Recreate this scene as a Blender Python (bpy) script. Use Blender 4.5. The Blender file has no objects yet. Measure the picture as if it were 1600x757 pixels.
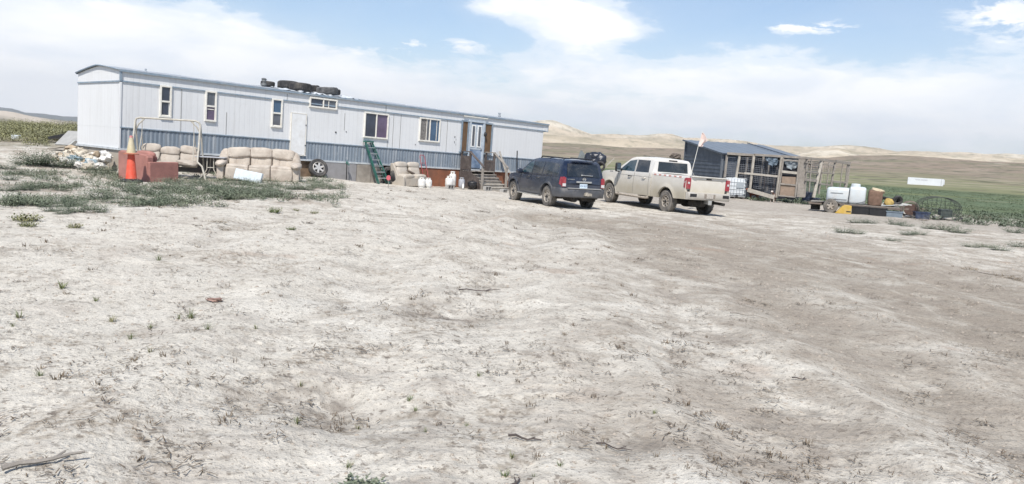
import bpy, bmesh, math, random
import numpy as np
from mathutils import Vector, Matrix, Euler
random.seed(7)
R = math.radians
scene = bpy.context.scene
C = scene.collection
# ------------------------------------------------------------------ camera
FPX, PITCH, ROLL, CAMZ = 1235.17, R(6.7738), R(3.3), 1.65
cF = np.array([0, math.cos(PITCH), -math.sin(PITCH)])
cR0 = np.array([1., 0, 0]); cU0 = np.cross(cR0, cF)
cR = math.cos(ROLL)*cR0 + math.sin(ROLL)*cU0
cU = -math.sin(ROLL)*cR0 + math.cos(ROLL)*cU0
cam_data = bpy.data.cameras.new('camera')
cam = bpy.data.objects.new('camera', cam_data); C.objects.link(cam)
cam_data.sensor_width = 36; cam_data.lens = 36*FPX/1600
cam_data.clip_start = .1; cam_data.clip_end = 30000
M = Matrix(((cR[0], cU[0], -cF[0], 0), (cR[1], cU[1], -cF[1], 0), (cR[2], cU[2], -cF[2], CAMZ), (0, 0, 0, 1)))
cam.matrix_world = M
scene.camera = cam

def ray(u, v):
    q = cF + cR*(u-800)/FPX - cU*(v-378.5)/FPX
    return q/np.linalg.norm(q)
def azel(u, v):
    q = ray(u, v); return math.atan2(q[0], q[1]), math.asin(q[2])
# ------------------------------------------------------------------ render
scene.render.engine = 'CYCLES'
scene.view_settings.view_transform = 'Standard'
scene.view_settings.look = 'None'
scene.view_settings.exposure = 0.88
scene.view_settings.gamma = 1
# ------------------------------------------------------------------ sun and sky
SUN_AZ = math.atan2(-.12, -.99)      # from +Y towards +X: the sun stands behind and left of the camera
SUN_EL = R(54)
sd = Vector((math.sin(SUN_AZ)*math.cos(SUN_EL), math.cos(SUN_AZ)*math.cos(SUN_EL), math.sin(SUN_EL)))
sl = bpy.data.lights.new('sun', 'SUN'); sl.energy = 3.1; sl.angle = R(1.2); sl.color = (1.0, .945, .87)
sun = bpy.data.objects.new('sun', sl); C.objects.link(sun); sun.location = (-20, -20, 40)
sun.rotation_euler = sd.to_track_quat('Z', 'Y').to_euler()
w = bpy.data.worlds.new('World'); scene.world = w; w.use_nodes = True
wt = w.node_tree; wt.nodes.clear()
class NT:
    def __init__(s, t): s.t = t
    def n(s, ty, **kw):
        nd = s.t.nodes.new(ty)
        for k, v in kw.items():
            if k.startswith('i_'):
                key = k[2:]; key = int(key) if key.isdigit() else key.replace('_', ' ')
                nd.inputs[key].default_value = v
            else: setattr(nd, k, v)
        return nd
    def l(s, a, b): s.t.links.new(a, b)
    def m(s, op, a, b=None, c=None, clamp=False):
        nd = s.t.nodes.new('ShaderNodeMath'); nd.operation = op; nd.use_clamp = clamp
        for i, x in enumerate((a, b, c)):
            if x is None: continue
            if isinstance(x, (int, float)): nd.inputs[i].default_value = x
            else: s.l(x, nd.inputs[i])
        return nd.outputs[0]
    def ramp(s, fac, pts, interp='LINEAR'):
        nd = s.t.nodes.new('ShaderNodeValToRGB'); cr = nd.color_ramp; cr.interpolation = interp
        while len(cr.elements) < len(pts): cr.elements.new(.5)
        for e, (p, c) in zip(cr.elements, pts):
            e.position = p; e.color = (c, c, c, 1) if isinstance(c, (int, float)) else (*c, 1)
        s.l(fac, nd.inputs[0]); return nd.outputs[0]
    def mix(s, fac, a, b, mode='MIX'):
        nd = s.t.nodes.new('ShaderNodeMix'); nd.data_type = 'RGBA'; nd.blend_type = mode
        for i, x in ((0, fac), (6, a), (7, b)):
            if isinstance(x, (int, float)): nd.inputs[i].default_value = x
            elif isinstance(x, tuple): nd.inputs[i].default_value = (*x, 1)
            else: s.l(x, nd.inputs[i])
        return nd.outputs[2]
    def noise(s, vec, scale, detail=4, rough=.55, dist=0):
        nd = s.n('ShaderNodeTexNoise'); nd.inputs['Scale'].default_value = scale
        nd.inputs['Detail'].default_value = detail; nd.inputs['Roughness'].default_value = rough
        nd.inputs['Distortion'].default_value = dist
        if vec is not None: s.l(vec, nd.inputs['Vector'])
        return nd.outputs[0]
    def mapping(s, vec, scale=(1, 1, 1), loc=(0, 0, 0)):
        nd = s.n('ShaderNodeMapping'); nd.inputs['Scale'].default_value = scale; nd.inputs['Location'].default_value = loc
        s.l(vec, nd.inputs['Vector']); return nd.outputs[0]
W = NT(wt)
sky = W.n('ShaderNodeTexSky'); sky.sky_type = 'NISHITA'; sky.sun_disc = False
sky.sun_elevation = SUN_EL; sky.sun_rotation = SUN_AZ % (2*math.pi)
sky.air_density = 1.2; sky.dust_density = 1.4; sky.ozone_density = 1.6; sky.altitude = 1500
tc = W.n('ShaderNodeTexCoord'); sep = W.n('ShaderNodeSeparateXYZ'); W.l(tc.outputs['Generated'], sep.inputs[0])
AZ = W.m('ARCTAN2', sep.outputs[0], sep.outputs[1]); EL = W.m('ARCSINE', sep.outputs[2])
cmb = W.n('ShaderNodeCombineXYZ'); W.l(AZ, cmb.inputs[0]); W.l(W.m('MULTIPLY', EL, 1.9), cmb.inputs[1])
warp = W.noise(cmb.outputs[0], 9, 4, .6)
nz1 = W.noise(cmb.outputs[0], 7, 8, .62, .35)
nz2 = W.noise(W.mapping(cmb.outputs[0], (1, 1.7, 1), (3, 1, 0)), 20, 9, .66, .35)
dens = None; puffs = None
def blob(u, v, su, sv, amp):
    global dens, puffs
    a, e = azel(u, v); sa = su/FPX; se = sv/FPX
    t1 = W.m('POWER', W.m('ABSOLUTE', W.m('DIVIDE', W.m('SUBTRACT', AZ, a), sa)), 2.0)
    t2 = W.m('POWER', W.m('ABSOLUTE', W.m('DIVIDE', W.m('SUBTRACT', EL, e), se)), 2.0)
    g = W.m('MULTIPLY', W.m('EXPONENT', W.m('MULTIPLY', W.m('ADD', t1, t2), -1.0)), amp)
    if su < 45: puffs = g if puffs is None else W.m('ADD', puffs, g)
    else: dens = g if dens is None else W.m('ADD', dens, g)
for b in [(120, 50, 260, 48, 1.1), (330, 95, 240, 30, .8), (60, 130, 240, 60, .55), (480, 125, 170, 22, .55),
          (640, 150, 260, 28, .42), (900, 25, 85, 34, 1.1), (780, 10, 55, 16, .8), (975, 48, 50, 13, .6), (905, 62, 60, 22, .5),
          (940, 112, 200, 28, .55), (1180, 130, 260, 26, .38), (1400, 150, 300, 34, .42), (900, 180, 500, 30, .42),
          (1350, 195, 380, 32, .45), (1150, 80, 150, 22, .22), (1580, 24, 36, 17, 1.9), (1590, 62, 30, 5, .8),
          (1230, 43, 26, 8, 1.25), (1288, 43, 34, 8, 1.1), (1195, 31, 16, 6, .9), (645, 72, 36, 9, .85), (722, 72, 30, 9, .85), (540, 78, 40, 7, .5),
          (-420, 60, 400, 90, .8), (-1100, 100, 500, 120, .6), (2300, 90, 500, 100, .7), (-300, -500, 700, 250, .45), (1500, -550, 600, 200, .5)]:
    blob(*b)
low = W.m('MULTIPLY', W.ramp(EL, [(0, 1.0), (.08, .55), (.16, 0), (1, 0)], 'EASE'), .24)
dd = W.m('ADD', W.m('ADD', dens, low), W.m('MULTIPLY', W.m('SUBTRACT', nz1, .5), 1.0))
dd = W.m('ADD', dd, W.m('MULTIPLY', W.m('SUBTRACT', nz2, .5), .95))
dd = W.m('ADD', dd, W.m('MULTIPLY', puffs, W.ramp(nz2, [(.36, 0), (.60, 1)])))
thick = W.ramp(dd, [(.34, 0), (.58, .5), (.86, .93), (1, 1)], 'EASE')
veil = W.ramp(W.m('ADD', W.m('MULTIPLY', nz1, .3), W.m('ADD', low, W.m('MULTIPLY', dens, .45))), [(.1, .05), (.75, .8)])
shade = W.noise(W.mapping(cmb.outputs[0], (1, 1.6, 1), (1, 4.1, 0)), 8, 5, .55, .3)
ccol = W.mix(W.ramp(shade, [(.42, 0), (.66, 1)]), (.68, .685, .69), (.575, .605, .645))
skyc = W.mix(1.0, sky.outputs[0], (.072, .075, .080), 'MULTIPLY')
# thin bright haze in the sky near the sun side and horizon
hz = W.mix(veil, skyc, (.49, .54, .59))
fin = W.mix(thick, hz, ccol)
bg = W.n('ShaderNodeBackground'); W.l(fin, bg.inputs[0]); bg.inputs[1].default_value = 1.0
wo = W.n('ShaderNodeOutputWorld'); W.l(bg.outputs[0], wo.inputs[0])

# ------------------------------------------------------------------ object helpers
def tag(o, label=None, cat=None, group=None, kind=None):
    if label: o['label'] = label
    if cat: o['category'] = cat
    if group: o['group'] = group
    if kind: o['kind'] = kind
    return o
def empty(name, loc, rz=0, rot=None):
    o = bpy.data.objects.new(name, None); C.objects.link(o); o.location = loc
    o.rotation_euler = rot if rot else (0, 0, rz)
    o.empty_display_size = .2
    return o
def thing(name, label, cat, loc, rz=0, group=None, rot=None):
    return tag(empty(name, loc, rz, rot), label, cat, group)
def copy_tree(o, parent=None):
    c = o.copy(); C.objects.link(c)
    if parent: c.parent = parent
    for ch in list(o.children): copy_tree(ch, c)
    return c
class MB:
    def __init__(s): s.v = []; s.f = []; s.mi = []
    def add(s, vs, fs, m=0):
        b = len(s.v); s.v += [tuple(map(float, p)) for p in vs]; s.f += [tuple(b+i for i in f) for f in fs]; s.mi += [m]*len(fs); return s
    def box(s, c, d, rot=None, m=0, taper=None):
        x, y, z = d[0]/2, d[1]/2, d[2]/2
        vs = [Vector((sx*x, sy*y, sz*z)) for sz in (-1, 1) for sy in (-1, 1) for sx in (-1, 1)]
        if taper: vs = [Vector((p.x*(taper if p.z > 0 else 1), p.y*(taper if p.z > 0 else 1), p.z)) for p in vs]
        if rot is not None:
            e = rot if isinstance(rot, Matrix) else Euler(rot).to_matrix(); vs = [e @ p for p in vs]
        vs = [p+Vector(c) for p in vs]
        return s.add(vs, [(0, 2, 3, 1), (4, 5, 7, 6), (0, 1, 5, 4), (2, 6, 7, 3), (0, 4, 6, 2), (1, 3, 7, 5)], m)
    def bar(s, a, b, wd, th, m=0, up=(0, 0, 1)):
        a, b = Vector(a), Vector(b); d = (b-a); L = d.length; d.normalize(); u = Vector(up)
        if abs(d.dot(u)) > .98: u = Vector((1, 0, 0))
        x = d.cross(u).normalized(); z = x.cross(d)
        Mx = Matrix((d, x, z)).transposed()
        return s.box((a+b)/2, (L, wd, th), Mx, m)
    def tube(s, pts, r, n=8, m=0, cap=True):
        pts = [Vector(p) for p in pts]; k = len(pts); rs = r if isinstance(r, (list, tuple)) else [r]*k
        b = len(s.v); prev = None
        for i, p in enumerate(pts):
            d = (pts[min(i+1, k-1)]-pts[max(i-1, 0)]).normalized()
            if prev is None:
                x = d.cross(Vector((0, 0, 1)) if abs(d.z) < .95 else Vector((1, 0, 0))).normalized()
            else:
                x = (prev-d*prev.dot(d)).normalized()
            prev = x; y = d.cross(x)
            for j in range(n):
                t = 2*math.pi*j/n; q = p+(x*math.cos(t)+y*math.sin(t))*rs[i]; s.v.append(tuple(q))
        for i in range(k-1):
            for j in range(n):
                s.f.append((b+i*n+j, b+i*n+(j+1) % n, b+(i+1)*n+(j+1) % n, b+(i+1)*n+j)); s.mi.append(m)
        if cap:
            s.f.append(tuple(b+j for j in range(n))[::-1]); s.mi.append(m)
            s.f.append(tuple(b+(k-1)*n+j for j in range(n))); s.mi.append(m)
        return s
    def lathe(s, prof, n=24, axis='z', c=(0, 0, 0), m=0):
        b = len(s.v); k = len(prof)
        for r_, h in prof:
            for j in range(n):
                t = 2*math.pi*j/n; x, y = r_*math.cos(t), r_*math.sin(t)
                p = {'z': (x, y, h), 'y': (x, h, y), 'x': (h, x, y)}[axis]
                s.v.append((p[0]+c[0], p[1]+c[1], p[2]+c[2]))
        for i in range(k-1):
            for j in range(n):
                s.f.append((b+i*n+j, b+i*n+(j+1) % n, b+(i+1)*n+(j+1) % n, b+(i+1)*n+j)); s.mi.append(m)
        return s
    def prism(s, poly, y0, y1, m=0, plane='xz'):
        n = len(poly)
        P = (lambda a, b_, y: (a, y, b_)) if plane == 'xz' else ((lambda a, b_, y: (y, a, b_)) if plane == 'yz' else (lambda a, b_, y: (a, b_, y)))
        vs = [P(a, b_, y0) for a, b_ in poly]+[P(a, b_, y1) for a, b_ in poly]
        fs = [tuple(range(n)), tuple(range(2*n-1, n-1, -1))]+[(i, i+n, (i+1) % n+n, (i+1) % n) for i in range(n)]
        return s.add(vs, fs, m)
    def puff(s, c, d, e=.5, n=14, rot=None, wob=0, seed=0, m=0):
        """rounded cushion: superellipsoid of size d, exponent e (1 = ellipsoid, small = boxy)"""
        rnd = random.Random(seed); ph = [rnd.uniform(0, 6.28) for _ in range(9)]
        b = len(s.v); N = n*2; mt = Euler(rot).to_matrix() if rot else None
        sg = lambda a, p: math.copysign(abs(a)**p, a)
        for i in range(n+1):
            la = -math.pi/2+math.pi*i/n
            for j in range(N):
                lo = 2*math.pi*j/N
                x = sg(math.cos(la), e)*sg(math.cos(lo), e); y = sg(math.cos(la), e)*sg(math.sin(lo), e); z = sg(math.sin(la), e)
                k = 1+wob*(math.sin(3*x+4*z+ph[0])*math.sin(4*y+ph[1])+.6*math.sin(7*x+ph[2])*math.sin(6*z+5*y+ph[3])+.4*math.sin(13*x+ph[4]+9*y)*math.sin(11*z+ph[5]))
                p = Vector((x*d[0]/2*k, y*d[1]/2*k, z*d[2]/2*k))
                if mt: p = mt @ p
                s.v.append(tuple(p+Vector(c)))
        for i in range(n):
            for j in range(N):
                s.f.append((b+i*N+j, b+i*N+(j+1) % N, b+(i+1)*N+(j+1) % N, b+(i+1)*N+j)); s.mi.append(m)
        return s
    def build(s, name, mats, parent=None, smooth=False, bevel=0, loc=None, rot=None, sharp=35, fixn=True):
        me = bpy.data.meshes.new(name); me.from_pydata(s.v, [], s.f)
        mats = mats if isinstance(mats, (list, tuple)) else [mats]
        for mm in mats: me.materials.append(mm)
        if len(mats) > 1: me.polygons.foreach_set('material_index', s.mi)
        if fixn:
            bm = bmesh.new(); bm.from_mesh(me); bmesh.ops.recalc_face_normals(bm, faces=bm.faces)
            if smooth:
                for f in bm.faces: f.smooth = True
                for e in bm.edges:
                    if len(e.link_faces) == 2 and e.calc_face_angle(0) > R(sharp): e.smooth = False
            bm.to_mesh(me); bm.free()
        o = bpy.data.objects.new(name, me); C.objects.link(o)
        if parent: o.parent = parent
        if loc: o.location = loc
        if rot: o.rotation_euler = rot
        if bevel:
            b = o.modifiers.new('bevel', 'BEVEL'); b.width = bevel; b.segments = 2; b.limit_method = 'ANGLE'; b.angle_limit = R(40)
            b.harden_normals = False
        return o
def text_mesh(name, txt, size, mat, parent, loc, rot, depth=.002, align='CENTER', sx=1):
    cu = bpy.data.curves.new(name, 'FONT'); cu.body = txt; cu.size = size; cu.align_x = align; cu.align_y = 'CENTER'; cu.extrude = depth; cu.resolution_u = 3
    t = bpy.data.objects.new(name+'_tmp', cu); C.objects.link(t)
    bpy.context.view_layer.update()
    me = bpy.data.meshes.new_from_object(t.evaluated_get(bpy.context.evaluated_depsgraph_get()))
    bpy.data.objects.remove(t); bpy.data.curves.remove(cu)
    me.materials.clear(); me.materials.append(mat); me.name = name
    o = bpy.data.objects.new(name, me); C.objects.link(o); o.parent = parent; o.location = loc; o.rotation_euler = rot; o.scale = (sx, 1, 1)
    return o
# ------------------------------------------------------------------ materials
def mat(name, col, rough=.7, var=.12, scale=6, metal=0, bump=0, bscale=40, dirt=None, dirt_amt=.5, dirt_scale=3, spec=.5, dirt_lo=.45, dirt_hi=.7, coat=0, trans=0, emis=None, stretch=(1, 1, 1), zdirt=None):
    m = bpy.data.materials.new(name); m.use_nodes = True; N = NT(m.node_tree)
    b = m.node_tree.nodes['Principled BSDF']
    tc = N.n('ShaderNodeTexCoord'); vec = N.mapping(tc.outputs['Object'], stretch)
    nz = N.noise(vec, scale, 5, .6)
    lo = tuple(c*(1-var) for c in col); hi = tuple(min(1, c*(1+var)) for c in col)
    c = N.ramp(nz, [(.3, lo), (.7, hi)])
    if dirt:
        dn = N.noise(vec, dirt_scale, 6, .65, .3)
        f = N.ramp(dn, [(dirt_lo, 0), (dirt_hi, 1)])
        f = N.m('MULTIPLY', f, dirt_amt, clamp=True)
        if zdirt:
            sp = N.n('ShaderNodeSeparateXYZ'); N.l(tc.outputs['Object'], sp.inputs[0])
            zz = N.m('ADD', sp.outputs[2], N.m('MULTIPLY', N.m('SUBTRACT', N.noise(vec, 2.2, 5, .6), .5), .35))
            g = N.m('MULTIPLY', N.m('DIVIDE', N.m('SUBTRACT', zdirt[1], zz), zdirt[1]-zdirt[0], clamp=True), zdirt[2])
            f = N.m('MAXIMUM', f, N.m('MULTIPLY', g, N.ramp(dn, [(.2, .6), (.6, 1)])))
        c = N.mix(f, c, tuple(dirt))
        rr = N.m('ADD', N.m('MULTIPLY', f, .85-rough), rough); N.l(rr, b.inputs['Roughness'])
    else: b.inputs['Roughness'].default_value = rough
    N.l(c, b.inputs['Base Color'])
    b.inputs['Metallic'].default_value = metal; b.inputs['Specular IOR Level'].default_value = spec
    b.inputs['Coat Weight'].default_value = coat
    if trans: b.inputs['Transmission Weight'].default_value = trans
    if emis: b.inputs['Emission Color'].default_value = (*emis[0], 1); b.inputs['Emission Strength'].default_value = emis[1]
    if bump:
        bp = N.n('ShaderNodeBump'); bp.inputs['Strength'].default_value = bump; bp.inputs['Distance'].default_value = .02
        N.l(N.noise(vec, bscale, 5, .6), bp.inputs['Height']); N.l(bp.outputs[0], b.inputs['Normal'])
    return m
DUST = (.40, .35, .29)
# ------------------------------------------------------------------ terrain height
_rs = np.random.RandomState(11)
_perm = np.concatenate([_rs.permutation(256)]*2).astype(np.int32)
_ga = _rs.rand(256)*2*np.pi; _gx = np.cos(_ga); _gy = np.sin(_ga)
def perlin(x, y):
    xi = np.floor(x).astype(np.int64); yi = np.floor(y).astype(np.int64); xf = x-xi; yf = y-yi
    xi &= 255; yi &= 255
    u = xf*xf*xf*(xf*(xf*6-15)+10); v = yf*yf*yf*(yf*(yf*6-15)+10)
    def g(ix, iy, dx, dy):
        h = _perm[_perm[ix & 255]+(iy & 255)]; return _gx[h]*dx+_gy[h]*dy
    a = g(xi, yi, xf, yf); b = g(xi+1, yi, xf-1, yf); c = g(xi, yi+1, xf, yf-1); d = g(xi+1, yi+1, xf-1, yf-1)
    return (a+u*(b-a)+v*((c+u*(d-c))-(a+u*(b-a))))*1.45
def fbm(x, y, o=4, g=.5, l=2.03):
    s = 0; a = 1; t = 0
    for i in range(o):
        s = s+a*perlin(x+17.3*i, y-9.1*i); t += a; a *= g; x = x*l; y = y*l
    return s/t
def sstep(a, b, x):
    t = np.clip((x-a)/(b-a), 0, 1); return t*t*(3-2*t)
CTRL = np.array([(0, 0, 0), (0, 6, 0), (-6, 6, .04), (6, 6, -.04), (-6, 14, .06), (6, 14, -.1), (0, 14, 0), (0, 21, -.12), (-13, 26, .12), (-16, 29, .25), (-12, 24.4, -.06), (-11.5, 25.2, -.04),
 (-10.6, 27.2, .08), (-8.6, 26.7, .10), (-7, 22, .05), (-14, 20, .02), (-8.2, 30.3, 0), (-7.9, 31.8, .05), (-5.9, 33.6, -.2), (-4.2, 35, -.26), (-2, 36.5, -.35), (-.4, 36.6, -.38),
 (2, 28.8, -.38), (1.27, 28.67, -.37), (2.68, 29.36, -.44), (.06, 31.16, -.38), (5.8, 29.9, -.38), (7.36, 30.67, -.46), (3.9, 33.7, -.38), (13, 47, -.1), (15.1, 45.4, -.15), (10, 44, -.2),
 (15.8, 39.6, -.47), (18, 37.7, -.47), (25, 40, -.5), (20, 25, -.3), (12, 15, -.2), (-20, 20, .15), (-19, 26, .35), (-25, 40, .35), (-20, 33, .4), (32, 79, -.8), (40, 60, -.7), (0, 60, -.6), (-10, 45, .1), (-30, 70, .2), (15, 70, -.7)])
AZK = None
def _prof(pts, below=0):
    out = []
    for u, v in pts:
        a, e = azel(u, v+below); out.append((a, math.tan(e)))
    out.sort(); return np.array(out).T
SKYL = _prof([(560, 214), (700, 212), (760, 202), (800, 196), (840, 190), (858, 189), (868, 190), (890, 198), (925, 210), (960, 211), (1000, 213), (1030, 210), (1050, 211), (1070, 216), (1120, 218), (1160, 221), (1200, 227), (1240, 229), (1270, 229), (1300, 227), (1340, 228), (1400, 236), (1440, 238), (1470, 239), (1500, 238), (1540, 241), (1600, 242), (1750, 246), (2400, 285)])
FRONT = _prof([(560, 226), (700, 224), (800, 216), (850, 211), (930, 217), (1000, 218), (1060, 226), (1130, 228), (1200, 236), (1240, 240), (1280, 234), (1310, 233), (1340, 239), (1400, 241), (1500, 246), (1600, 250), (1750, 256), (2400, 300)])
BROWN = _prof([(560, 234), (700, 226), (850, 223), (930, 227), (985, 232), (1060, 234), (1150, 243), (1240, 248), (1290, 248), (1340, 245), (1390, 245), (1430, 246), (1500, 249), (1560, 252), (1600, 254), (1800, 262), (2400, 306)])
LEFTM = _prof([(-500, 150), (-200, 158), (0, 169), (20, 171), (40, 177), (70, 179), (100, 183), (140, 184), (200, 190), (400, 204), (560, 212)])
LEFTF = _prof([(-500, 165), (-200, 172), (0, 173), (25, 177), (50, 183), (80, 188), (140, 194), (300, 204), (560, 219)])
def hbase(x, y):
    x = np.asarray(x, float); y = np.asarray(y, float)
    num = 0; den = 0
    for cx, cy, cz in CTRL:
        wgt = 1/((x-cx)**2+(y-cy)**2+1.6)**2; num = num+wgt*cz; den = den+wgt
    near = num/den
    r = np.hypot(x, y); az = np.arctan2(x, y)
    rt = sstep(-.15, .12, az)            # 0 on the left, 1 on the right
    lf = sstep(-.30, -.50, az)
    side = np.abs(az) > 1.1
    z60 = np.interp(az, [-.7, -.5, -.3, 0, .3], [.5, .8, 0, -.7, -.8])
    z90 = np.interp(az, [-.7, -.5, -.3, 0, .3], [.95, 1.05, -.4, -1.4, -1.3])
    z350 = np.where(az < -.2, -6, -4.0)+0*r
    eb = np.interp(az, *BROWN); ef = np.interp(az, *FRONT); es = np.interp(az, *SKYL)
    lm = np.interp(az, *LEFTM); lfm = np.interp(az, *LEFTF)
    z1 = np.where(az < -.2, -12, 1.65+eb*1400); z2 = np.where(az < -.2, 1.65+lfm*3000, 1.65+ef*2800); z3 = np.where(az < -.2, -5, 1.65+es*4300)
    z4 = np.where(az < -.2, 1.65+lm*8500, z3*.5)
    kn = [0, 60, 90, 350, 700, 1400, 1800, 2800, 3300, 4300, 6000, 8500, 12500]
    zz = [near, z60, z90, z350, z350*.55+z1*.15, z1, z1-14, z2, z2-28, z3, z3*.4, z4, z4*.2]
    out = near*1.0
    for i in range(1, len(kn)):
        a, b = (28 if i == 1 else kn[i-1]), kn[i]
        t = np.clip((r-a)/(b-a), 0, 1)
        if i in (6, 8, 10, 12): t = t**.8
        t = t*t*(3-2*t)
        out = np.where(r >= a, zz[i-1]*(1-t)+zz[i]*t, out)
    return out
_TT = 1.5*1.02**np.arange(440)
def ground_hit(u, v, dz=0):
    q = ray(u, v); a, b = 1.5, None
    zz = CAMZ+q[2]*_TT-hbase(q[0]*_TT, q[1]*_TT)-dz; k = int(np.argmax(zz < 0)) if (zz < 0).any() else len(_TT)-1
    a, b = _TT[max(k-1, 0)], _TT[k]
    for _ in range(2):
        t = np.linspace(a, b, 33); z = CAMZ+q[2]*t-hbase(q[0]*t, q[1]*t)-dz; i = int(np.argmax(z < 0)) if (z < 0).any() else 32
        a, b = t[max(i-1, 0)], t[i]
    return q[0]*a, q[1]*a
# wheel tracks, given as ground polylines (world metres)
def gl(pts): return [ground_hit(*p) for p in pts]
TRACKS = [(gl([(640, 790), (655, 640), (700, 500), (755, 420), (800, 372), (850, 345)]), .55, .060),
          (gl([(905, 790), (860, 640), (830, 520), (835, 430), (850, 380), (905, 345)]), .45, .035),
          (gl([(330, 790), (430, 640), (480, 580), (520, 500), (600, 420), (700, 360), (790, 325)]), .55, .055),
          (gl([(1620, 700), (1400, 590), (1250, 500), (1100, 430), (1000, 385), (930, 350)]), .50, .030),
          (gl([(1620, 560), (1450, 490), (1300, 430), (1150, 385), (1050, 358), (960, 340)]), .55, .030),
          (gl([(1330, 790), (1200, 640), (1090, 520), (1030, 440), (980, 390)]), .45, .03),
          (gl([(1620, 480), (1450, 425), (1300, 390), (1180, 360), (1120, 345)]), .6, .03),
          (gl([(250, 400), (330, 380), (420, 345), (520, 325), (640, 310)]), .35, .03)]
def dist_poly(x, y, pts):
    d = np.full(np.shape(x), 1e9); sgn = np.zeros(np.shape(x)); al = np.zeros(np.shape(x)); acc = 0
    for (ax, ay), (bx, by) in zip(pts[:-1], pts[1:]):
        L2 = (bx-ax)**2+(by-ay)**2; L = L2**.5
        t = np.clip(((x-ax)*(bx-ax)+(y-ay)*(by-ay))/L2, 0, 1)
        q = np.hypot(x-ax-t*(bx-ax), y-ay-t*(by-ay)); mk = q < d
        al = np.where(mk, acc+t*L, al); d = np.where(mk, q, d); acc += L
    return d, al
ROAD = gl([(1750, 560), (1500, 480), (1300, 420), (1130, 380), (1000, 358), (880, 345)])
PITS = [(*ground_hit(705, 488), .55, .30, .10), (*ground_hit(492, 612), .42, .35, .10), (*ground_hit(1010, 690), .5, .3, .05), (*ground_hit(640, 640), .6, .5, .05), (*ground_hit(620, 470), .6, .3, .05)]
def fine(x, y, r):
    """returns (height offset, tone maps) of the yard's soil"""
    k = 1-sstep(45, 90, r)
    wob = .18*perlin(x*1.1, y*1.1)
    h = .055*fbm(x*.33, y*.33, 3)+.019*fbm(x*1.1+9, y*1.1, 3)
    tr = 0*x
    for pts, wd, dp in TRACKS:
        d, al = dist_poly(x+wob, y+wob*.6, pts)
        tt = np.exp(-(d/wd)**2)*(.65+.5*perlin(al*.9, al*0+3))
        tr = np.maximum(tr, tt); h = h-1.6*dp*tt+dp*.9*np.exp(-((d-wd*1.5)/(wd*.6))**2)
        h = h+.006*tt*np.sin(al*38+perlin(x*3, y*3)*3)*(np.abs(d) < wd)*(r < 16)
    pit = 0*x
    for px, py, a, b, dp in PITS:
        q = ((x-px)/a)**2+((y-py)/b)**2; q = np.exp(-q*(1+.5*perlin(x*4, y*4))); pit = np.maximum(pit, q*min(1, dp*9)); h = h-dp*q
    crumb = fbm(x*9, y*9, 4, .6); rid = 1-np.abs(fbm(x*4.2+5, y*4.2, 3, .6))*2.2
    rough = .35+.65*sstep(-.15, .35, fbm(x*.8+31, y*.8, 3))
    h = h+(.017*crumb+.008*rid)*rough
    clod = perlin(x*23, y*23); h = h+.012*np.clip(clod-.22, 0, 1)*rough*(r < 25)
    return h*k, tr, pit, crumb, rough
def hfull(x, y):
    x = np.atleast_1d(np.asarray(x, float)); y = np.atleast_1d(np.asarray(y, float)); r = np.hypot(x, y)
    return hbase(x, y)+fine(x, y, r)[0]
def gz(x, y): return float(hfull(x, y)[0])
def G(u, v, dz=0):
    x, y = ground_hit(u, v, dz); return x, y, gz(x, y)

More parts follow.
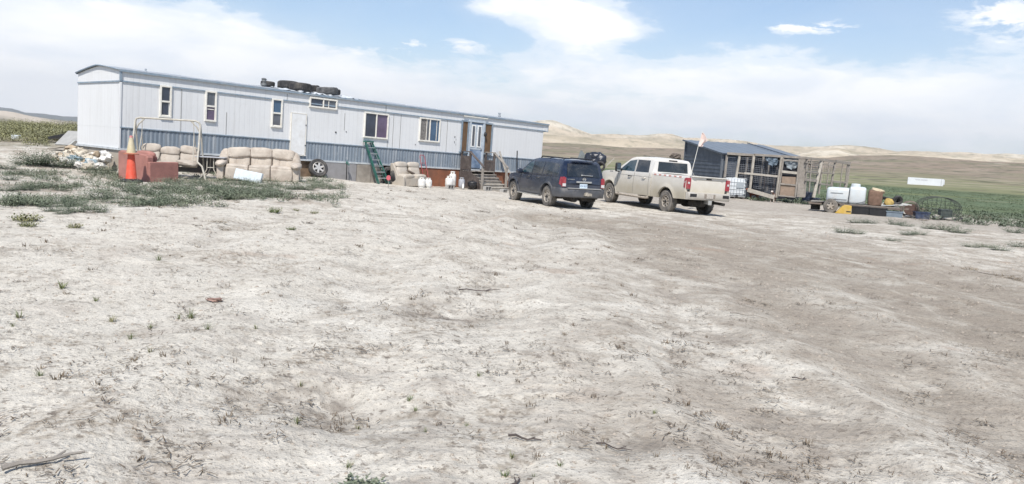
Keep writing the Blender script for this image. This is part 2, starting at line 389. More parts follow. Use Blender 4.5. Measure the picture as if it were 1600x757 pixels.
# ------------------------------------------------------------------ ground sheet
def build_ground():
    dense = np.radians(np.arange(-41, 41.01, .072)); rest = np.radians(np.arange(43, 318, 2.5))
    azs = np.concatenate([dense, rest]); nA = len(azs)
    rr = [.25, .6, 1.0, 1.5, 2.0, 2.5, 3.0]; r = 3.0
    while r < 12500:
        if r < 60: st = min(max(r*r*.00075, .018), r*.006)
        elif r < 400: st = r*.009
        else: st = r*.013
        r += st; rr.append(r)
    rr = np.array(rr); nR = len(rr)
    RR, AA = np.meshgrid(rr, azs, indexing='ij'); X = (RR*np.sin(AA)).ravel(); Y = (RR*np.cos(AA)).ravel(); r = RR.ravel(); az = AA.ravel()
    az = np.where(az > np.pi, az-2*np.pi, az)
    hb = hbase(X, Y); hf, tr, pit, crumb, rough = fine(X, Y, r)
    # distant relief
    farr = sstep(500, 1500, r)
    rg = 1-np.abs(fbm(X*.0016, Y*.0016, 5, .55))*2
    mid = sstep(90, 300, r)*(1-farr)
    Z = hb+hf+mid*.35*fbm(X*.02, Y*.02, 3)+farr*(rg-.75)*np.minimum(r*.006, 22)*(.35+.65*np.abs(np.sin(r*.0009)))
    Z = Z+(1-sstep(60, 100, r))*sstep(25, 45, r)*sstep(-.35, -.45, az)*.15*fbm(X*.2, Y*.2, 3)
    # ---- colours (linear albedo)
    def c3(a): return np.array(a)[None, :]
    def mixc(a, b, t): t = np.clip(t, 0, 1)[:, None]; return a*(1-t)+b*t
    col = np.repeat(c3((.565, .533, .468)), len(X), 0)
    n1 = fbm(X*.45, Y*.45, 4); n2 = fbm(X*1.7+40, Y*1.7, 4, .6); n3 = fbm(X*6, Y*6, 3, .6)
    col = mixc(col, c3((.45, .405, .352)), sstep(.0, .5, n2*.6+n1*.6)*.5)
    gran = sstep(-.12, .25, fbm(X*13, Y*13, 3, .7)); pat = sstep(.15, .27, fbm(X*.55+2, Y*.55, 5, .62)); pat2 = sstep(.17, .27, fbm(X*1.5+12, Y*1.5+4, 4, .65))
    nearf = 1-sstep(42, 50, r)
    col = mixc(col, c3((.29, .25, .20)), np.maximum(pat*.9, pat2*.7)*(.12+.75*gran)*nearf)
    col = mixc(col, c3((.18, .155, .13)), sstep(.36, .41, fbm(X*7+7, Y*7, 3, .75))*(.55+.4*pat)*nearf)
    col = mixc(col, c3((.625, .598, .535)), sstep(.05, .5, -n2*.8-n1*.6)*.7)
    dR, aR = dist_poly(X+1.2*n1, Y+1.0*n1, ROAD)
    wdt = np.interp(np.hypot(X, Y), [3, 8, 20, 40], [1.3, 2.2, 3.4, 4.0])
    road = np.exp(-(dR/wdt)**2)
    streak = fbm(aR*.25, dR*2.2, 4, .6)
    right = sstep(-.02, .22, az)*sstep(60, 30, r)*sstep(1.2, .9, az)
    col = mixc(col, c3((.262, .226, .180)), road*(.72+.8*streak+.3*n2)*sstep(-.12, .08, az))
    col = mixc(col, c3((.325, .285, .236)), right*sstep(-.35, .35, n1*.6+n2*.6+streak*.5)*.8)
    lane = 0*X
    for i in (3, 4, 6):
        d, al = dist_poly(X+.3*n2, Y+.2*n1, TRACKS[i][0]); lane = np.maximum(lane, np.exp(-(d/.55)**2)*(.55+.6*fbm(al*.5, d*3, 3)))
    col = mixc(col, c3((.272, .235, .19)), lane*.75)
    # behind the cars the yard is greyer
    bk = sstep(31, 38, r)*sstep(.02, .1, az)*(1-sstep(46, 60, r)); col = mixc(col, c3((.36, .325, .28)), bk*.75)
    by = sstep(24, 30, r)*sstep(-.16, -.1, az)*sstep(.05, -.02, az)*sstep(.2, -.2, n2)
    col = mixc(col, c3((.36, .33, .29)), by*.45)
    dk = sstep(.14, .42, n2*.7+n3*.7-.25*n1+.25*fbm(X*15, Y*15, 2))*rough; col = mixc(col, c3((.20, .168, .138)), dk*.35*(r < 45))
    col = mixc(col, c3((.19, .165, .14)), np.clip(pit*1.2*(.45+n3+.5*n2), 0, .8))
    col = mixc(col, c3((.30, .27, .235)), np.clip(tr*(.15+.9*n2), 0, .5))
    col = mixc(col, c3((.33, .245, .185)), sstep(.35, .6, fbm(X*.9-7, Y*.9+3, 3))*.45*(r < 40))
    crumb_shade = sstep(.12, .45, -crumb)*rough; col = mixc(col, c3((.25, .22, .19)), crumb_shade*.45)  # dips between crumbs painted darker, as if in shade
    # left weeds belt and brush slope
    lw = sstep(-.16, -.26, az)*sstep(17, 21, r+2*n1)*(1-sstep(48, 60, r))
    col = mixc(col, c3((.33, .285, .235)), lw*sstep(-.2, .3, n2+.4*n1)*.8)
    sage = sstep(-.26, -.34, az)*sstep(36, 50, r+6*n1)*sstep(-2.5, -2.0, az)
    sg = mixc(np.repeat(c3((.32, .285, .22)), len(X), 0), c3((.16, .16, .10)), sstep(-.2, .3, fbm(X*.25, Y*.25, 4)))
    col = mixc(col, sg, sage)
    # right field
    el = (Z-CAMZ)/r
    sX = fbm(X*.018, Y*.09, 4); sM = fbm(X*.10, Y*.35, 3)
    fld = sstep(47, 60, r+6*n1)*sstep(-.12, -.04, az)
    g = mixc(np.repeat(c3((.115, .155, .09)), len(X), 0), c3((.15, .175, .085)), sstep(-.1, .35, sX))
    g = mixc(g, c3((.075, .115, .07)), sstep(.05, .45, sM)*.7)
    g = mixc(g, c3((.30, .27, .21)), sstep(.28, .5, fbm(X*.03+5, Y*.12, 4))*.65)
    g = mixc(g, c3((.21, .21, .11)), sstep(160, 330, r+60*sX)*.8)
    g = mixc(g, c3((.30, .275, .20)), sstep(300, 420, r+90*sX)*sstep(-.1, .3, fbm(X*.02, Y*.05, 4))*.8)
    br = mixc(np.repeat(c3((.255, .205, .155)), len(X), 0), c3((.20, .185, .12)), sstep(-.1, .35, fbm(X*.006, Y*.012, 5)))
    br = mixc(br, c3((.33, .265, .22)), sstep(.1, .5, fbm(X*.009+8, Y*.02, 4))*.8)
    br = mixc(br, c3((.50, .45, .38)), sstep(.42, .52, fbm(X*.008+3, Y*.014, 4)))
    g = mixc(g, br, sstep(420, 620, r+120*sX)*np.where(az < .0, 1, 1))
    spk = sstep(.05, .4, fbm(X*.045, Y*.045, 3, .7))*sstep(120, 300, r); g = mixc(g, c3((.085, .09, .055)), spk*.85)
    spk2 = sstep(.1, .4, fbm(X*.012+9, Y*.020, 5, .7)); g = mixc(g, c3((.35, .30, .23)), spk2*.6*sstep(150, 300, r))
    col = mixc(col, g, fld)
    lff = sstep(90, 140, r)*(az < -.1)*(az > -2.2)
    col = mixc(col, c3((.16, .165, .10)), lff)
    tn = mixc(np.repeat(c3((.56, .475, .355)), len(X), 0), c3((.42, .36, .26)), sstep(-.15, .3, fbm(X*.0021, Y*.0021, 5, .6)))
    tn = mixc(tn, c3((.27, .24, .17)), sstep(.12, .3, 1-np.abs(fbm(X*.004, Y*.004, 4, .6))*3-.75)*.5)
    tn = mixc(tn, c3((.64, .575, .46)), sstep(.02, .3, fbm(X*.0016+4, Y*.0016, 5, .6)))
    tn = mixc(tn, c3((.30, .27, .19)), sstep(-.02, .3, fbm(X*.007+2, Y*.0045, 5, .7))*.6)
    tn = mixc(tn, c3((.23, .21, .14)), sstep(.12, .4, fbm(X*.02, Y*.014, 3, .7))*.6)
    tn = mixc(tn, c3((.30, .26, .17)), sstep(1900, 1650, r)*.6)
    col = mixc(col, tn, sstep(1560, 1750, r+150*fbm(X*.004, Y*.004, 4))*(az > -.25))
    lt = mixc(np.repeat(c3((.50, .44, .36)), len(X), 0), c3((.24, .22, .17)), sstep(-.1, .2, fbm(X*.002, Y*.002, 4)))
    col = mixc(col, lt, sstep(1900, 2200, r)*(az <= -.25))
    col = mixc(col, c3((.15, .16, .15)), sstep(4300, 5500, r)*(az <= -.25))
    col = np.clip(col*(1+.06*fbm(X*3.1, Y*3.1, 3)[:, None]*(r < 60)[:, None]), .02, .85)
    V = np.stack([X, Y, Z], 1)
    V = np.concatenate([V, [[0, 0, gz(0, 0)]]]); col = np.concatenate([col, col[:1]])
    i = np.arange(nR-1)[:, None]; j = np.arange(nA)[None, :]; jn = (j+1) % nA
    F = np.stack([i*nA+j, (i+1)*nA+j, (i+1)*nA+jn, i*nA+jn], -1).reshape(-1, 4)[:, ::-1]
    T = np.stack([np.full(nA, nR*nA), np.arange(nA), (np.arange(nA)+1) % nA], 1)[:, ::-1]
    me = bpy.data.meshes.new('ground'); me.vertices.add(len(V)); me.vertices.foreach_set('co', V.astype(np.float32).ravel())
    nl = F.size+T.size; me.loops.add(nl); me.loops.foreach_set('vertex_index', np.concatenate([F.ravel(), T.ravel()]).astype(np.int32))
    npoly = len(F)+len(T); me.polygons.add(npoly)
    st = np.concatenate([np.arange(len(F))*4, len(F)*4+np.arange(len(T))*3]).astype(np.int32)
    me.polygons.foreach_set('loop_start', st)
    me.update(calc_edges=True); me.validate()
    me.polygons.foreach_set('use_smooth', np.ones(len(me.polygons), bool))
    ca = me.color_attributes.new('soil', 'FLOAT_COLOR', 'POINT')
    ca.data.foreach_set('color', np.concatenate([col, np.ones((len(col), 1))], 1).astype(np.float32).ravel())
    o = bpy.data.objects.new('ground', me); C.objects.link(o); tag(o, kind='structure')
    m = bpy.data.materials.new('soil'); m.use_nodes = True; N = NT(m.node_tree); b = m.node_tree.nodes['Principled BSDF']
    at = N.n('ShaderNodeVertexColor'); at.layer_name = 'soil'
    tcn = N.n('ShaderNodeTexCoord'); P = tcn.outputs['Object']
    f1 = N.noise(P, 26, 6, .68); f2 = N.noise(N.mapping(P, (1, 1, 1), (4, 7, 0)), 5.5, 6, .65, .4); f3 = N.noise(P, 42, 2, .6); f4 = N.noise(N.mapping(P, (1, 1, 1), (2, 3, 0)), 13, 4, .68, .4)
    c = N.mix(1.0, at.outputs[0], N.ramp(f1, [(.34, .86), (.52, 1.0), (.75, 1.06)]), 'MULTIPLY')
    c = N.mix(1.0, c, N.ramp(f2, [(.30, .84), (.5, 1.0), (.7, 1.07)]), 'MULTIPLY')
    c = N.mix(N.m('MULTIPLY', N.ramp(f3, [(.625, 0), (.655, 1)]), .65), c, (.15, .125, .10))  # dark specks, here and below, paint shaded clod sides and cracks
    c = N.mix(N.m('MULTIPLY', N.ramp(f4, [(.605, 0), (.63, 1)]), .65), c, (.17, .145, .12))
    N.l(c, b.inputs['Base Color']); b.inputs['Roughness'].default_value = .95; b.inputs['Specular IOR Level'].default_value = .12
    bp = N.n('ShaderNodeBump'); bp.inputs['Strength'].default_value = .8; bp.inputs['Distance'].default_value = .03
    hh = N.m('ADD', N.m('MULTIPLY', f1, 1.0), N.m('ADD', N.m('MULTIPLY', f2, 1.2), N.m('MULTIPLY', f3, .35)))
    N.l(hh, bp.inputs['Height']); N.l(bp.outputs[0], b.inputs['Normal'])
    me.materials.append(m)
    return o
build_ground()
# ------------------------------------------------------------------ mobile home
YAW, SLP = R(46.58), R(1.292)
TL = Vector((-13.3977, 26.7517, .8862))
TROT = (Matrix.Rotation(YAW, 3, 'Z') @ Matrix.Rotation(SLP, 3, 'Y')).to_euler()
dW = Vector((math.cos(YAW), math.sin(YAW))); nW = Vector((-math.sin(YAW), math.cos(YAW)))
def TW(s, w_):
    x = TL.x+dW.x*s+nW.x*w_; y = TL.y+dW.y*s+nW.y*w_; return x, y, gz(x, y)
def near_wall(name, label, cat, s, w_, rz=0, group=None, dz=0):
    x, y, z = TW(s, w_); return thing(name, label, cat, (x, y, z+dz), YAW+rz, group)
def siding_mat(name, col, pitch, depth=.35, dirt=(.45, .44, .42), amt=.35, streak=.25):
    m = bpy.data.materials.new(name); m.use_nodes = True; N = NT(m.node_tree); b = m.node_tree.nodes['Principled BSDF']
    tcn = N.n('ShaderNodeTexCoord'); P = tcn.outputs['Object']; sp = N.n('ShaderNodeSeparateXYZ'); N.l(P, sp.inputs[0])
    u = N.m('ADD', sp.outputs[0], sp.outputs[1])
    fr = N.m('FRACT', N.m('DIVIDE', u, pitch)); g = N.ramp(fr, [(0, 0), (.06, 1), (.94, 1), (1, 0)])
    st = N.noise(N.mapping(P, (4.0, 4.0, .22)), 1.4, 6, .7); lg = N.noise(P, .6, 4, .6); sm = N.noise(P, 5, 5, .65)
    c = N.mix(N.m('MULTIPLY', N.ramp(st, [(.48, 0), (.72, 1)]), streak), col, dirt)
    c = N.mix(N.m('MULTIPLY', N.ramp(sm, [(.55, 0), (.75, 1)]), amt*.5), c, dirt)
    c = N.mix(N.m('MULTIPLY', N.ramp(lg, [(.4, 0), (.7, 1)]), .12), c, tuple(x*.75 for x in col))
    c = N.mix(N.ramp(g, [(0, .38), (.6, 0)]), c, tuple(x*.45 for x in col))
    N.l(c, b.inputs['Base Color']); b.inputs['Roughness'].default_value = .55; b.inputs['Specular IOR Level'].default_value = .35
    bp = N.n('ShaderNodeBump'); bp.inputs['Strength'].default_value = depth; bp.inputs['Distance'].default_value = .01
    N.l(N.m('ADD', g, N.m('MULTIPLY', sm, .35)), bp.inputs['Height']); N.l(bp.outputs[0], b.inputs['Normal'])
    return m
MM = {}
MM['white_siding'] = siding_mat('white_siding', (.665, .675, .68), .203, .3, amt=.45, streak=.26)
def band_mat():
    m = siding_mat('blue_band', (.20, .24, .285), .075, .8, (.44, .46, .47), .9, 1.0); return m
MM['band'] = band_mat()
MM['trim_blue'] = mat('trim_blue', (.20, .26, .32), .6, .2, 8, dirt=(.42, .42, .40), dirt_amt=.5)
MM['trim_white'] = mat('trim_white', (.74, .72, .66), .6, .06, 9, dirt=(.45, .40, .32), dirt_amt=.4, dirt_scale=7)
MM['roof'] = mat('roof_metal', (.40, .43, .46), .5, .15, 4, metal=.3, dirt=(.25, .24, .22), dirt_amt=.5)
def glass(name, col, rough=.08):
    m = mat(name, col, rough, .25, 2.5, spec=.8); return m
MM['pane_dark'] = glass('pane_dark', (.035, .045, .07)); MM['pane_violet'] = glass('pane_violet', (.10, .075, .13)); MM['pane_blue'] = glass('pane_blue', (.05, .10, .17))
MM['pane_grey'] = glass('pane_grey', (.10, .11, .13)); MM['curtain'] = mat('curtain', (.17, .16, .15), .9, .5, 14)
MM['plywood'] = mat('plywood', (.125, .075, .04), .8, .3, 5, stretch=(3, 3, .4)); MM['wood_grey'] = mat('wood_grey', (.27, .245, .215), .85, .25, 6, bump=.4, bscale=30, stretch=(1, 1, 1), dirt=(.15, .13, .115), dirt_amt=.7)
MM['wood_pale'] = mat('wood_pale', (.40, .37, .32), .85, .2, 6, bump=.4, dirt=(.22, .19, .16), dirt_amt=.6)
MM['wood_dark'] = mat('wood_dark', (.075, .06, .055), .8, .3, 7, bump=.4, dirt=(.17, .145, .13), dirt_amt=.6)
MM['black'] = mat('black_plastic', (.02, .02, .022), .5, .3, 8); MM['rubber'] = mat('rubber', (.028, .028, .03), .75, .25, 9, bump=.3, dirt=(.20, .18, .155), dirt_amt=.55, dirt_scale=4)
MM['void'] = mat('underfloor_shade', (.045, .04, .037), .95, .3, 3)  # near-black colour painting the shade in open gaps under the floor
th = thing('mobile_home', 'long white mobile home with a blue-grey lower band and tyres on its roof', 'mobile home', TL, rot=TROT)
TLen, TWid, TH, TB = 21.38, 4.13, 2.58, .69
mb = MB(); mb.box((TLen/2, TWid/2, (TB+TH)/2), (TLen, TWid, TH-TB)); mb.build('wall', MM['white_siding'], th)
# lower band on the long side, white on the end
mb = MB(); mb.box((TLen/2+.0, TWid/2+.0, TB/2-.001), (TLen, TWid-.012, TB-.002)); mb.build('lower_wall', MM['white_siding'], th)
mb = MB()
x = .0
vs = []; k = 0; nrib = int(TLen/.075)
for i in range(nrib+1):
    x0 = i*TLen/nrib; vs.append((x0, -.004 if i % 2 else -.019))
for i in range(nrib):
    a, b = vs[i], vs[i+1]
    mb.add([(a[0], a[1], .0), (b[0], b[1], .0), (b[0], b[1], TB), (a[0], a[1], TB)], [(0, 1, 2, 3)])
mb.build('corrugated_band', MM['band'], th, fixn=False)
mb = MB(); mb.box((TLen/2, -.02, TB+.012), (TLen+.02, .045, .035)); mb.build('band_trim', MM['trim_blue'], th)
mb = MB(); mb.box((TLen/2, -.022, -.03), (TLen+.02, .05, .07)); mb.box((-.02, TWid/2, -.03), (.05, TWid+.02, .07)); mb.build('bottom_rail', mat('bottom_rail', (.47, .50, .52), .6, .2, 6), th)
mb = MB(); mb.box((TLen/2+.1, -.016, 2.235), (TLen+.2, .04, .05)); mb.box((-.016, TWid/2, 2.235), (.04, TWid, .05)); mb.box((-.012, -.012, 2.40), (.07, .07, .32)); mb.build('upper_trim', MM['trim_blue'], th)
mb = MB(); mb.box((-.006, -.006, 1.1), (.055, .055, 2.2)); mb.build('corner_trim', MM['white_siding'], th)
# end cap of the roof that overhangs on the far end
mb = MB(); mb.box((TLen+.15, TWid/2, 2.40), (.34, TWid+.02, .34)); mb.build('end_fascia', MM['white_siding'], th)
mb = MB(); mb.box((TLen+.15, TWid/2, 2.215), (.38, TWid+.06, .035)); mb.box((TLen+.33, -.01, 2.4), (.03, .05, .38)); mb.build('end_fascia_trim', MM['trim_blue'], th)
# roof: shallow arch
ridge = .22
prof = [(-.10, 2.54), (-.10, 2.60)]
prof = [(-.07, 2.58)]+[(-.07+(TWid+.14)*t, 2.60+ridge*(1-(2*t-1)**2) if 0 < t < 1 else 2.60) for t in [i/12 for i in range(13)]]+[(TWid+.07, 2.56), (-.07, 2.56)]
mb = MB(); n = 40
pts = [(-.07+(TWid+.14)*i/12, 2.605+ridge*(1-abs(2*i/12-1)**1.25)) for i in range(13)]
for k in range(n+1):
    xx = -.06+(TLen+.42)*k/n; wz = .012*math.sin(k*1.7)+.008*math.sin(k*.6)
    for (yy, zz) in pts: mb.v.append((xx, yy, zz+wz*(1 if 0 < yy < TWid else .3)))
for k in range(n):
    for i in range(12): mb.f.append((k*13+i, (k+1)*13+i, (k+1)*13+i+1, k*13+i+1)); mb.mi.append(0)
mb.build('roof', MM['roof'], th, fixn=False)
mb = MB(); mb.box((TLen/2+.15, -.055, 2.585), (TLen+.42, .04, .075)); mb.box((TLen/2+.15, TWid+.055, 2.585), (TLen+.42, .04, .075)); mb.build('eave_edge', MM['trim_blue'], th)
# gable infill
mb = MB(); mb.prism([(0, 2.575)]+[(TWid*i/12, 2.575+ridge*(1-abs(2*i/12-1)**1.25)) for i in range(13)]+[(TWid, 2.575)], 0.0, .1, plane='yz'); mb.build('gable', MM['white_siding'], th)
mb = MB(); mb.tube([(-.07, -.07+(TWid+.14)*i/12, 2.60+ridge*(1-abs(2*i/12-1)**1.25)) for i in range(13)], .028, 6); mb.build('gable_trim', MM['trim_blue'], th)
def window(x0, x1, z0, z1, kind, panes, fr=.06):
    o = MB(); y = -.035
    o.box(((x0+x1)/2, y, z1+fr/2), (x1-x0+2*fr, .06, fr)); o.box(((x0+x1)/2, y, z0-fr/2), (x1-x0+2*fr, .075, fr))
    o.box((x0-fr/2, y, (z0+z1)/2), (fr, .06, z1-z0)); o.box((x1+fr/2, y, (z0+z1)/2), (fr, .06, z1-z0))
    if kind == 'v': o.box(((x0+x1)/2, y+.006, (z0+z1)/2), (.05, .05, z1-z0))
    else: o.box(((x0+x1)/2, y+.006, (z0+z1)/2), (x1-x0, .05, .06))
    f = o.build('window', MM['trim_white'], th, bevel=.004)
    for (a, b, c, d, mt) in panes:
        q = MB(); q.box(((a+b)/2, -.012, (c+d)/2), (b-a, .012, d-c)); q.build('pane', mt, f)
    return f
for (x0, x1, mt1, mt2) in ((1.29, 1.68, MM['pane_dark'], MM['pane_dark']), (2.91, 3.32, MM['pane_grey'], MM['pane_violet']), (5.55, 5.99, MM['pane_blue'], MM['pane_grey'])):
    w0, w1 = x0+.05, x1-.05
    f = window(w0, w1, 1.22, 2.20, 'h', [(w0, w1, 1.73, 2.20, mt1), (w0+(.03 if x0 < 2 else 0), w1-(.04 if x0 < 2 else 0), 1.22, 1.67, mt2)])
    q = MB(); q.box(((w0+w1)/2, -.028, 1.70-.10), (w1-w0-.06, .012, .03)) if x0 > 2 and x0 < 4 else q.box(((w0+w1)/2, -.03, 1.235), (w1-w0, .02, .03)); q.build('sash_bar', MM['trim_white'], f)
f = window(7.24, 8.42, 2.15, 2.44, 'v', [(7.24, 7.81, 2.15, 2.44, MM['pane_dark']), (7.85, 8.42, 2.15, 2.44, MM['pane_grey'])])
q = MB(); q.box((8.08, -.03, 2.295), (.03, .014, .28)); q.build('sash_bar', MM['trim_white'], f)
f = window(9.93, 11.09, 1.13, 2.10, 'v', [(9.93, 10.49, 1.13, 2.10, MM['pane_dark']), (10.53, 11.09, 1.13, 2.10, MM['pane_violet'])])
f = window(12.96, 14.08, 1.19, 2.14, 'v', [(12.96, 13.32, 1.19, 2.14, MM['curtain']), (13.32, 13.5, 1.19, 2.14, MM['pane_grey']), (13.54, 14.08, 1.19, 2.14, MM['pane_blue'])])
q = MB(); q.box((13.33, -.03, 1.665), (.03, .014, .95)); q.box((13.93, -.03, 1.665), (.025, .014, .95)); q.build('sash_bar', MM['trim_white'], f)
# storage door
mb = MB(); mb.box((6.74, -.03, .97), (.62, .045, 1.60)); d = mb.build('side_door', mat('door_white', (.72, .73, .73), .5, .05, 5, dirt=(.5, .48, .44), dirt_amt=.4), th, bevel=.004)
mb = MB(); mb.box((6.405, -.03, .97), (.03, .055, 1.66)); mb.box((7.075, -.03, .97), (.03, .055, 1.66)); mb.box((6.74, -.03, 1.79), (.70, .055, .03)); mb.box((6.74, -.04, .145), (.72, .08, .03)); mb.build('door_frame', MM['trim_white'], d)
mb = MB(); mb.box((7.055, -.062, 1.35), (.03, .02, .05)); mb.box((7.055, -.062, .55), (.03, .02, .05)); mb.build('latch', MM['black'], d)
# entrance
for x0, x1 in ((15.53, 15.86), (17.02, 17.46)):
    mb = MB(); mb.box(((x0+x1)/2, -.03, 1.53), (x1-x0, .03, 1.42)); mb.build('plywood_side_panel', MM['plywood'], th)
for x0, x1 in ((15.46, 15.93), (16.97, 17.54)):
    mb = MB()
    mb.box((x0+.035, -.045, 1.52), (.07, .06, 1.50)); mb.box((x1-.035, -.045, 1.52), (.06, .06, 1.50)); mb.box(((x0+x1)/2, -.045, 2.27), (x1-x0, .07, .07)); mb.box(((x0+x1)/2, -.045, .79), (x1-x0+.06, .09, .06)); mb.build('side_panel_frame', MM['trim_blue'], th)
mb = MB(); mb.box((16.42, -.045, 1.14), (.84, .05, 2.14)); d = mb.build('entrance_door', mat('door_blue', (.14, .205, .31), .45, .3, 3, dirt=(.45, .5, .55), dirt_amt=.5), th)
mb = MB(); mb.box((16.0, -.06, 1.15), (.09, .10, 2.26)); mb.box((16.90, -.06, 1.15), (.12, .10, 2.26)); mb.box((16.45, -.06, 2.31), (1.08, .12, .10)); mb.box((16.42, -.075, 1.55), (.84, .012, 1.20)); mb.build('door_frame', mat('frame_pale', (.42, .47, .52), .6, .15, 7), d)
for cx in (16.22, 16.62):
    mb = MB(); 
    mb.box((cx, -.09, 1.60), (.25, .02, 1.06)); f = mb.build('light_frame', mat('white_frame', (.78, .78, .76), .5), d)
    mb = MB(); mb.box((cx, -.103, 1.60), (.15, .012, .94)); mb.build('pane', MM['pane_grey'], f)
mb = MB(); mb.lathe([(0, -.14), (.03, -.14), (.035, -.11), (.015, -.10), (.015, -.06)], 12, 'y', (16.78, 0, 1.02)); mb.build('handle', MM['roof'], d)
mb = MB(); mb.puff((16.98, -.13, 1.72), (.15, .16, .20), .8, 8); mb.box((16.98, -.08, 1.8), (.1, .08, .06)); mb.build('porch_lamp', MM['black'], th)
mb = MB(); mb.box((16.36, -.05, 2.50), (1.6, .06, .045)); mb.build('rain_cap', MM['trim_white'], th)
# writing: the four house numerals run down the wall
dm = mat('numeral_dark', (.05, .05, .055), .6)
for ch, xx, zz in (('8', 15.11, 1.46), ('1', 15.19, 1.34), ('5', 15.11, 1.215), ('1', 15.20, 1.11)):
    text_mesh('numeral', ch, .13, dm, th, (xx, -.008, zz), (R(90), 0, 0))
mb = MB(); mb.lathe([(0, -.025), (.035, -.02), (.035, 0)], 10, 'y', (8.50, 0, 1.18)); mb.lathe([(0, -.02), (.022, -.015), (.022, 0)], 10, 'y', (9.01, 0, 1.24)); mb.lathe([(0, -.02), (.02, -.015), (.02, 0)], 10, 'y', (12.75, 0, .95)); mb.build('pipe_stub', MM['black'], th)
for xx, z0, z1 in ((3.74, .72, 1.55), (11.44, .72, 2.2), (11.84, .72, 2.2), (11.17, .72, 1.0), (9.9, .72, 1.0), (6.2, 2.27, 2.5), (11.0, 2.27, 2.52), (2.05, .72, 2.2), (14.6, .72, 2.2), (8.9, 1.3, 2.0)):
    mb = MB(); mb.box((xx, -.006, (z0+z1)/2), (.014, .014, z1-z0)); mb.build('siding_joint', bpy.data.materials.get('joint') or mat('joint', (.25, .25, .24), .8), th)
# skirting: panels of different stuff, and dark sheets painting the shaded gaps
def skirt(x0, x1, mt, y=.03, top=-.05, bot=-1.35):
    q = MB(); q.box(((x0+x1)/2, y, (top+bot)/2), (x1-x0, .03, top-bot)); q.build('skirting_or_shade_panel', mt, th)
sk_b = mat('skirt_beige', (.33, .30, .26), .9, .2, 2.5, bump=.3, dirt=(.19, .165, .14), dirt_amt=.7, dirt_scale=1.6); sk_g = mat('skirt_grey', (.27, .265, .27), .9, .12, 2, dirt=(.2, .19, .18), dirt_amt=.5)
sk_r = mat('skirt_rust', (.24, .095, .05), .85, .25, 2, dirt=(.13, .07, .05), dirt_amt=.7, dirt_scale=1.8)
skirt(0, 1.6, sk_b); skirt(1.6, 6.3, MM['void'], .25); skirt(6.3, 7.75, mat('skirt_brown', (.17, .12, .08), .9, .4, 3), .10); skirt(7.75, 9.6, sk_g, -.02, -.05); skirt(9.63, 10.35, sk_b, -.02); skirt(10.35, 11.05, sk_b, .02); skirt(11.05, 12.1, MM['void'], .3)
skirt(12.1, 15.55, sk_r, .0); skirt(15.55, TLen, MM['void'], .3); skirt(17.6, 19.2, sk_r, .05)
mb = MB(); mb.box((.03, TWid/2, -.7), (.03, TWid, 1.3)); mb.build('skirting_or_shade_panel', mat('skirt_block', (.42, .38, .32), .95, .15, 3, bump=.5, bscale=12, dirt=(.28, .24, .2), dirt_amt=.6), th)
mb = MB()
for yy in (.9, 1.8, 3.0): mb.box((.012, yy, -.7), (.012, .02, 1.3))
mb.build('skirting_joint', sk_g, th)
mb = MB(); mb.box((TLen/2, TWid-.2, -.7), (TLen, .03, 1.3)); mb.box((TLen-.03, TWid/2, -.7), (.03, TWid-.4, 1.3)); mb.build('skirting_or_shade_panel', sk_g, th)
# roof fittings
def zr(yy): return 2.605+ridge*(1-abs(2*(yy+.07)/(TWid+.14)-1)**1.25)
def roof_vent(xx, yy, sc, cap=True):
    q = MB(); z = zr(yy)-.03
    q.lathe([(.10*sc, z), (.10*sc, z+.12*sc), (.19*sc, z+.12*sc), (.19*sc, z+.24*sc), (.10*sc, z+.26*sc), (.10*sc, z+.34*sc), (.15*sc, z+.38*sc), (.15*sc, z+.50*sc), (.19*sc, z+.54*sc), (.10*sc, z+.60*sc), (0, z+.62*sc)], 14, 'z', (xx, yy, 0))
    q.build('roof_vent', MM['roof'] if sc < .5 else mat('flue', (.14, .145, .145), .6, .3, 5), th, smooth=True)
roof_vent(5.85, 1.2, .60); roof_vent(1.15, .9, .22); roof_vent(19.2, 1.2, .42)
mb = MB()   # crumpled tarp under the tyres
n = 26
for i in range(n+1):
    for j in range(9):
        xx = 6.1+3.6*i/n; yy = -.02+2.4*j/8; mb.v.append((xx, yy, zr(yy)+.025+.035*math.sin(i*1.9+j)*math.cos(j*2.1+i*.7)+.02*math.sin(i*3.3)))
for i in range(n):
    for j in range(8): mb.f.append((i*9+j, (i+1)*9+j, (i+1)*9+j+1, i*9+j+1)); mb.mi.append(0)
mb.build('roof_tarp', mat('tarp_pale', (.52, .56, .60), .6, .15, 5), th, smooth=True, fixn=False)
Tm = Matrix.Translation(TL) @ TROT.to_matrix().to_4x4()
def tyre_mesh(mb_, ro, ri, wd, axis='z', c=(0, 0, 0), n=32):
    h = wd/2
    mb_.lathe([(ri, -h*.75), (ri+.02, -h*.92), (ro*.90, -h), (ro*.975, -h*.82), (ro, -h*.55), (ro, -.05*h), (ro*.985, 0), (ro, .05*h), (ro, h*.55), (ro*.975, h*.82), (ro*.90, h), (ri+.02, h*.92), (ri, h*.75), (ri-.015, 0), (ri, -h*.75)], n, axis, c)
tyres = [(6.35, 1.8, .27, .2, 'small black tyre lying on the roof next to the flue pipe'), (7.0, 1.3, .43, .30, 'large black tyre lying on the roof, leftmost of the big ones'),
         (7.15, .62, .45, .30, 'large black tyre lying at the roof edge, overlapping the one behind its left'), (8.05, 1.35, .38, .27, 'black tyre half hidden between two large tyres on the roof'),
         (8.42, .66, .44, .30, 'grey-scuffed large tyre lying on the roof above the narrow high window'), (9.1, 1.35, .36, .25, 'rightmost tyre on the roof, mostly behind the grey-scuffed one')]
scuff = mat('scuffed_rubber', (.06, .062, .065), .75, .3, 5, bump=.3, dirt=(.26, .26, .26), dirt_amt=.6, dirt_scale=3)
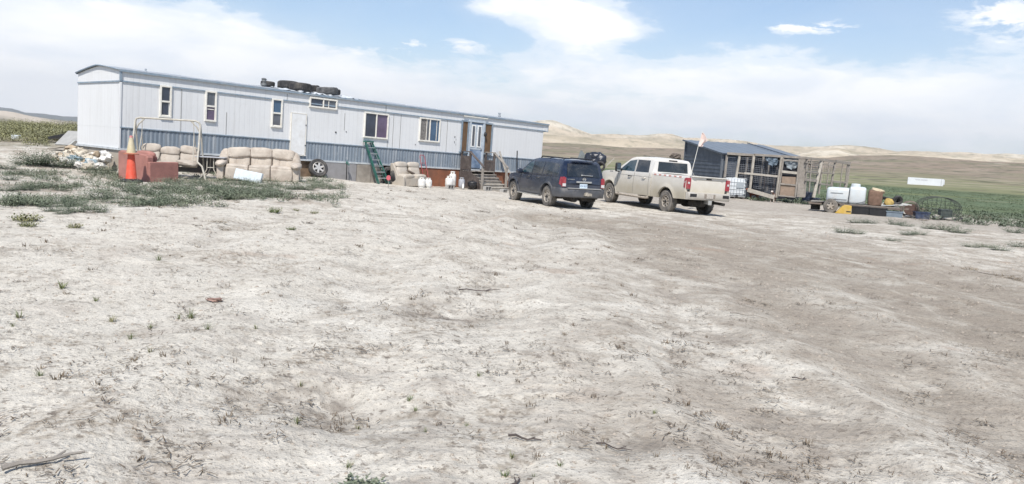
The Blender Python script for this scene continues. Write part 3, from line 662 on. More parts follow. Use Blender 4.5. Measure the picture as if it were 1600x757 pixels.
for i, (sx, sy, ro, wd, lb) in enumerate(tyres):
    p = Tm @ Vector((sx, sy, zr(sy)+wd/2+.02))
    q = MB(); tyre_mesh(q, ro, ro*.56, wd)
    for t in range(36):
        a = 2*math.pi*t/36; q.box((ro*math.cos(a), ro*math.sin(a), 0), (.02, .045, wd*.7), (0, 0, a))
    o = q.build('old_tyre', scuff if i == 4 else MM['rubber'], smooth=True, loc=p, rot=(R(random.uniform(-3, 4)), R(3), i))
    tag(o, lb, 'tyre', 'tyres lying on the mobile home roof')
# ------------------------------------------------------------------ entry steps
ex, ey, ez = TW(16.5, 0); ez = gz(*TW(16.3, -2.2)[:2])
st = thing('entry_steps', 'weathered dark wooden steps and railed landing under the blue front door', 'steps', (ex, ey, ez), YAW)
fl = .85; wd0, wd1 = -.92, .68; dk = -.68; RUN = .185
def part(nm, mt, fn, bevel=.006, par=None, smooth=False):
    q = MB(); fn(q); return q.build(nm, mt, par or st, bevel=bevel, smooth=smooth)
part('landing', MM['wood_grey'], lambda q: [q.box((wd0+(wd1-wd0)*(i+.5)/14, dk/2-.05, fl), ((wd1-wd0)/14-.012, -dk, .04)) for i in range(14)])
part('skirt_board', MM['wood_dark'], lambda q: ([q.box((wd0-.055, (dk-.1)*(i+.5)/8, fl/2-.1), (.03, -(dk-.1)/8-.008, fl+.12)) for i in range(8)], [q.box((wd0-.055, dk-.15-.1*i, fl/2-.1-.02*i), (.03, .092, fl+.05-.04*i)) for i in range(6)]), 0)
part('skirt_board', MM['wood_dark'], lambda q: q.box((wd1, dk/2, fl-.12), (.03, -dk, .2)))
nst = 5
for i in range(nst):
    z = fl*(nst-i)/(nst+1); y = dk-.03-RUN*(i+.5); wl = .0 if i < 3 else .10; tc_ = (wd0+wd1)/2+.06
    mt = MM['wood_grey'] if i < 3 else MM['wood_pale']
    part('tread', mt, lambda q: (q.box((tc_+wl/2, y, z), (1.44+wl*2, RUN+.05, .045))))
    part('riser', MM['wood_grey'] if i < 2 else MM['wood_pale'], lambda q: q.box((tc_+wl/2, y-.07, z-.08), (1.42+wl*2, .025, .10)), 0)
for sx in (wd0+.06, wd1-.04):
    part('stringer', MM['wood_dark'], lambda q: q.prism([(dk-.02, fl-.02), (dk-.03-RUN*nst, .10), (dk-.03-RUN*nst, -.15), (dk-.25, -.15), (dk-.02, .3)], sx-.02, sx+.02, plane='yz'), 0)
RH = .93
posts = [(wd0, -.08), (wd0, dk), (wd1, -.08), (wd1, dk)]
for (px, py) in posts: part('post', MM['wood_dark'], lambda q: q.box((px, py, (fl+RH)/2), (.09, .09, fl+RH)))
y2 = dk-RUN*nst+.06
for px in (wd0+.02, wd1+.02):
    part('post', MM['wood_grey'], lambda q: q.box((px, y2, .50), (.09, .09, 1.15)))
part('handrail', MM['wood_dark'], lambda q: (q.bar((wd0, .0, fl+RH), (wd0, dk-.03, fl+RH), .14, .04), q.bar((wd0, dk+.02, fl+RH), (wd0+.02, y2-.08, 1.10), .14, .04)))
part('handrail', MM['wood_grey'], lambda q: (q.bar((wd1, .0, fl+RH), (wd1, dk-.03, fl+RH), .14, .04), q.bar((wd1, dk+.02, fl+RH), (wd1+.02, y2-.08, 1.10), .14, .04)))
part('railing', MM['wood_dark'], lambda q: ([q.box((wd0, dk*(i+.5)/9, fl+.42 if i % 2 else fl+.30), (.03, .075, .84 if i % 2 == 0 else .6)) for i in range(9)], q.box((wd0, dk/2, fl+.45), (.04, -dk, .09)), q.box((wd0, dk/2, fl+.12), (.04, -dk, .09))), 0)
part('railing', MM['wood_dark'], lambda q: ([q.box((wd1, dk*(i+.5)/7, fl+.28), (.03, .06, .55)) for i in range(7)], q.box((wd1, dk/2, fl+.50), (.04, -dk, .09))), 0)
part('ground_board', MM['wood_pale'], lambda q: q.box((wd1-1.0, y2-.14, .03), (2.2, .2, .05)))
# boards leaning beside the steps
for i, (s0, w0, s1, w1, hh, nm, lb) in enumerate(((18.35, -.85, 18.1, -.10, 1.9, 'leaning_plank', 'pale grey plank leaning on the mobile home right of the steps, the wider one'), (18.75, -1.05, 18.2, -.12, 1.65, 'leaning_plank', 'narrow pale plank with its foot nearest the blue car, leaning beside the steps'))):
    a = Vector(TW(s0, w0)); b = Vector(TW(s1, w1)); b.z = a.z+hh
    o = MB().bar((0, 0, 0), b-a, .13-.04*i, .035).build('leaning_plank', MM['wood_pale'], bevel=.004, loc=a); tag(o, lb, 'plank', 'planks leaning by the steps')
a = Vector(TW(19.1, -.45)); o = MB().tube([(0, 0, 0), (-.03, .1, 1.0), (-.06, .22, 2.0)], .03, 8).build('iron_pole', MM['black'], smooth=True, loc=a); tag(o, 'thin black pole leaning upright on the wall behind the blue car', 'pole')
o = near_wall('wooden_crate', 'small brown wooden crate standing behind the blue car against the band', 'crate', 20.0, -.5)
q = MB()
for zz in (.55, .75, .95): 
    for sy in (-.25, .25): q.box((0, sy, zz), (.8, .02, .15))
    for sx in (-.4, .4): q.box((sx, 0, zz), (.02, .5, .15))
q.build('slat_side', MM['plywood'], o); q = MB()
for sx in (-.38, .38):
    for sy in (-.23, .23): q.box((sx, sy, .5), (.05, .05, 1.0))
q.build('corner_post', MM['wood_grey'], o)
# ------------------------------------------------------------------ things along the wall
steel = mat('painted_tank', (.74, .74, .72), .45, .06, 6, dirt=(.45, .38, .30), dirt_amt=.5, dirt_scale=8); tank_grey = mat('tank_grey', (.36, .37, .40), .5, .15, 6, dirt=(.2, .18, .16), dirt_amt=.5)
brass = mat('valve_brass', (.35, .28, .14), .4, metal=.8)
def cylinder_tank(label, s_, w_, h=.46, r_=.155, mt=None, lying=False, dz=0, rz=0):
    t = near_wall('propane_cylinder', label, 'gas cylinder', s_, w_, rz, 'propane cylinders along the mobile home', dz)
    q = MB(); q.lathe([(0, .03), (r_*.75, .03), (r_*.9, .05), (r_, .10), (r_, h*.66), (r_*.93, h*.78), (r_*.6, h*.84), (0, h*.85)], 20); q.build('tank', mt or steel, t, smooth=True)
    q = MB(); q.lathe([(r_*.72, 0), (r_*.78, 0), (r_*.78, .05), (r_*.72, .05)], 20); q.build('foot_ring', mt or steel, t, smooth=True)
    q = MB()
    for j in range(3):
        a0 = j*2.09
        for k in range(7):
            a, b = a0+k*.2, a0+(k+1)*.2; rr_ = r_*.62
            q.add([(rr_*math.cos(a), rr_*math.sin(a), h*.8), (rr_*math.cos(b), rr_*math.sin(b), h*.8), (rr_*math.cos(b), rr_*math.sin(b), h*.97), (rr_*math.cos(a), rr_*math.sin(a), h*.97)], [(0, 1, 2, 3)])
    q.lathe([(r_*.60, h*.96), (r_*.65, h*.96), (r_*.65, h), (r_*.60, h), (r_*.60, h*.96)], 20); q.build('collar', mt or steel, t, fixn=False)
    q = MB(); q.tube([(0, 0, h*.84), (0, 0, h*.95)], .022, 8); q.tube([(-.04, 0, h*.9), (.05, 0, h*.9)], .014, 8); q.build('valve', brass, t)
    return t
cylinder_tank('squat white propane cylinder standing left of its twin beside the cream loveseat', 11.78, -1.75, .44, .165)
cylinder_tank('white propane cylinder right of its twin, at the corner of the cream loveseat', 12.18, -1.72, .44, .155)
cylinder_tank('tall white propane cylinder at the back of the group on the board', 14.72, -.45, .72, .17, dz=.03)
cylinder_tank('round white propane cylinder at the left front of the group on the board', 14.28, -.72, .52, .19, dz=.03)
cylinder_tank('grey propane cylinder at the right of the white group by the steps', 14.85, -.95, .50, .15, tank_grey, dz=.03)
a = TW(14.7, -.95)
o = MB().box((0, 0, .02), (2.9, .24, .045)).build('ground_plank', MM['wood_pale'], bevel=.004, loc=(a[0], a[1], a[2]), rot=(0, R(1.2), YAW-.05)); tag(o, 'long pale plank on the ground under the propane cylinders', 'plank')
o = near_wall('cast_iron_pot', 'round black iron pot on the board beside the dark steps', 'pot', 15.25, -1.25, dz=.04)
q = MB(); q.lathe([(0, .02), (.13, .02), (.2, .10), (.22, .2), (.21, .27), (.22, .28)], 20); q.build('bowl', MM['black'], o, smooth=True)
q = MB(); q.lathe([(.225, .28), (.21, .31), (.12, .345), (0, .355)], 20); q.tube([(-.04, 0, .35), (-.03, 0, .39), (.03, 0, .39), (.04, 0, .35)], .01, 6); q.build('lid', MM['black'], o, smooth=True)
q = MB(); q.tube([(-.22, 0, .24), (-.28, 0, .23), (-.28, .05, .23), (-.22, .05, .24)], .01, 6); q.tube([(.22, 0, .24), (.28, 0, .23), (.28, .05, .23), (.22, .05, .24)], .01, 6); q.build('handle', MM['black'], o)
conc = mat('concrete', (.36, .35, .33), .95, .15, 14, bump=.6, bscale=60)
def block(label, s_, w_, rz=0, dz=0):
    q = MB(); q.box((0, -.085, .1), (.39, .03, .19)); q.box((0, .085, .1), (.39, .03, .19))
    for sx in (-.18, 0, .18): q.box((sx, 0, .1), (.03, .14, .188))
    x, y, z = TW(s_, w_)
    o = q.build('concrete_block', conc, loc=(x, y, z+.085+dz-.085), rot=(R(90), 0, YAW+rz)); o.location.z = z+.10+dz
    return tag(o, label, 'concrete block', 'concrete blocks by the steps')
block('grey hollow block lying left of the white gas cylinders', 13.75, -1.25, .1); block('grey hollow block between the iron pot and the steps', 15.65, -1.75, .05); block('grey block tucked under the front edge of the steps', 15.95, -2.5, .3, -.05)
# small bottle by the tanks
o = near_wall('plastic_bottle', 'small white bottle standing in front of the grey gas cylinder', 'bottle', 14.72, -1.2, dz=.05)
q = MB(); q.lathe([(0, 0), (.045, 0), (.045, .17), (.02, .21), (.02, .24)], 12); q.build('bottle_body', steel, o, smooth=True); q = MB(); q.lathe([(.024, .235), (.024, .265), (0, .265)], 10); q.build('cap', MM['trim_white'], o)
# hand truck
red = mat('red_paint', (.36, .045, .05), .5, .3, 6, dirt=(.3, .2, .17), dirt_amt=.5, dirt_scale=6)
o = near_wall('hand_truck', 'faded red two-wheeled hand truck leaning on the wall behind the white cylinders', 'hand truck', 13.0, -.62)
q = MB()
for sx in (-.14, .14): q.tube([(sx, -.05, .12), (sx, .18, .75), (sx*.95, .38, 1.32)], .014, 8)
q.tube([(-.133, .38, 1.32), (-.10, .41, 1.40), (.10, .41, 1.40), (.133, .38, 1.32)], .014, 8)
for z, y in ((.35, .03), (.75, .18), (1.05, .285)): q.tube([(-.14, y, z), (.14, y, z)], .011, 8)
q.build('frame', red, o, smooth=True)
q = MB(); q.box((0, -.17, .02), (.36, .22, .012)); q.build('toe_plate', red, o)
for sx in (-.2, .2):
    q = MB(); q.lathe([(0, sx-.02), (.12, sx-.03), (.13, sx), (.12, sx+.03), (0, sx+.02)], 18, 'x', (0, .02, .13)); q.build('wheel', MM['rubber'], o, smooth=True)
# ladder
grn = mat('green_fibreglass', (.018, .10, .082), .45, .2, 5, dirt=(.2, .22, .2), dirt_amt=.35); alu = mat('aluminium', (.55, .56, .57), .4, .1, 8, metal=.6)
o = near_wall('step_ladder', 'green folding stepladder with pale rungs leaning against the mobile home', 'ladder', 10.45, -.86, 0.12)
H_ = 1.74
def lp(t, sx, off=0): return Vector((sx*(.30-.12*t)+.0-.28*t, .72*t+off, H_*t))
for sx in (-1, 1):
    q = MB(); q.bar(lp(0, sx), lp(1, sx), .03, .085, up=(0, 1, 0)); q.build('side_rail', grn, o, bevel=.003)
    q = MB(); q.bar(lp(0.02, sx*.85, .12), lp(.98, sx*.85, .10), .025, .05, up=(0, 1, 0)); q.build('rear_leg', grn, o)
for i in range(6):
    t = .14+i*.145; a, b = lp(t, -1), lp(t, 1); q = MB(); q.bar(a, b, .085, .025); q.build('rung', alu, o)
q = MB(); q.box(lp(1, 0)+Vector((0, .03, .02)), (.44, .2, .07)); q.build('top_cap', grn, o, bevel=.01)
for i in range(3):
    t = .2+i*.27; q = MB(); q.bar(lp(t, -.85, .11), lp(t, .85, .11), .03, .015); q.build('rear_brace', alu, o)
# hydrant, reflector stake
o = near_wall('yard_hydrant', 'slim green water hydrant standing before the beige skirting', 'hydrant', 8.95, -.25)
q = MB(); q.tube([(0, 0, 0), (0, 0, .72)], .022, 8); q.build('standpipe', MM['black'], o, smooth=True)
q = MB(); q.puff((0, -.02, .76), (.09, .13, .13), .8, 8); q.tube([(0, -.05, .76), (0, -.13, .73), (0, -.15, .66)], .022, 8); q.build('spout_head', grn, o, smooth=True)
q = MB(); q.tube([(0, .02, .80), (.04, .06, .86), (.10, .10, .84)], .012, 6); q.build('lever', grn, o)
x, y, z = G(606.5, 294)
o = thing('reflector_stake', 'small pink-red reflector disc on a stake in front of the cream loveseat', 'marker', (x, y, z), -.2)
q = MB(); q.tube([(0, 0, 0), (0, 0, .34)], .012, 6); q.build('stake', MM['wood_grey'], o); q = MB(); q.prism([(.085*math.cos(a*math.pi/4+.39), .39+.10*math.sin(a*math.pi/4+.39)) for a in range(8)], -.012, .012); q.build('disc', mat('pink_reflector', (.50, .11, .13), .4), o)
# tyres hidden beside the loveseat
for i, (s_, w_, rx, lb) in enumerate(((11.0, -.45, 78, 'upright black tyre in the gap behind the ladder'), (11.35, -.62, 70, 'black tyre leaning behind the left side of the cream loveseat'))):
    x, y, z = TW(s_, w_); q = MB(); tyre_mesh(q, .38, .22, .24)
    o = q.build('old_tyre', MM['rubber'], smooth=True, loc=(x, y, z+.37), rot=(R(rx), 0, YAW+.2*i)); tag(o, lb, 'tyre', 'tyres stacked by the skirting')
# ------------------------------------------------------------------ sofas
cream = mat('cream_leather', (.43, .39, .335), .6, .08, 5, bump=.25, bscale=9, dirt=(.30, .24, .18), dirt_amt=.4, dirt_scale=4)
tan = mat('tan_suede', (.46, .41, .35), .85, .14, 4, bump=.3, bscale=10, dirt=(.24, .185, .145), dirt_amt=.6, dirt_scale=3)
seam_shade_fabric = mat('seam_shadow_fabric', (.14, .11, .09), .9)  # dark fabric of the torn cover; also paints shade in sofa creases
t = near_wall('cream_loveseat', 'cream two-seat sofa section without arms, its side panel showing, beside the ladder', 'sofa', 11.85, -.80, .06)
cw = 1.56
q = MB(); q.prism([(-.50, 0), (-.50, .42), (-.44, .46), (-.12, .46), (.24, .98), (.40, .96), (.34, 0)], -cw/2, -cw/2+.10, plane='yz'); q.build('side_panel', cream, t, bevel=.02)
q = MB(); q.box((.05, -.02, .20), (cw-.1, .78, .38)); q.build('base', cream, t, bevel=.03)
for i, cx in enumerate((-.33, .38)):
    q = MB(); q.puff((cx, -.10, .43), (.70, .66, .22), .55, 12, wob=.02, seed=i); q.build('seat_cushion', cream, t, smooth=True)
    q = MB(); q.puff((cx, .17, .66), (.62, .26, .50), .55, 12, (R(-22), 0, 0), .02, i+3); q.build('back_cushion', cream, t, smooth=True)
    q = MB(); q.puff((cx, .24, .90), (.70, .30, .28), .6, 12, (R(-15), 0, 0), .03, i+7); q.build('head_cushion', cream, t, smooth=True)
q = MB(); q.puff((.02, -.1, .60), (.62, .14, .10), .9, 8, (0, R(18), .1), .12, 3); q.build('torn_cover', seam_shade_fabric, t, smooth=True)
# tan reclining sofa facing the camera
sx_, sy_ = ray(405, 281)[:2]; kk = 26.6/sy_; sx_, sy_ = sx_*kk, 26.6
t = thing('tan_recliner_sofa', 'wide tan three-seat reclining sofa with puffy backs standing among weeds', 'sofa', (sx_, sy_, gz(sx_, sy_)), .22)
q = MB(); q.box((0, .12, .24), (2.3, .8, .38)); q.build('base', tan, t, bevel=.03)
q = MB(); q.box((0, .52, .50), (2.35, .12, .75)); q.build('back_shell', tan, t, bevel=.03)
for i in range(3):
    cx = -.70+.70*i+.03
    q = MB(); q.puff((cx, -.02, .40), (.76, .84, .24), .42, 14, (0, R((2, -2, 3)[i]), 0), wob=.035, seed=i); q.build('seat_cushion', tan, t, smooth=True)
    q = MB(); q.puff((cx, -.36, .22), (.73, .18, .42), .32, 12, wob=.02, seed=i+5); q.build('footrest', tan, t, smooth=True)
    for k, dx in enumerate((-.2, .02, .22)):
        q = MB(); q.puff((cx+dx, .29, .62), (.27, .22, .48), .5, 10, (R(-10), 0, 0), .02, i*3+k); q.build('back_cushion', tan, t, smooth=True)
    q = MB(); q.puff((cx, .33, .88+.02*(i % 2)), (.80, .36, .38), .5, 14, (R(-8), R((-3, 1, 4)[i]), 0), .04, i+9); q.build('head_cushion', tan, t, smooth=True)
for cx in (-.32, .38):
    q = MB(); q.tube([(cx, -.47, .06), (cx, -.46, .40), (cx, -.36, .50), (cx, .12, .52), (cx, .16, .60), (cx, .20, 1.02)], .014, 6); q.build('seam_shade_fabric', seam_shade_fabric, t)  # dark tubes paint the shade in the gaps between cushions
for i in range(3):
    q = MB(); cx = -.67+.70*i; q.tube([(cx-.32, .17, .80), (cx, .155, .77), (cx+.32, .17, .80)], .012, 6); q.build('seam_shade_fabric', seam_shade_fabric, t)
for sx in (-1, 1):
    q = MB(); q.box((sx*1.20, .08, .26), (.22, .95, .50)); q.build('arm', tan, t, bevel=.04)
    q = MB(); q.puff((sx*1.20, -.04, .54), (.36, 1.02, .22), .8, 12, (R(4), R(sx*8), 0), .06, 4); q.build('arm_pad', tan, t, smooth=True)
    q = MB(); q.puff((sx*1.15, .34, .70), (.34, .32, .60), .8, 12, (R(-8), R(-sx*12), 0), .05, 8); q.build('side_wing', tan, t, smooth=True)
# pale panel lying in front of the sofa
x, y, z = G(388, 284)
q = MB(); q.box((0, 0, .17), (1.05, .10, .34), (R(-14), R(6), 0)); o = q.build('pale_blue_panel', mat('pale_blue', (.56, .63, .68), .6, .08, 4, dirt=(.4, .38, .35), dirt_amt=.4), bevel=.02, loc=(x, y, z+.03), rot=(0, 0, -.35)); tag(o, 'pale blue-white panel lying on its edge in front of the tan sofa', 'panel')
# wheel with alloy rim leaning by the skirting
x, y, z = TW(7.5, -.45)
t = thing('spare_wheel', 'loose car wheel with spoked silver rim leaning against the grey skirting', 'wheel', (x, y, z), YAW-.25, rot=(R(-22), 0, YAW-.25))
q = MB(); tyre_mesh(q, .385, .235, .24, 'y', (0, 0, .38)); q.build('tyre', MM['rubber'], t, smooth=True)
def rim_mesh(q, ri, yo, n=6, c=(0, 0, 0), sgn=-1, sw=.075):
    q.lathe([(ri, yo+sgn*.02), (ri*.93, yo+sgn*.03), (ri*.88, yo-sgn*.01), (ri*.86, yo-sgn*.07)], 28, 'y', c)
    q.lathe([(0, yo+sgn*.012), (ri*.24, yo+sgn*.012), (ri*.30, yo-sgn*.012)], 18, 'y', c)
    for k in range(n):
        a = 2*math.pi*k/n+.3; r0, r1 = ri*.2, ri*.92; ca, sa = math.cos(a), math.sin(a)
        q.bar((c[0]+r0*ca, c[1]+yo-sgn*.004, c[2]+r0*sa), (c[0]+r1*ca, c[1]+yo+sgn*.006, c[2]+r1*sa), sw, .035, up=(0, 1, 0)) if False else None
        px, pz = -sa, ca
        y0 = c[1]+yo-sgn*.03; y1 = c[1]+yo+sgn*.010
        vs = []
        for yy in (y0, y1):
            for rr_, hw in ((r0, sw*.55), (r1, sw*.45)):
                for sg_ in (-1, 1): vs.append((c[0]+rr_*ca+sg_*hw*px, yy, c[2]+rr_*sa+sg_*hw*pz))
        q.add(vs, [(0, 1, 3, 2), (4, 6, 7, 5), (0, 4, 5, 1), (2, 3, 7, 6), (0, 2, 6, 4), (1, 5, 7, 3)])
def rim_back(q, ri, yo, c=(0, 0, 0), sgn=-1): q.lathe([(0, yo-sgn*.05), (ri*.9, yo-sgn*.05)], 24, 'y', c)
alloy = mat('alloy_rim', (.48, .47, .45), .45, .12, 7, metal=.4, dirt=(.36, .31, .26), dirt_amt=.6)
q = MB(); rim_mesh(q, .24, -.08, 6, (0, 0, .38)); rm = q.build('rim', alloy, t, smooth=True); q = MB(); rim_back(q, .24, -.08, (0, 0, .38)); q.build('rim_well', MM['black'], rm)
# garden swing
metal_cream = mat('cream_tube', (.46, .44, .38), .5, .12, 8, dirt=(.3, .25, .2), dirt_amt=.5, dirt_scale=9)
k_ = 26.2; rx_ = ray(262, 272); sx_ = rx_[0]/rx_[1]*k_
t = thing('garden_swing', 'cream metal garden swing frame holding a three-seat bench of grey-beige cushions', 'swing', (sx_, k_, gz(sx_, k_)-.02), .14)
SW, SHt = 1.02, 1.95
q = MB(); q.tube([(-SW, 0, SHt-.14), (-SW+.03, 0, SHt-.04), (-SW+.14, 0, SHt), (SW-.16, 0, SHt+.0), (SW-.04, 0, SHt-.05), (SW, 0, SHt-.16)], .032, 10); q.build('top_beam', metal_cream, t, smooth=True)
for sx in (-1, 1):
    q = MB(); q.tube([(sx*SW, 0, SHt-.10), (sx*(SW+.02), .55, 0)], .03, 8); q.build('leg', metal_cream, t, smooth=True)
    q = MB(); q.tube([(sx*SW, 0, SHt-.10), (sx*(SW+.01), -.22, 1.1), (sx*(SW+.04), -.50, .62), (sx*(SW+.22), -.62, .48), (sx*(SW+.36), -.68, 0)], .03, 8); q.build('leg', metal_cream, t, smooth=True)
    q = MB(); q.tube([(sx*(SW-.30), 0, SHt-.01), (sx*(SW-.10), .0, SHt-.22), (sx*SW, .03, SHt-.42)], .022, 8); q.build('corner_brace', metal_cream, t, smooth=True)
    q = MB(); q.tube([(sx*(SW-.22), 0, SHt-.02), (sx*(SW-.20), .02, SHt-.5)], .012, 6); q.tube([(sx*(SW-.2), .02, SHt-.5), (sx*(SW-.16), -.26, .58)], .014, 6); q.tube([(sx*(SW-.2), .02, SHt-.5), (sx*(SW-.16), .3, .75)], .014, 6); q.build('hanger', metal_cream, t, smooth=True)
q = MB()
for sx in (-.86, 0, .86): q.tube([(sx, -.36, .50), (sx, .12, .42), (sx, .38, .95)], .018, 6)
q.tube([(-.9, -.36, .50), (.9, -.36, .50)], .02, 6); q.tube([(-.9, .38, .95), (.9, .38, .95)], .02, 6); q.tube([(-.9, .12, .42), (.9, .12, .42)], .02, 6); q.build('bench_frame', metal_cream, t, smooth=True)
cush = mat('swing_cushion', (.40, .36, .31), .9, .12, 5, bump=.3, bscale=12, dirt=(.27, .22, .175), dirt_amt=.6, dirt_scale=3.5)
for i, (cx, dz_, rr) in enumerate(((-.62, .04, .06), (.0, -.03, 0), (.62, .02, -.12))):
    q = MB(); q.puff((cx, .26, .70+dz_), (.60, .16, .42), .6, 12, (R(-22), 0, rr*.3), .04, i); q.build('back_cushion', cush, t, smooth=True)
    q = MB(); q.puff((cx, .34, .93+dz_), (.64, .26, .30), .6, 12, (R(-18), R(-rr*60), 0), .05, i+4); q.build('head_cushion', cush, t, smooth=True)
    q = MB(); q.puff((cx+(.06 if i == 2 else 0), -.10 if i < 2 else -.18, .50+(.05 if i == 2 else 0)), (.64, .58, .17), .6, 12, (R(4), R(8 if i == 2 else 0), 0), .04, i+8); q.build('seat_cushion', cush, t, smooth=True)
# folding table between the swing and the sofa
k_ = 26.4; rx_ = ray(331, 274); sx_ = rx_[0]/rx_[1]*k_
t = thing('folding_table', 'small grey folding table on curved legs between the swing and the tan sofa', 'table', (sx_, k_, gz(sx_, k_)), .12)
q = MB(); q.box((.0, 0, .74), (.95, .6, .035)); q.build('tabletop', mat('table_top', (.33, .34, .36), .6, .1, 5), t, bevel=.012)
for sy in (-.2, .2):
    for sx in (-1, 1):
        q = MB(); q.tube([(sx*.10, sy, .72), (sx*.11, sy, .34), (sx*.20, sy, .16), (sx*.36, sy, 0.02)], .016, 8); q.build('leg', metal_cream, t, smooth=True)
q = MB(); q.tube([(-.11, -.2, .40), (.11, -.2, .40)], .013, 6); q.tube([(-.11, .2, .40), (.11, .2, .40)], .013, 6); q.tube([(0, -.2, .40), (0, .2, .40)], .013, 6); q.build('cross_brace', metal_cream, t)
# red-pink armchair seen from behind
pink = mat('pink_suede', (.33, .155, .13), .85, .14, 3, bump=.4, bscale=14, dirt=(.24, .12, .10), dirt_amt=.75, dirt_scale=2)
k_ = 24.35; rx_ = ray(230, 284); cx_ = rx_[0]/rx_[1]*k_
t = thing('pink_armchair', 'dusty pink armchair turned away, back and outer arm showing, by the orange cone', 'armchair', (cx_, k_, gz(cx_, k_)-.03), YAW+.30)
# local x along wall (front of the chair), +y to the far left
q = MB(); q.prism([(0, 0), (0, .78), (.06, .86), (1.22, .95), (1.34, .90), (1.34, 0)], .0, .24, plane='yz'); q.build('backrest', pink, t, bevel=.035)
q = MB(); q.box((.56, .02, .32), (1.08, .22, .66)); q.build('arm', pink, t, bevel=.025)
q = MB(); q.box((.6, 1.24, .32), (1.0, .2, .62)); q.build('arm', pink, t, bevel=.03)
q = MB(); q.box((.6, .55, .25), (.9, .85, .3)); q.puff((.6, .55, .44), (.86, .84, .2), .5, 10); q.build('seat_cushion', pink, t, smooth=True)
q = MB(); q.puff((.30, .42, .86), (.24, .78, .24), .75, 12, (R(2), 0, 0), .02, 2); q.build('back_cushion', pink, t, smooth=True)
q = MB(); q.puff((.44, .55, .72), (.26, .8, .30), .7, 12, (0, 0, 0), .02, 5); q.build('back_cushion', pink, t, smooth=True)
# traffic cone stack
x, y, z = G(205, 286)
t = thing('traffic_cone', 'tall orange-red cone on a black base with a dirty white cone stood on top', 'traffic cone', (x, y, z), .3)
org = mat('cone_orange', (.62, .075, .035), .6, .15, 6, dirt=(.42, .17, .12), dirt_amt=.6, dirt_scale=6)
q = MB(); q.lathe([(.17, .10), (.16, .12), (.095, .82), (.09, .84)], 24); q.build('lower_cone', org, t, smooth=True)
q = MB(); q.lathe([(.0, 0), (.30, 0), (.33, .03), (.31, .08), (.19, .11), (.17, .10)], 8); q.build('base', MM['black'], t)
q = MB(); q.lathe([(0, .835), (.22, .835), (.225, .86), (.14, .875), (.135, .88)], 24); b_ = q.build('upper_flange', mat('faded_orange', (.42, .16, .10), .7, .2, 6), t, smooth=True)
q = MB(); q.lathe([(.14, .87), (.13, .9), (.055, 1.32), (.05, 1.33)], 24); q.build('upper_cone', mat('dirty_reflective', (.42, .36, .22), .6, .25, 5, dirt=(.55, .5, .42), dirt_amt=.6), t, smooth=True)
q = MB(); q.lathe([(.052, 1.325), (.045, 1.38), (.02, 1.39), (0, 1.39)], 16); q.build('tip', mat('faded_pink', (.5, .2, .2), .7), t, smooth=True)
# rubble and rags at the end wall, each piece on its own
ragm = [mat('rag_cream', (.50, .45, .37), .9, .15, 5, bump=.5, bscale=12), mat('rag_white', (.60, .58, .54), .9, .1, 5, bump=.5, bscale=12), mat('rag_blue', (.30, .38, .42), .9, .2, 5, bump=.5), mat('rag_tan', (.36, .29, .21), .9, .2, 5, bump=.5)]
rnd = random.Random(5)
for i in range(58):
    v = rnd.uniform(0, 1); s_ = -.28-.9*rnd.random()**1.5; w_ = .55+3.7*(1-v)+rnd.uniform(-.2, .2)
    x, y, z = TW(s_, w_-.6); szz = rnd.uniform(.2, .55); up_ = max(0, (1.1+s_)*.55)*rnd.random()
    q = MB(); q.puff((0, 0, .08+up_), (szz, szz*rnd.uniform(.5, .9), szz*rnd.uniform(.4, .7)), rnd.uniform(.6, 1.1), 9, (rnd.uniform(-.5, .5), rnd.uniform(-.5, .5), rnd.uniform(0, 3)), .34, i)
    ci = rnd.choice((0, 0, 1, 1, 0, 3)) if i % 10 else 2
    o = q.build('rag_bundle', ragm[ci], loc=(x, y, z), smooth=True, sharp=50); tag(o, ('cream crumpled bundle', 'white crumpled bundle', 'blue-grey crumpled bundle', 'brownish crumpled bundle')[ci]+' in the heap at the near end wall', 'bundle', 'heap of pale bundles at the end wall')
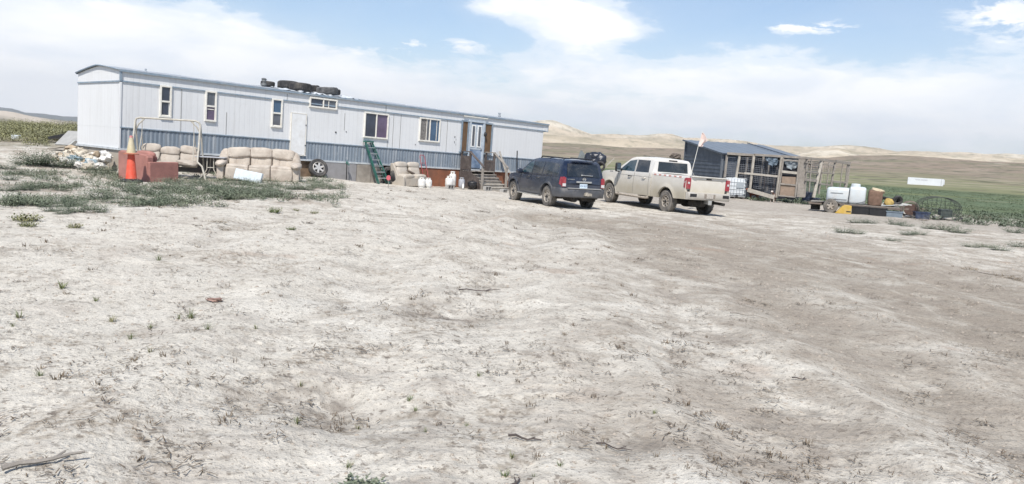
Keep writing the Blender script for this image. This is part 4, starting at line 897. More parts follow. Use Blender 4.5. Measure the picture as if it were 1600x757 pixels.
# ------------------------------------------------------------------ vehicles
def lerp_tab(tab):
    xs = [a for a, b in tab]; ys = [b for a, b in tab]
    return lambda x: float(np.interp(x, xs, ys))
def body_grid(name, xs, zb, zt, wf, nz, ny, mt, parent, inner=None, side=None, sharp=28):
    """car body as one closed grid: columns xs, bottom zb(x), top zt(x), half width wf(x, z)"""
    vs = []; idx = {}
    def vid(p):
        k = (round(p[0], 4), round(p[1], 4), round(p[2], 4))
        if k not in idx: idx[k] = len(vs); vs.append(k)
        return idx[k]
    fs = []
    def quad(a, b, c, d):
        f = []
        for p in (a, b, c, d):
            i = vid(p)
            if i not in f: f.append(i)
        if len(f) > 2: fs.append(tuple(f))
    n = len(xs); ts = [0, .04]+[.04+.92*(i+1)/nz for i in range(nz)]+[1]
    def zc(x, t): return zb(x)+(zt(x)-zb(x))*t
    sides = (-1, 1) if side is None else (side,)
    def yv(x, z, k):   # k in -1..1 across
        return wf(x, z)*k
    for i in range(n-1):
        for j in range(len(ts)-1):
            P = [(xs[i], ts[j]), (xs[i+1], ts[j]), (xs[i+1], ts[j+1]), (xs[i], ts[j+1])]
            for s in sides:
                if inner is None:
                    quad(*[(x, s*wf(x, zc(x, t)), zc(x, t)) for x, t in P])
                else:
                    quad(*[(x, s*wf(x, zc(x, t)), zc(x, t)) for x, t in P]); quad(*[(x, s*(wf(x, zc(x, t))-inner), zc(x, t)) for x, t in P])
        for top in (0, 1):
            zf = zt if top else zb
            if inner is None: ks = [-1+2*k/ny for k in range(ny+1)]
            for s in sides[:1] if inner is None else sides:
                if inner is None:
                    for k in range(ny):
                        cr = lambda x, kk: zf(x)+(.035*(1-kk*kk) if top and x_crown(x) else 0)
                        quad(*[(x, wf(x, zf(x))*kk, cr(x, kk)) for x, kk in ((xs[i], ks[k]), (xs[i+1], ks[k]), (xs[i+1], ks[k+1]), (xs[i], ks[k+1]))])
                else:
                    quad(*[(x, s*(wf(x, zf(x))-o), zf(x)) for x, o in ((xs[i], 0), (xs[i+1], 0), (xs[i+1], inner), (xs[i], inner))])
    for e in (0, n-1):
        x = xs[e]
        for j in range(len(ts)-1):
            z0, z1 = zc(x, ts[j]), zc(x, ts[j+1])
            if inner is None:
                ks = [-1+2*k/ny for k in range(ny+1)]
                for k in range(ny): quad((x, wf(x, z0)*ks[k], z0), (x, wf(x, z0)*ks[k+1], z0), (x, wf(x, z1)*ks[k+1], z1), (x, wf(x, z1)*ks[k], z1))
            else:
                for s in sides: quad((x, s*wf(x, z0), z0), (x, s*(wf(x, z0)-inner), z0), (x, s*(wf(x, z1)-inner), z1), (x, s*wf(x, z1), z1))
    q = MB(); q.v = vs; q.f = fs; q.mi = [0]*len(fs)
    return q.build(name, mt, parent, smooth=True, sharp=sharp)
def x_crown(x): return True
def side_patch(q, poly, wf, s, off=.006, th_=.02, nx=10, nzs=8):
    """panel that follows the car's side inside a convex (x, z) quad given as 4 corners (bl, br, tr, tl)"""
    (x0, z0), (x1, z1), (x2, z2), (x3, z3) = poly; b = len(q.v)
    for lay in (off, off-th_):
        for i in range(nx+1):
            for j in range(nzs+1):
                u, v = i/nx, j/nzs
                x = (x0*(1-u)+x1*u)*(1-v)+(x3*(1-u)+x2*u)*v; z = (z0*(1-u)+z1*u)*(1-v)+(z3*(1-u)+z2*u)*v
                q.v.append((x, s*(wf(x, z)+lay), z))
    L = (nx+1)*(nzs+1); I = lambda i, j, l: b+l*L+i*(nzs+1)+j
    for i in range(nx):
        for j in range(nzs):
            for l in (0, 1): q.f.append((I(i, j, l), I(i+1, j, l), I(i+1, j+1, l), I(i, j+1, l))); q.mi.append(0)
    for i in range(nx):
        for j in (0, nzs): q.f.append((I(i, j, 0), I(i+1, j, 0), I(i+1, j, 1), I(i, j, 1))); q.mi.append(0)
    for j in range(nzs):
        for i in (0, nx): q.f.append((I(i, j, 0), I(i, j+1, 0), I(i, j+1, 1), I(i, j, 1))); q.mi.append(0)
def side_line(q, pts, wf, s, wd=.012, off=.004):
    for (xa, za), (xb, zb_) in zip(pts[:-1], pts[1:]):
        dx, dz = xb-xa, zb_-za; L = math.hypot(dx, dz); px, pz = -dz/L*wd/2, dx/L*wd/2; n = max(2, int(L/.08)); b = len(q.v)
        for i in range(n+1):
            t = i/n
            for k in (-1, 1):
                x, z = xa+dx*t+k*px, za+dz*t+k*pz; q.v.append((x, s*(wf(x, z)+off), z))
        for i in range(n): q.f.append((b+2*i, b+2*i+1, b+2*i+3, b+2*i+2)); q.mi.append(0)
def car_wheel(t, x, y, ro, ri, wd, s, rimmat, spokes, tyremat, sw):
    q = MB(); tyre_mesh(q, ro, ri, wd, 'y', (x, y, ro))
    for k in range(40):
        a = 2*math.pi*k/40
        for yy in (-wd*.3, wd*.3): q.box((x+ro*math.cos(a), y+yy, ro+ro*math.sin(a)), (.016, wd*.3, .035), (0, -a, 0))
    wo_ = q.build('wheel', tyremat, t, smooth=True)
    q = MB(); rim_mesh(q, ri, 0, spokes, (x, y+s*wd*.34, ro), s, sw); r_ = q.build('rim', rimmat, wo_, smooth=True)
    q = MB(); rim_back(q, ri, 0, (x, y+s*wd*.34, ro), s); q.build('brake_well', MM['black'], r_)
    q = MB()
    for k in range(6):
        a = k*math.pi/3; q.lathe([(0, s*.02), (.012, s*.02), (.012, 0)], 6, 'y', (x+.06*math.cos(a), y+s*wd*.34+s*.005, ro+.06*math.sin(a)))
    q.lathe([(0, s*.05), (.035, s*.05), (.045, 0)], 14, 'y', (x, y+s*wd*.34, ro)); q.build('hub_cap', MM['black'], r_, smooth=True)
def place_vehicle(t, ax, ay, heading, wb, track):
    c, s_ = math.cos(heading), math.sin(heading)
    P = {}
    for k, (lx, ly) in {'rl': (0, track/2), 'rr': (0, -track/2), 'fl': (wb, track/2), 'fr': (wb, -track/2)}.items():
        x, y = ax+lx*c-ly*s_, ay+lx*s_+ly*c
        P[k] = Vector((x, y, sum(gz(x+dx, y+dy) for dx in (-.1, 0, .1) for dy in (-.1, 0, .1))/9))
    rear = (P['rl']+P['rr'])/2; front = (P['fl']+P['fr'])/2; X = (front-rear).normalized()
    Yv = ((P['rl']-P['rr'])+(P['fl']-P['fr'])).normalized(); Z = X.cross(Yv).normalized(); Yv = Z.cross(X)
    t.matrix_world = Matrix(((X.x, Yv.x, Z.x, rear.x), (X.y, Yv.y, Z.y, rear.y), (X.z, Yv.z, Z.z, rear.z-.02), (0, 0, 0, 1)))
carglass = mat('car_glass', (.012, .016, .02), .06, .4, 1.5, spec=.9, dirt=(.30, .27, .23), dirt_amt=.25, dirt_scale=1.3)
carglass_b = mat('car_glass_sky', (.02, .05, .065), .05, .4, 1.5, spec=1, dirt=(.30, .27, .23), dirt_amt=.2, dirt_scale=1.3)
chrome = mat('dull_chrome', (.62, .62, .60), .3, .08, 6, metal=.8, dirt=(.45, .41, .35), dirt_amt=.5); lens_r = mat('lens_red', (.28, .025, .04), .25, .15, 9, coat=.4, dirt=DUST, dirt_amt=.3); lens_w = mat('lens_white', (.55, .55, .55), .25, .1, 9, dirt=DUST, dirt_amt=.3)
dtyre = mat('dusty_tyre', (.05, .048, .046), .85, .3, 6, bump=.3, dirt=(.235, .215, .19), dirt_amt=.85, dirt_scale=2.5, dirt_lo=.32, dirt_hi=.6); drim = mat('dusty_rim', (.36, .34, .31), .6, .15, 7, metal=.2, dirt=(.36, .31, .25), dirt_amt=.8, dirt_lo=.35, dirt_hi=.6)
under = mat('underbody', (.03, .028, .026), .9, .3, 4, dirt=(.16, .14, .12), dirt_amt=.5)
def arch(xc, r_, zc): return lambda x: zc+math.sqrt(max(0, r_*r_-(x-xc)**2)) if abs(x-xc) < r_ else -1
def xgrid(a, b, st, extra):
    s_ = set(round(a+(b-a)*i/int((b-a)/st), 4) for i in range(int((b-a)/st)+1))
    for e in extra: s_.add(round(e, 4))
    l = sorted(s_); out = [l[0]]
    for v in l[1:]:
        if v-out[-1] > .003: out.append(v)
    return out
# ---- dark blue SUV
navy = mat('navy_paint', (.006, .012, .032), .22, .25, 5, coat=.5, dirt=(.19, .20, .20), dirt_amt=.34, dirt_scale=1.6, dirt_lo=.4, dirt_hi=.8, zdirt=(.35, 1.2, .34))
clad = mat('grey_cladding', (.035, .042, .055), .6, .25, 5, dirt=(.28, .26, .24), dirt_amt=.5, zdirt=(.2, .8, .5))
t = thing('parked_suv', 'dusty dark blue SUV parked tail towards the camera left of the pickup', 'car', (0, 0, 0))
WB, TR_ = 2.85, 1.57
zt = lerp_tab([(-1.02, .90), (-1.00, 1.12), (-.97, 1.18), (-.83, 1.58), (-.78, 1.66), (-.68, 1.715), (-.3, 1.745), (.6, 1.755), (1.3, 1.74), (1.55, 1.68), (1.75, 1.57), (2.35, 1.16), (2.42, 1.13), (2.9, 1.09), (3.4, 1.01), (3.6, .93), (3.68, .75)])
ar, af = arch(0, .475, .385), arch(WB, .475, .385)
zb0 = lerp_tab([(-1.02, .52), (-.6, .42), (0, .42), (2.9, .40), (3.4, .38), (3.68, .5)])
zb = lambda x: max(zb0(x), ar(x), af(x))
def wf(x, z):
    w_ = .90+.025*math.sin(min(1, max(0, (z-.3)/.8))*math.pi)
    if z > 1.10: w_ -= (z-1.10)**1.15*.33
    if z > 1.62: w_ -= ((z-1.62)/.14)**2*.10
    if z < .55: w_ -= (.55-z)*.12
    e = x+1.02
    if e < .28: w_ -= .11*(1-e/.28)**2
    e = 3.70-x
    if e < .9: w_ -= .17*(1-e/.9)**2
    return max(w_, .3)
ex_ = [c+.475*math.cos(k*math.pi/16) for c in (0, WB) for k in range(17)]+[-1.0, -.97, -.83, -.78, -.68, 1.55, 1.75, 2.35, 2.42, -.476, .476, WB-.476, WB+.476]
xs = xgrid(-1.02, 3.68, .10, ex_)
body_grid('body', xs, zb, zt, wf, 14, 12, navy, t)
q = MB(); q.box((1.35, 0, .55), (4.3, 1.5, .35)); q.box((0, 0, .40), (.3, 1.5, .16)); q.box((WB, 0, .42), (.3, 1.5, .2)); q.build('underbody', under, t)
for s in (-1, 1):
    for xx in (0, WB): car_wheel(t, xx, s*TR_/2, .385, .235, .25, s, drim, 6, dtyre, .085)
    for xx, nm in ((0, 'fender_flare'), (WB, 'fender_flare')):
        q = MB(); pts = []
        b = len(q.v); n_ = 20
        for k in range(n_+1):
            a = -.12+(math.pi+.24)*k/n_; a = math.pi*k/n_
            for r2, o in ((.47, .005), (.475, .035), (.53, .03), (.555, .0), (.47, -.05)):
                x = xx+r2*math.cos(a); z = .385+r2*math.sin(a)*1.0; q.v.append((x, s*(wf(x, z)+o), z))
        for k in range(n_):
            for j in range(5): q.f.append((b+k*5+j, b+(k+1)*5+j, b+(k+1)*5+(j+1) % 5, b+k*5+(j+1) % 5)); q.mi.append(0)
        q.build(nm, clad, t, smooth=True)
    gl_ = [('side_window', [(1.36, 1.17), (2.20, 1.17), (1.66, 1.56), (1.42, 1.60)], carglass_b), ('side_window', [(.52, 1.17), (1.28, 1.17), (1.32, 1.60), (.56, 1.62)], carglass), ('side_window', [(-.72, 1.20), (.42, 1.17), (.46, 1.62), (-.55, 1.58)], carglass)]
    for nm, poly, mt in gl_:
        q = MB(); side_patch(q, poly, wf, s, .006, .02); q.build(nm, mt, t, smooth=True)
    for xx in (1.32,):
        q = MB(); side_line(q, [(1.32, .48), (1.31, 1.12), (1.37, 1.64)], wf, s, .018); side_line(q, [(.62, .86), (.50, 1.12), (.50, 1.62)], wf, s, .014); side_line(q, [(2.22, .5), (2.20, 1.12)], wf, s, .014); side_line(q, [(-.70, 1.14), (2.20, 1.12)], wf, s, .02, .006); q.build('door_gap', MM['black'], t, fixn=False)
    q = MB(); side_line(q, [(.5, .60), (2.36, .60)], wf, s, .10, .008); q.build('side_moulding', clad, t, fixn=False)
    for xx in (1.46, .66):
        q = MB(); q.tube([(xx, s*(wf(xx, 1.02)), 1.02), (xx+.02, s*(wf(xx, 1.02)+.04), 1.02), (xx+.2, s*(wf(xx, 1.02)+.04), 1.02), (xx+.22, s*wf(xx, 1.02), 1.02)], .018, 6); q.build('door_handle', MM['black'], t, smooth=True)
    q = MB(); q.puff((2.12, s*1.03, 1.20), (.14, .24, .20), .6, 8); q.bar((2.15, s*.86, 1.16), (2.13, s*.98, 1.17), .06, .05); q.build('wing_mirror', navy if s > 0 else MM['black'], t, smooth=True)
    q = MB(); q.bar((.55, s*(wf(.5, .4)+.02), .37), (2.35, s*(wf(2, .4)+.02), .37), .15, .04); q.bar((.8, s*.8, .40), (.8, s*.95, .37), .05, .03); q.bar((2.1, s*.8, .40), (2.1, s*.95, .37), .05, .03); q.build('running_board', chrome, t, bevel=.01)
    q = MB(); q.tube([(-.55, s*.60, 1.74), (-.5, s*.60, 1.80), (1.1, s*.60, 1.81), (1.2, s*.60, 1.75)], .022, 8); q.build('roof_rail', MM['black'], t, smooth=True)
for xx in (-.1, .75): q = MB(); q.tube([(xx, -.6, 1.79), (xx, .6, 1.79)], .018, 8); q.build('roof_crossbar', MM['black'], t, smooth=True)
# rear: surface x as a function of z
zr_tab = [(.5, -1.02), (.90, -1.02), (1.12, -1.00), (1.18, -.97), (1.58, -.83), (1.66, -.78), (1.72, -.68)]
xr = lerp_tab(zr_tab)
def rear_patch(q, poly, off=.008, th_=.02, nx=12, nzs=8, xrf=None, bow=.05, wmax=.9):
    """poly: 4 corners (y, z): bl, br, tr, tl"""
    xrf = xrf or xr
    (y0, z0), (y1, z1), (y2, z2), (y3, z3) = poly; b = len(q.v)
    for lay in (off, off-th_):
        for i in range(nx+1):
            for j in range(nzs+1):
                u, v = i/nx, j/nzs
                y = (y0*(1-u)+y1*u)*(1-v)+(y3*(1-u)+y2*u)*v; z = (z0*(1-u)+z1*u)*(1-v)+(z3*(1-u)+z2*u)*v
                q.v.append((xrf(z)-lay, y, z))
    L = (nx+1)*(nzs+1); I = lambda i, j, l: b+l*L+i*(nzs+1)+j
    for i in range(nx):
        for j in range(nzs):
            for l in (0, 1): q.f.append((I(i, j, l), I(i+1, j, l), I(i+1, j+1, l), I(i, j+1, l))); q.mi.append(0)
    for i in range(nx):
        for j in (0, nzs): q.f.append((I(i, j, 0), I(i+1, j, 0), I(i+1, j, 1), I(i, j, 1))); q.mi.append(0)
    for j in range(nzs):
        for i in (0, nx): q.f.append((I(i, j, 0), I(i, j+1, 0), I(i, j+1, 1), I(i, j, 1))); q.mi.append(0)
q = MB(); rear_patch(q, [(-.66, 1.17), (.66, 1.17), (.60, 1.62), (-.60, 1.62)], .035); q.build('rear_window', carglass, t, smooth=True)
q = MB(); q.tube([(-1.03, -.35, 1.225), (-1.035, .08, 1.235)], .012, 6); q.tube([(-1.01, .08, 1.235), (-1.04, .1, 1.235)], .025, 8); q.build('rear_wiper', chrome, t)
q = MB(); q.bar((-.86, -.45, 1.71), (-.86, .45, 1.71), .10, .03); q.build('rear_spoiler', navy, t, bevel=.01)
q = MB(); q.box((-1.05, 0, .99), (.03, .62, .06)); q.build('tailgate_strip', chrome, t, bevel=.008)
q = MB(); q.lathe([(.045, -.012), (.062, -.016), (.062, .012), (.045, .012), (.045, -.012)], 24, 'x', (-1.05, 0, 1.085)); q.box((-1.06, 0, 1.085), (.012, .15, .026)); q.build('badge', chrome, t)
q = MB(); q.box((-1.035, 0, .85), (.012, .31, .155)); pl = q.build('number_plate', mat('plate_pale', (.50, .60, .68), .5, .1, 8), t, bevel=.004)
text_mesh('plate_text', 'CN 9L7', .085, mat('plate_ink', (.05, .08, .2), .6), pl, (-1.044, 0, .845), (R(90), 0, R(-90)))
text_mesh('model_lettering', 'PATHFINDER', .05, chrome, t, (-1.03, .52, 1.07), (R(90), 0, R(-90)))
for s in (-1, 1):
    q = MB(); q.prism([(s*.72, .80), (s*.86, .80), (s*.86, 1.12), (s*.80, 1.16), (s*.72, 1.12)], -1.045, -.90, plane='yz'); side_patch(q, [(-1.0, .84), (-.86, .88), (-.88, 1.14), (-.97, 1.14)], wf, s, .012, .03, 4, 4)
    q.build('tail_lamp', lens_r, t, bevel=.008)
    q = MB(); q.prism([(s*.725, .82), (s*.855, .82), (s*.855, .92), (s*.725, .92)], -1.05, -1.0, plane='yz'); q.build('reversing_lamp', lens_w, t)
q = MB()
b_w = [(-.94, -.55), (-1.06, -.72), (-1.10, -.86)]
prof_b = [(0, .50), (-.06, .44), (-.10, .48), (-.11, .60), (-.10, .72), (-.06, .755), (0, .76)]
cols = [(-.45, .95), (-.80, .93), (-.98, .84), (-1.04, .6), (-1.05, .3), (-1.055, 0), (-1.05, -.3), (-1.04, -.6), (-.98, -.84), (-.80, -.93), (-.45, -.95)]
b = len(q.v)
for (cx, cy) in cols:
    for (dx, z) in prof_b:
        k = 1 if abs(cy) < .8 else .35; q.v.append((cx+dx*k, cy+(-dx*.25 if abs(cy) > .8 else 0)*math.copysign(1, cy), z))
for i in range(len(cols)-1):
    for j in range(len(prof_b)-1): a_ = b+i*7+j; q.f.append((a_, a_+7, a_+8, a_+1)); q.mi.append(0)
q.build('rear_bumper', clad, t, smooth=True)
q = MB(); q.box((-1.10, 0, .765), (.12, 1.35, .03)); q.build('bumper_step', chrome, t, bevel=.008)
q = MB(); q.tube([(-.9, -.12, .53), (-1.22, -.12, .53)], .04, 8); q.box((-1.2, -.10, .56), (.16, .26, .09)); q.box((-1.25, -.02, .60), (.05, .1, .08)); q.build('tow_hitch', mat('hitch_grime', (.33, .30, .25), .7, .4, 12), t, bevel=.008)
q = MB(); q.tube([(-.2, .25, .36), (-.75, .25, .34), (-.95, .25, .36)], .09, 10); q.tube([(-.9, -.5, .36), (-1.02, -.5, .36)], .03, 8); q.build('exhaust', under, t, smooth=True)
q = MB(); q.box((-.45, -.45, .38), (.5, .6, .18)); q.build('fuel_tank', under, t, bevel=.03)
place_vehicle(t, (1.27+2.66)/2, (28.67+29.36)/2, R(115.5), WB, TR_)
# ---- white pickup
white = mat('dusty_white_paint', (.66, .64, .60), .35, .06, 4, coat=.3, dirt=(.42, .375, .28), dirt_amt=.55, dirt_scale=1.3, dirt_lo=.42, dirt_hi=.78, zdirt=(.75, 1.50, .92))
t = thing('pickup_truck', 'mud-dusted white crew-cab pickup truck parked with its tailgate to the camera', 'pickup truck', (0, 0, 0))
WB, TR_ = 4.04, 1.74; RO = .415; AR = .52
ar, af = arch(0, AR, .45), arch(WB, AR, .45)
def wt_(x, z):
    w_ = .985+.03*math.sin(min(1, max(0, (z-.45)/.9))*math.pi)
    if z > 1.36: w_ -= (z-1.36)**1.1*.30
    if z > 1.90: w_ -= ((z-1.90)/.12)**2*.10
    e = 5.02-x
    if e < .8: w_ -= .16*(1-e/.8)**2
    for c_ in (0, WB):
        dd_ = math.hypot(x-c_, (z-.45)*1.0)
        if AR <= dd_ < AR+.14: w_ += .03*(1-(dd_-AR)/.14)
        elif dd_ < AR: w_ += .03
    return w_
ztc = lerp_tab([(1.06, 1.42), (1.065, 1.43), (1.11, 1.90), (1.16, 1.975), (1.30, 2.0), (2.0, 2.02), (2.6, 2.0), (2.75, 1.95), (2.9, 1.86), (3.62, 1.43), (3.68, 1.40), (4.3, 1.36), (4.8, 1.30), (4.96, 1.22), (5.02, 1.0)])
zb0 = lerp_tab([(1.06, .52), (3.5, .50), (4.5, .50), (5.02, .62)])
zbc = lambda x: max(zb0(x), af(x), ar(x))
ex_ = [WB+AR*math.cos(k*math.pi/18) for k in range(19)]+[1.065, 1.11, 1.16, 2.75, 2.9, 3.62, 3.68, WB-AR-.001, WB+AR+.001]
body_grid('cab_body', xgrid(1.06, 5.02, .10, ex_), zbc, ztc, wt_, 16, 12, white, t)
ztb = lerp_tab([(-1.16, 1.43), (1.0, 1.45)]); zb0b = lerp_tab([(-1.16, .60), (1.0, .52)]); zbb = lambda x: max(zb0b(x), ar(x))
ex_ = [AR*math.cos(k*math.pi/18) for k in range(19)]+[-AR-.001, AR+.001]
for s in (-1, 1): body_grid('bed_side', xgrid(-1.16, 1.0, .10, ex_), zbb, ztb, wt_, 12, 4, white, t, inner=.10, side=s)
q = MB(); q.box((-.08, 0, .90), (2.1, 1.75, .04)); q.build('bed_floor', under, t)
q = MB(); q.box((.97, 0, 1.15), (.05, 1.80, .56)); q.build('bed_front_wall', white, t)
q = MB(); q.box((-1.15, 0, 1.075), (.07, 1.58, .70)); tg = q.build('tailgate', white, t, bevel=.012)
q = MB(); q.box((-1.19, 0, 1.44), (.12, 1.60, .035)); q.build('tailgate_cap', white, tg, bevel=.008)
q = MB(); q.box((-1.19, -.0, 1.37), (.015, .24, .05)); q.build('handle', MM['black'], tg, bevel=.005)
q = MB(); q.box((-1.19, .0, 1.33), (.01, 1.45, .008)); q.box((-1.19, 0, .86), (.01, 1.45, .008)); q.box((-1.192, 0, .80), (.01, 1.5, .05)); q.build('pressing_line', mat('dust_line', (.30, .26, .20), .9), tg)
text_mesh('tailgate_lettering', 'HD', .06, chrome, tg, (-1.188, -.62, 1.30), (R(90), 0, R(-90)))
q = MB(); q.box((-1.187, .62, 1.31), (.01, .14, .035)); q.build('tailgate_emblem', chrome, tg)
for s in (-1, 1):
    q = MB(); q.prism([(s*.80, .98), (s*.985, .98), (s*.99, 1.38), (s*.80, 1.38)], -1.20, -1.10, plane='yz'); side_patch(q, [(-1.15, 1.0), (-1.05, 1.03), (-1.04, 1.20), (-1.15, 1.22)], wt_, s, .012, .03, 3, 3); side_patch(q, [(-1.15, 1.24), (-1.03, 1.23), (-1.05, 1.36), (-1.15, 1.37)], wt_, s, .012, .03, 3, 3)
    tl = q.build('tail_lamp', lens_r, t, bevel=.01)
    q = MB(); q.box((-1.205, s*.90, 1.20), (.012, .08, .07)); q.build('reversing_lamp', lens_w, tl)
bump_m = mat('bumper_dusty_chrome', (.50, .48, .44), .45, .1, 5, metal=.3, dirt=(.40, .36, .30), dirt_amt=.8, dirt_lo=.3)
q = MB(); pb = [(-1.18, .62), (-1.30, .60), (-1.34, .66), (-1.34, .80), (-1.30, .87), (-1.18, .88)]
cl = [(.06, .99), (.02, .95), (-.0, .80), (0, .3), (0, -.3), (0, -.80), (.02, -.95), (.06, -.99)]
b = len(q.v)
for i, (dx, cy) in enumerate(cl):
    for (x, z) in pb: q.v.append((x+dx if abs(cy) < .97 else -1.14+(x+1.18)*.35, cy, z))
for i in range(len(cl)-1):
    for j in range(5): a_ = b+i*6+j; q.f.append((a_, a_+6, a_+7, a_+1)); q.mi.append(0)
bb = q.build('rear_bumper', bump_m, t, smooth=True)
q = MB(); q.box((-1.335, 0, .75), (.02, .5, .16)); q.build('plate_recess', mat('grime', (.22, .19, .16), .8), bb); q = MB(); q.box((-1.35, 0, .75), (.01, .30, .15)); q.build('number_plate', mat('dusty_plate', (.42, .39, .35), .8, .3, 20), bb)
for s in (-1, 1): q = MB(); q.box((-1.333, s*.74, .76), (.02, .30, .12)); q.build('step_recess', MM['black'], bb, bevel=.01)
q = MB(); q.box((-1.25, 0, .52), (.3, .12, .12)); q.box((-1.38, -.0, .52), (.02, .16, .16)); q.build('hitch_receiver', chrome, t, bevel=.006)
q = MB(); q.tube([(-.3, -.55, .50), (-.9, -.6, .50), (-1.32, -.72, .48)], .055, 12); q.build('exhaust_pipe', under, t, smooth=True)
q = MB(); q.tube([(-.62, .30, .45), (-.62, -.3, .45)], .16, 14); q.box((-.1, 0, .42), (.18, 1.5, .14)); q.puff((0, 0, .42), (.4, .5, .34), .9, 8); q.box((2.2, 0, .60), (5.0, 1.0, .22)); q.build('chassis', under, t)
for s in (-1, 1):
    for xx in (0, WB): car_wheel(t, xx, s*TR_/2, RO, .235, .27, s, drim, 8, dtyre, .05)
    for nm, poly, mt in (('side_window', [(2.30, 1.42), (3.40, 1.42), (2.82, 1.83), (2.36, 1.90)], carglass_b), ('side_window', [(1.30, 1.43), (2.20, 1.42), (2.26, 1.90), (1.42, 1.90)], carglass)):
        q = MB(); side_patch(q, poly, wt_, s, .006, .02); q.build(nm, mt, t, smooth=True)
    q = MB(); side_line(q, [(2.26, .56), (2.25, 1.38), (2.31, 1.94)], wt_, s, .016); side_line(q, [(1.22, 1.42), (1.18, .56)], wt_, s, .014); side_line(q, [(3.42, .56), (3.46, 1.40)], wt_, s, .014); side_line(q, [(1.05, 1.25), (3.46, 1.25)], wt_, s, .008); q.build('door_gap', mat('gap_grey', (.12, .11, .10), .9), t, fixn=False)
    for xx in (2.42, 1.42):
        q = MB(); y_ = wt_(xx, 1.2); q.tube([(xx, s*y_, 1.22), (xx+.02, s*(y_+.045), 1.22), (xx+.2, s*(y_+.045), 1.22), (xx+.22, s*y_, 1.22)], .02, 6); q.build('door_handle', MM['black'] if xx > 2 else white, t, smooth=True)
    q = MB(); q.bar((3.25, s*.94, 1.42), (3.20, s*1.10, 1.45), .09, .07); q.build('mirror_arm', MM['black'], t); q = MB(); q.puff((3.18, s*1.20, 1.53), (.13, .24, .38), .4, 10); mr = q.build('towing_mirror', MM['black'], t, smooth=True)
    q = MB(); q.box((3.112, s*1.20, 1.58), (.01, .17, .20)); q.box((3.112, s*1.20, 1.42), (.01, .17, .08)); q.build('mirror_glass', mat('mirror_glass', (.45, .5, .52), .08, metal=.9), mr)
    q = MB(); q.tube([(1.15, s*.98, .47), (1.25, s*1.04, .44), (3.4, s*1.04, .44), (3.5, s*.98, .47)], .045, 8); q.build('side_step', mat('dusty_bar', (.34, .30, .25), .8, .3, 9), t, smooth=True)
    q = MB(); side_line(q, [(-.95, 1.385), (1.0, 1.40)], wt_, s, .05, .006); st_ = q.build('reflective_tape', mat('tape_white', (.75, .72, .7), .5), t, fixn=False)
    for k in range(6):
        q = MB(); side_line(q, [(-.85+k*.32, 1.386), (-.70+k*.32, 1.388)], wt_, s, .05, .009); q.build('red_stripe', mat('tape_red', (.50, .25, .21), .6) if k == 0 and s == -1 else bpy.data.materials['tape_red'], st_, fixn=False)
    q = MB(); q.box((1.035, s*.93, .62), (.28, .05, .14)); q.build('wheel_arch_vent', MM['black'], t)
xcab = lerp_tab([(1.43, 1.065), (1.90, 1.11), (1.975, 1.16)])
q = MB(); rear_patch(q, [(-.72, 1.50), (.72, 1.50), (.68, 1.88), (-.68, 1.88)], .012, .02, xrf=xcab); q.build('rear_window', carglass, t, smooth=True)
q = MB(); q.box((1.12, 0, 1.945), (.03, .40, .05)); q.build('high_brake_lamp', MM['black'], t)
wsx = lerp_tab([(1.43, 3.62), (1.86, 2.9)])
q = MB(); rear_patch(q, [(-.78, 1.47), (.78, 1.47), (.68, 1.84), (-.68, 1.84)], -.02, -.02, xrf=wsx); q.build('windscreen', carglass_b, t, smooth=True)
q = MB(); q.box((5.03, 0, .98), (.04, 1.3, .42)); q.build('grille', MM['black'], t); q = MB(); q.box((5.05, 0, .62), (.16, 1.7, .22)); q.build('front_bumper', bump_m, t, bevel=.04)
for xx, zz in ((3.72, 1.33), (3.60, 1.335)):
    q = MB(); side_line(q, [(xx+.28, zz), (xx+.38, zz)], wt_, 1, .03, .006); q.build('fender_badge', MM['black'], t, fixn=False)
place_vehicle(t, (5.79+7.36)/2, (29.9+30.67)/2, R(115.0), WB, TR_)
truck = t
bpy.context.view_layer.update()
# flag whip in the bed (held by the truck bed, its own thing)
base = truck.matrix_world @ Vector((.86, -.72, 1.42))
t = thing('safety_flag', 'torn faded pink flag on a thin whip pole rising from the pickup bed', 'flag', base)
tip = Vector((.35, .15, 1.78)); 
q = MB(); q.tube([(0, 0, 0), tip*.35+Vector((.0, 0, 0)), tip*.7+Vector((-.01, 0, .0)), tip], [.012, .011, .009, .006], 6); q.build('whip_pole', MM['trim_white'], t, smooth=True)
fl_m = mat('faded_flag', (.66, .52, .47), .85, .15, 8)
q = MB(); nx_, nz_ = 10, 8; b = 0
for i in range(nx_+1):
    for j in range(nz_+1):
        u, v = i/nx_, j/nz_; p = tip*(.97-.29*v); ln = .34*float(np.interp(v, [0, .15, .55, .8, 1], [.12, .5, 1, .75, .42])); x = u*ln
        q.v.append((p.x+x*.95, p.y+x*.3+.03*math.sin(u*7+v*2), p.z-x*.12-.02*math.sin(u*5)+(-.05 if v > .85 else 0)*u))
for i in range(nx_):
    for j in range(nz_):
        if (i, j) in ((9, 5), (9, 6), (8, 6)): continue
        q.f.append((i*9+j, (i+1)*9+j, (i+1)*9+j+1, i*9+j+1)); q.mi.append(0)
q.build('cloth', fl_m, t, smooth=True, fixn=False)
q = MB(); q.tube([(0, 0, 0), (-.02, .0, .30), (.14, .02, .02)], .008, 6); q.build('mount', MM['trim_white'], t)
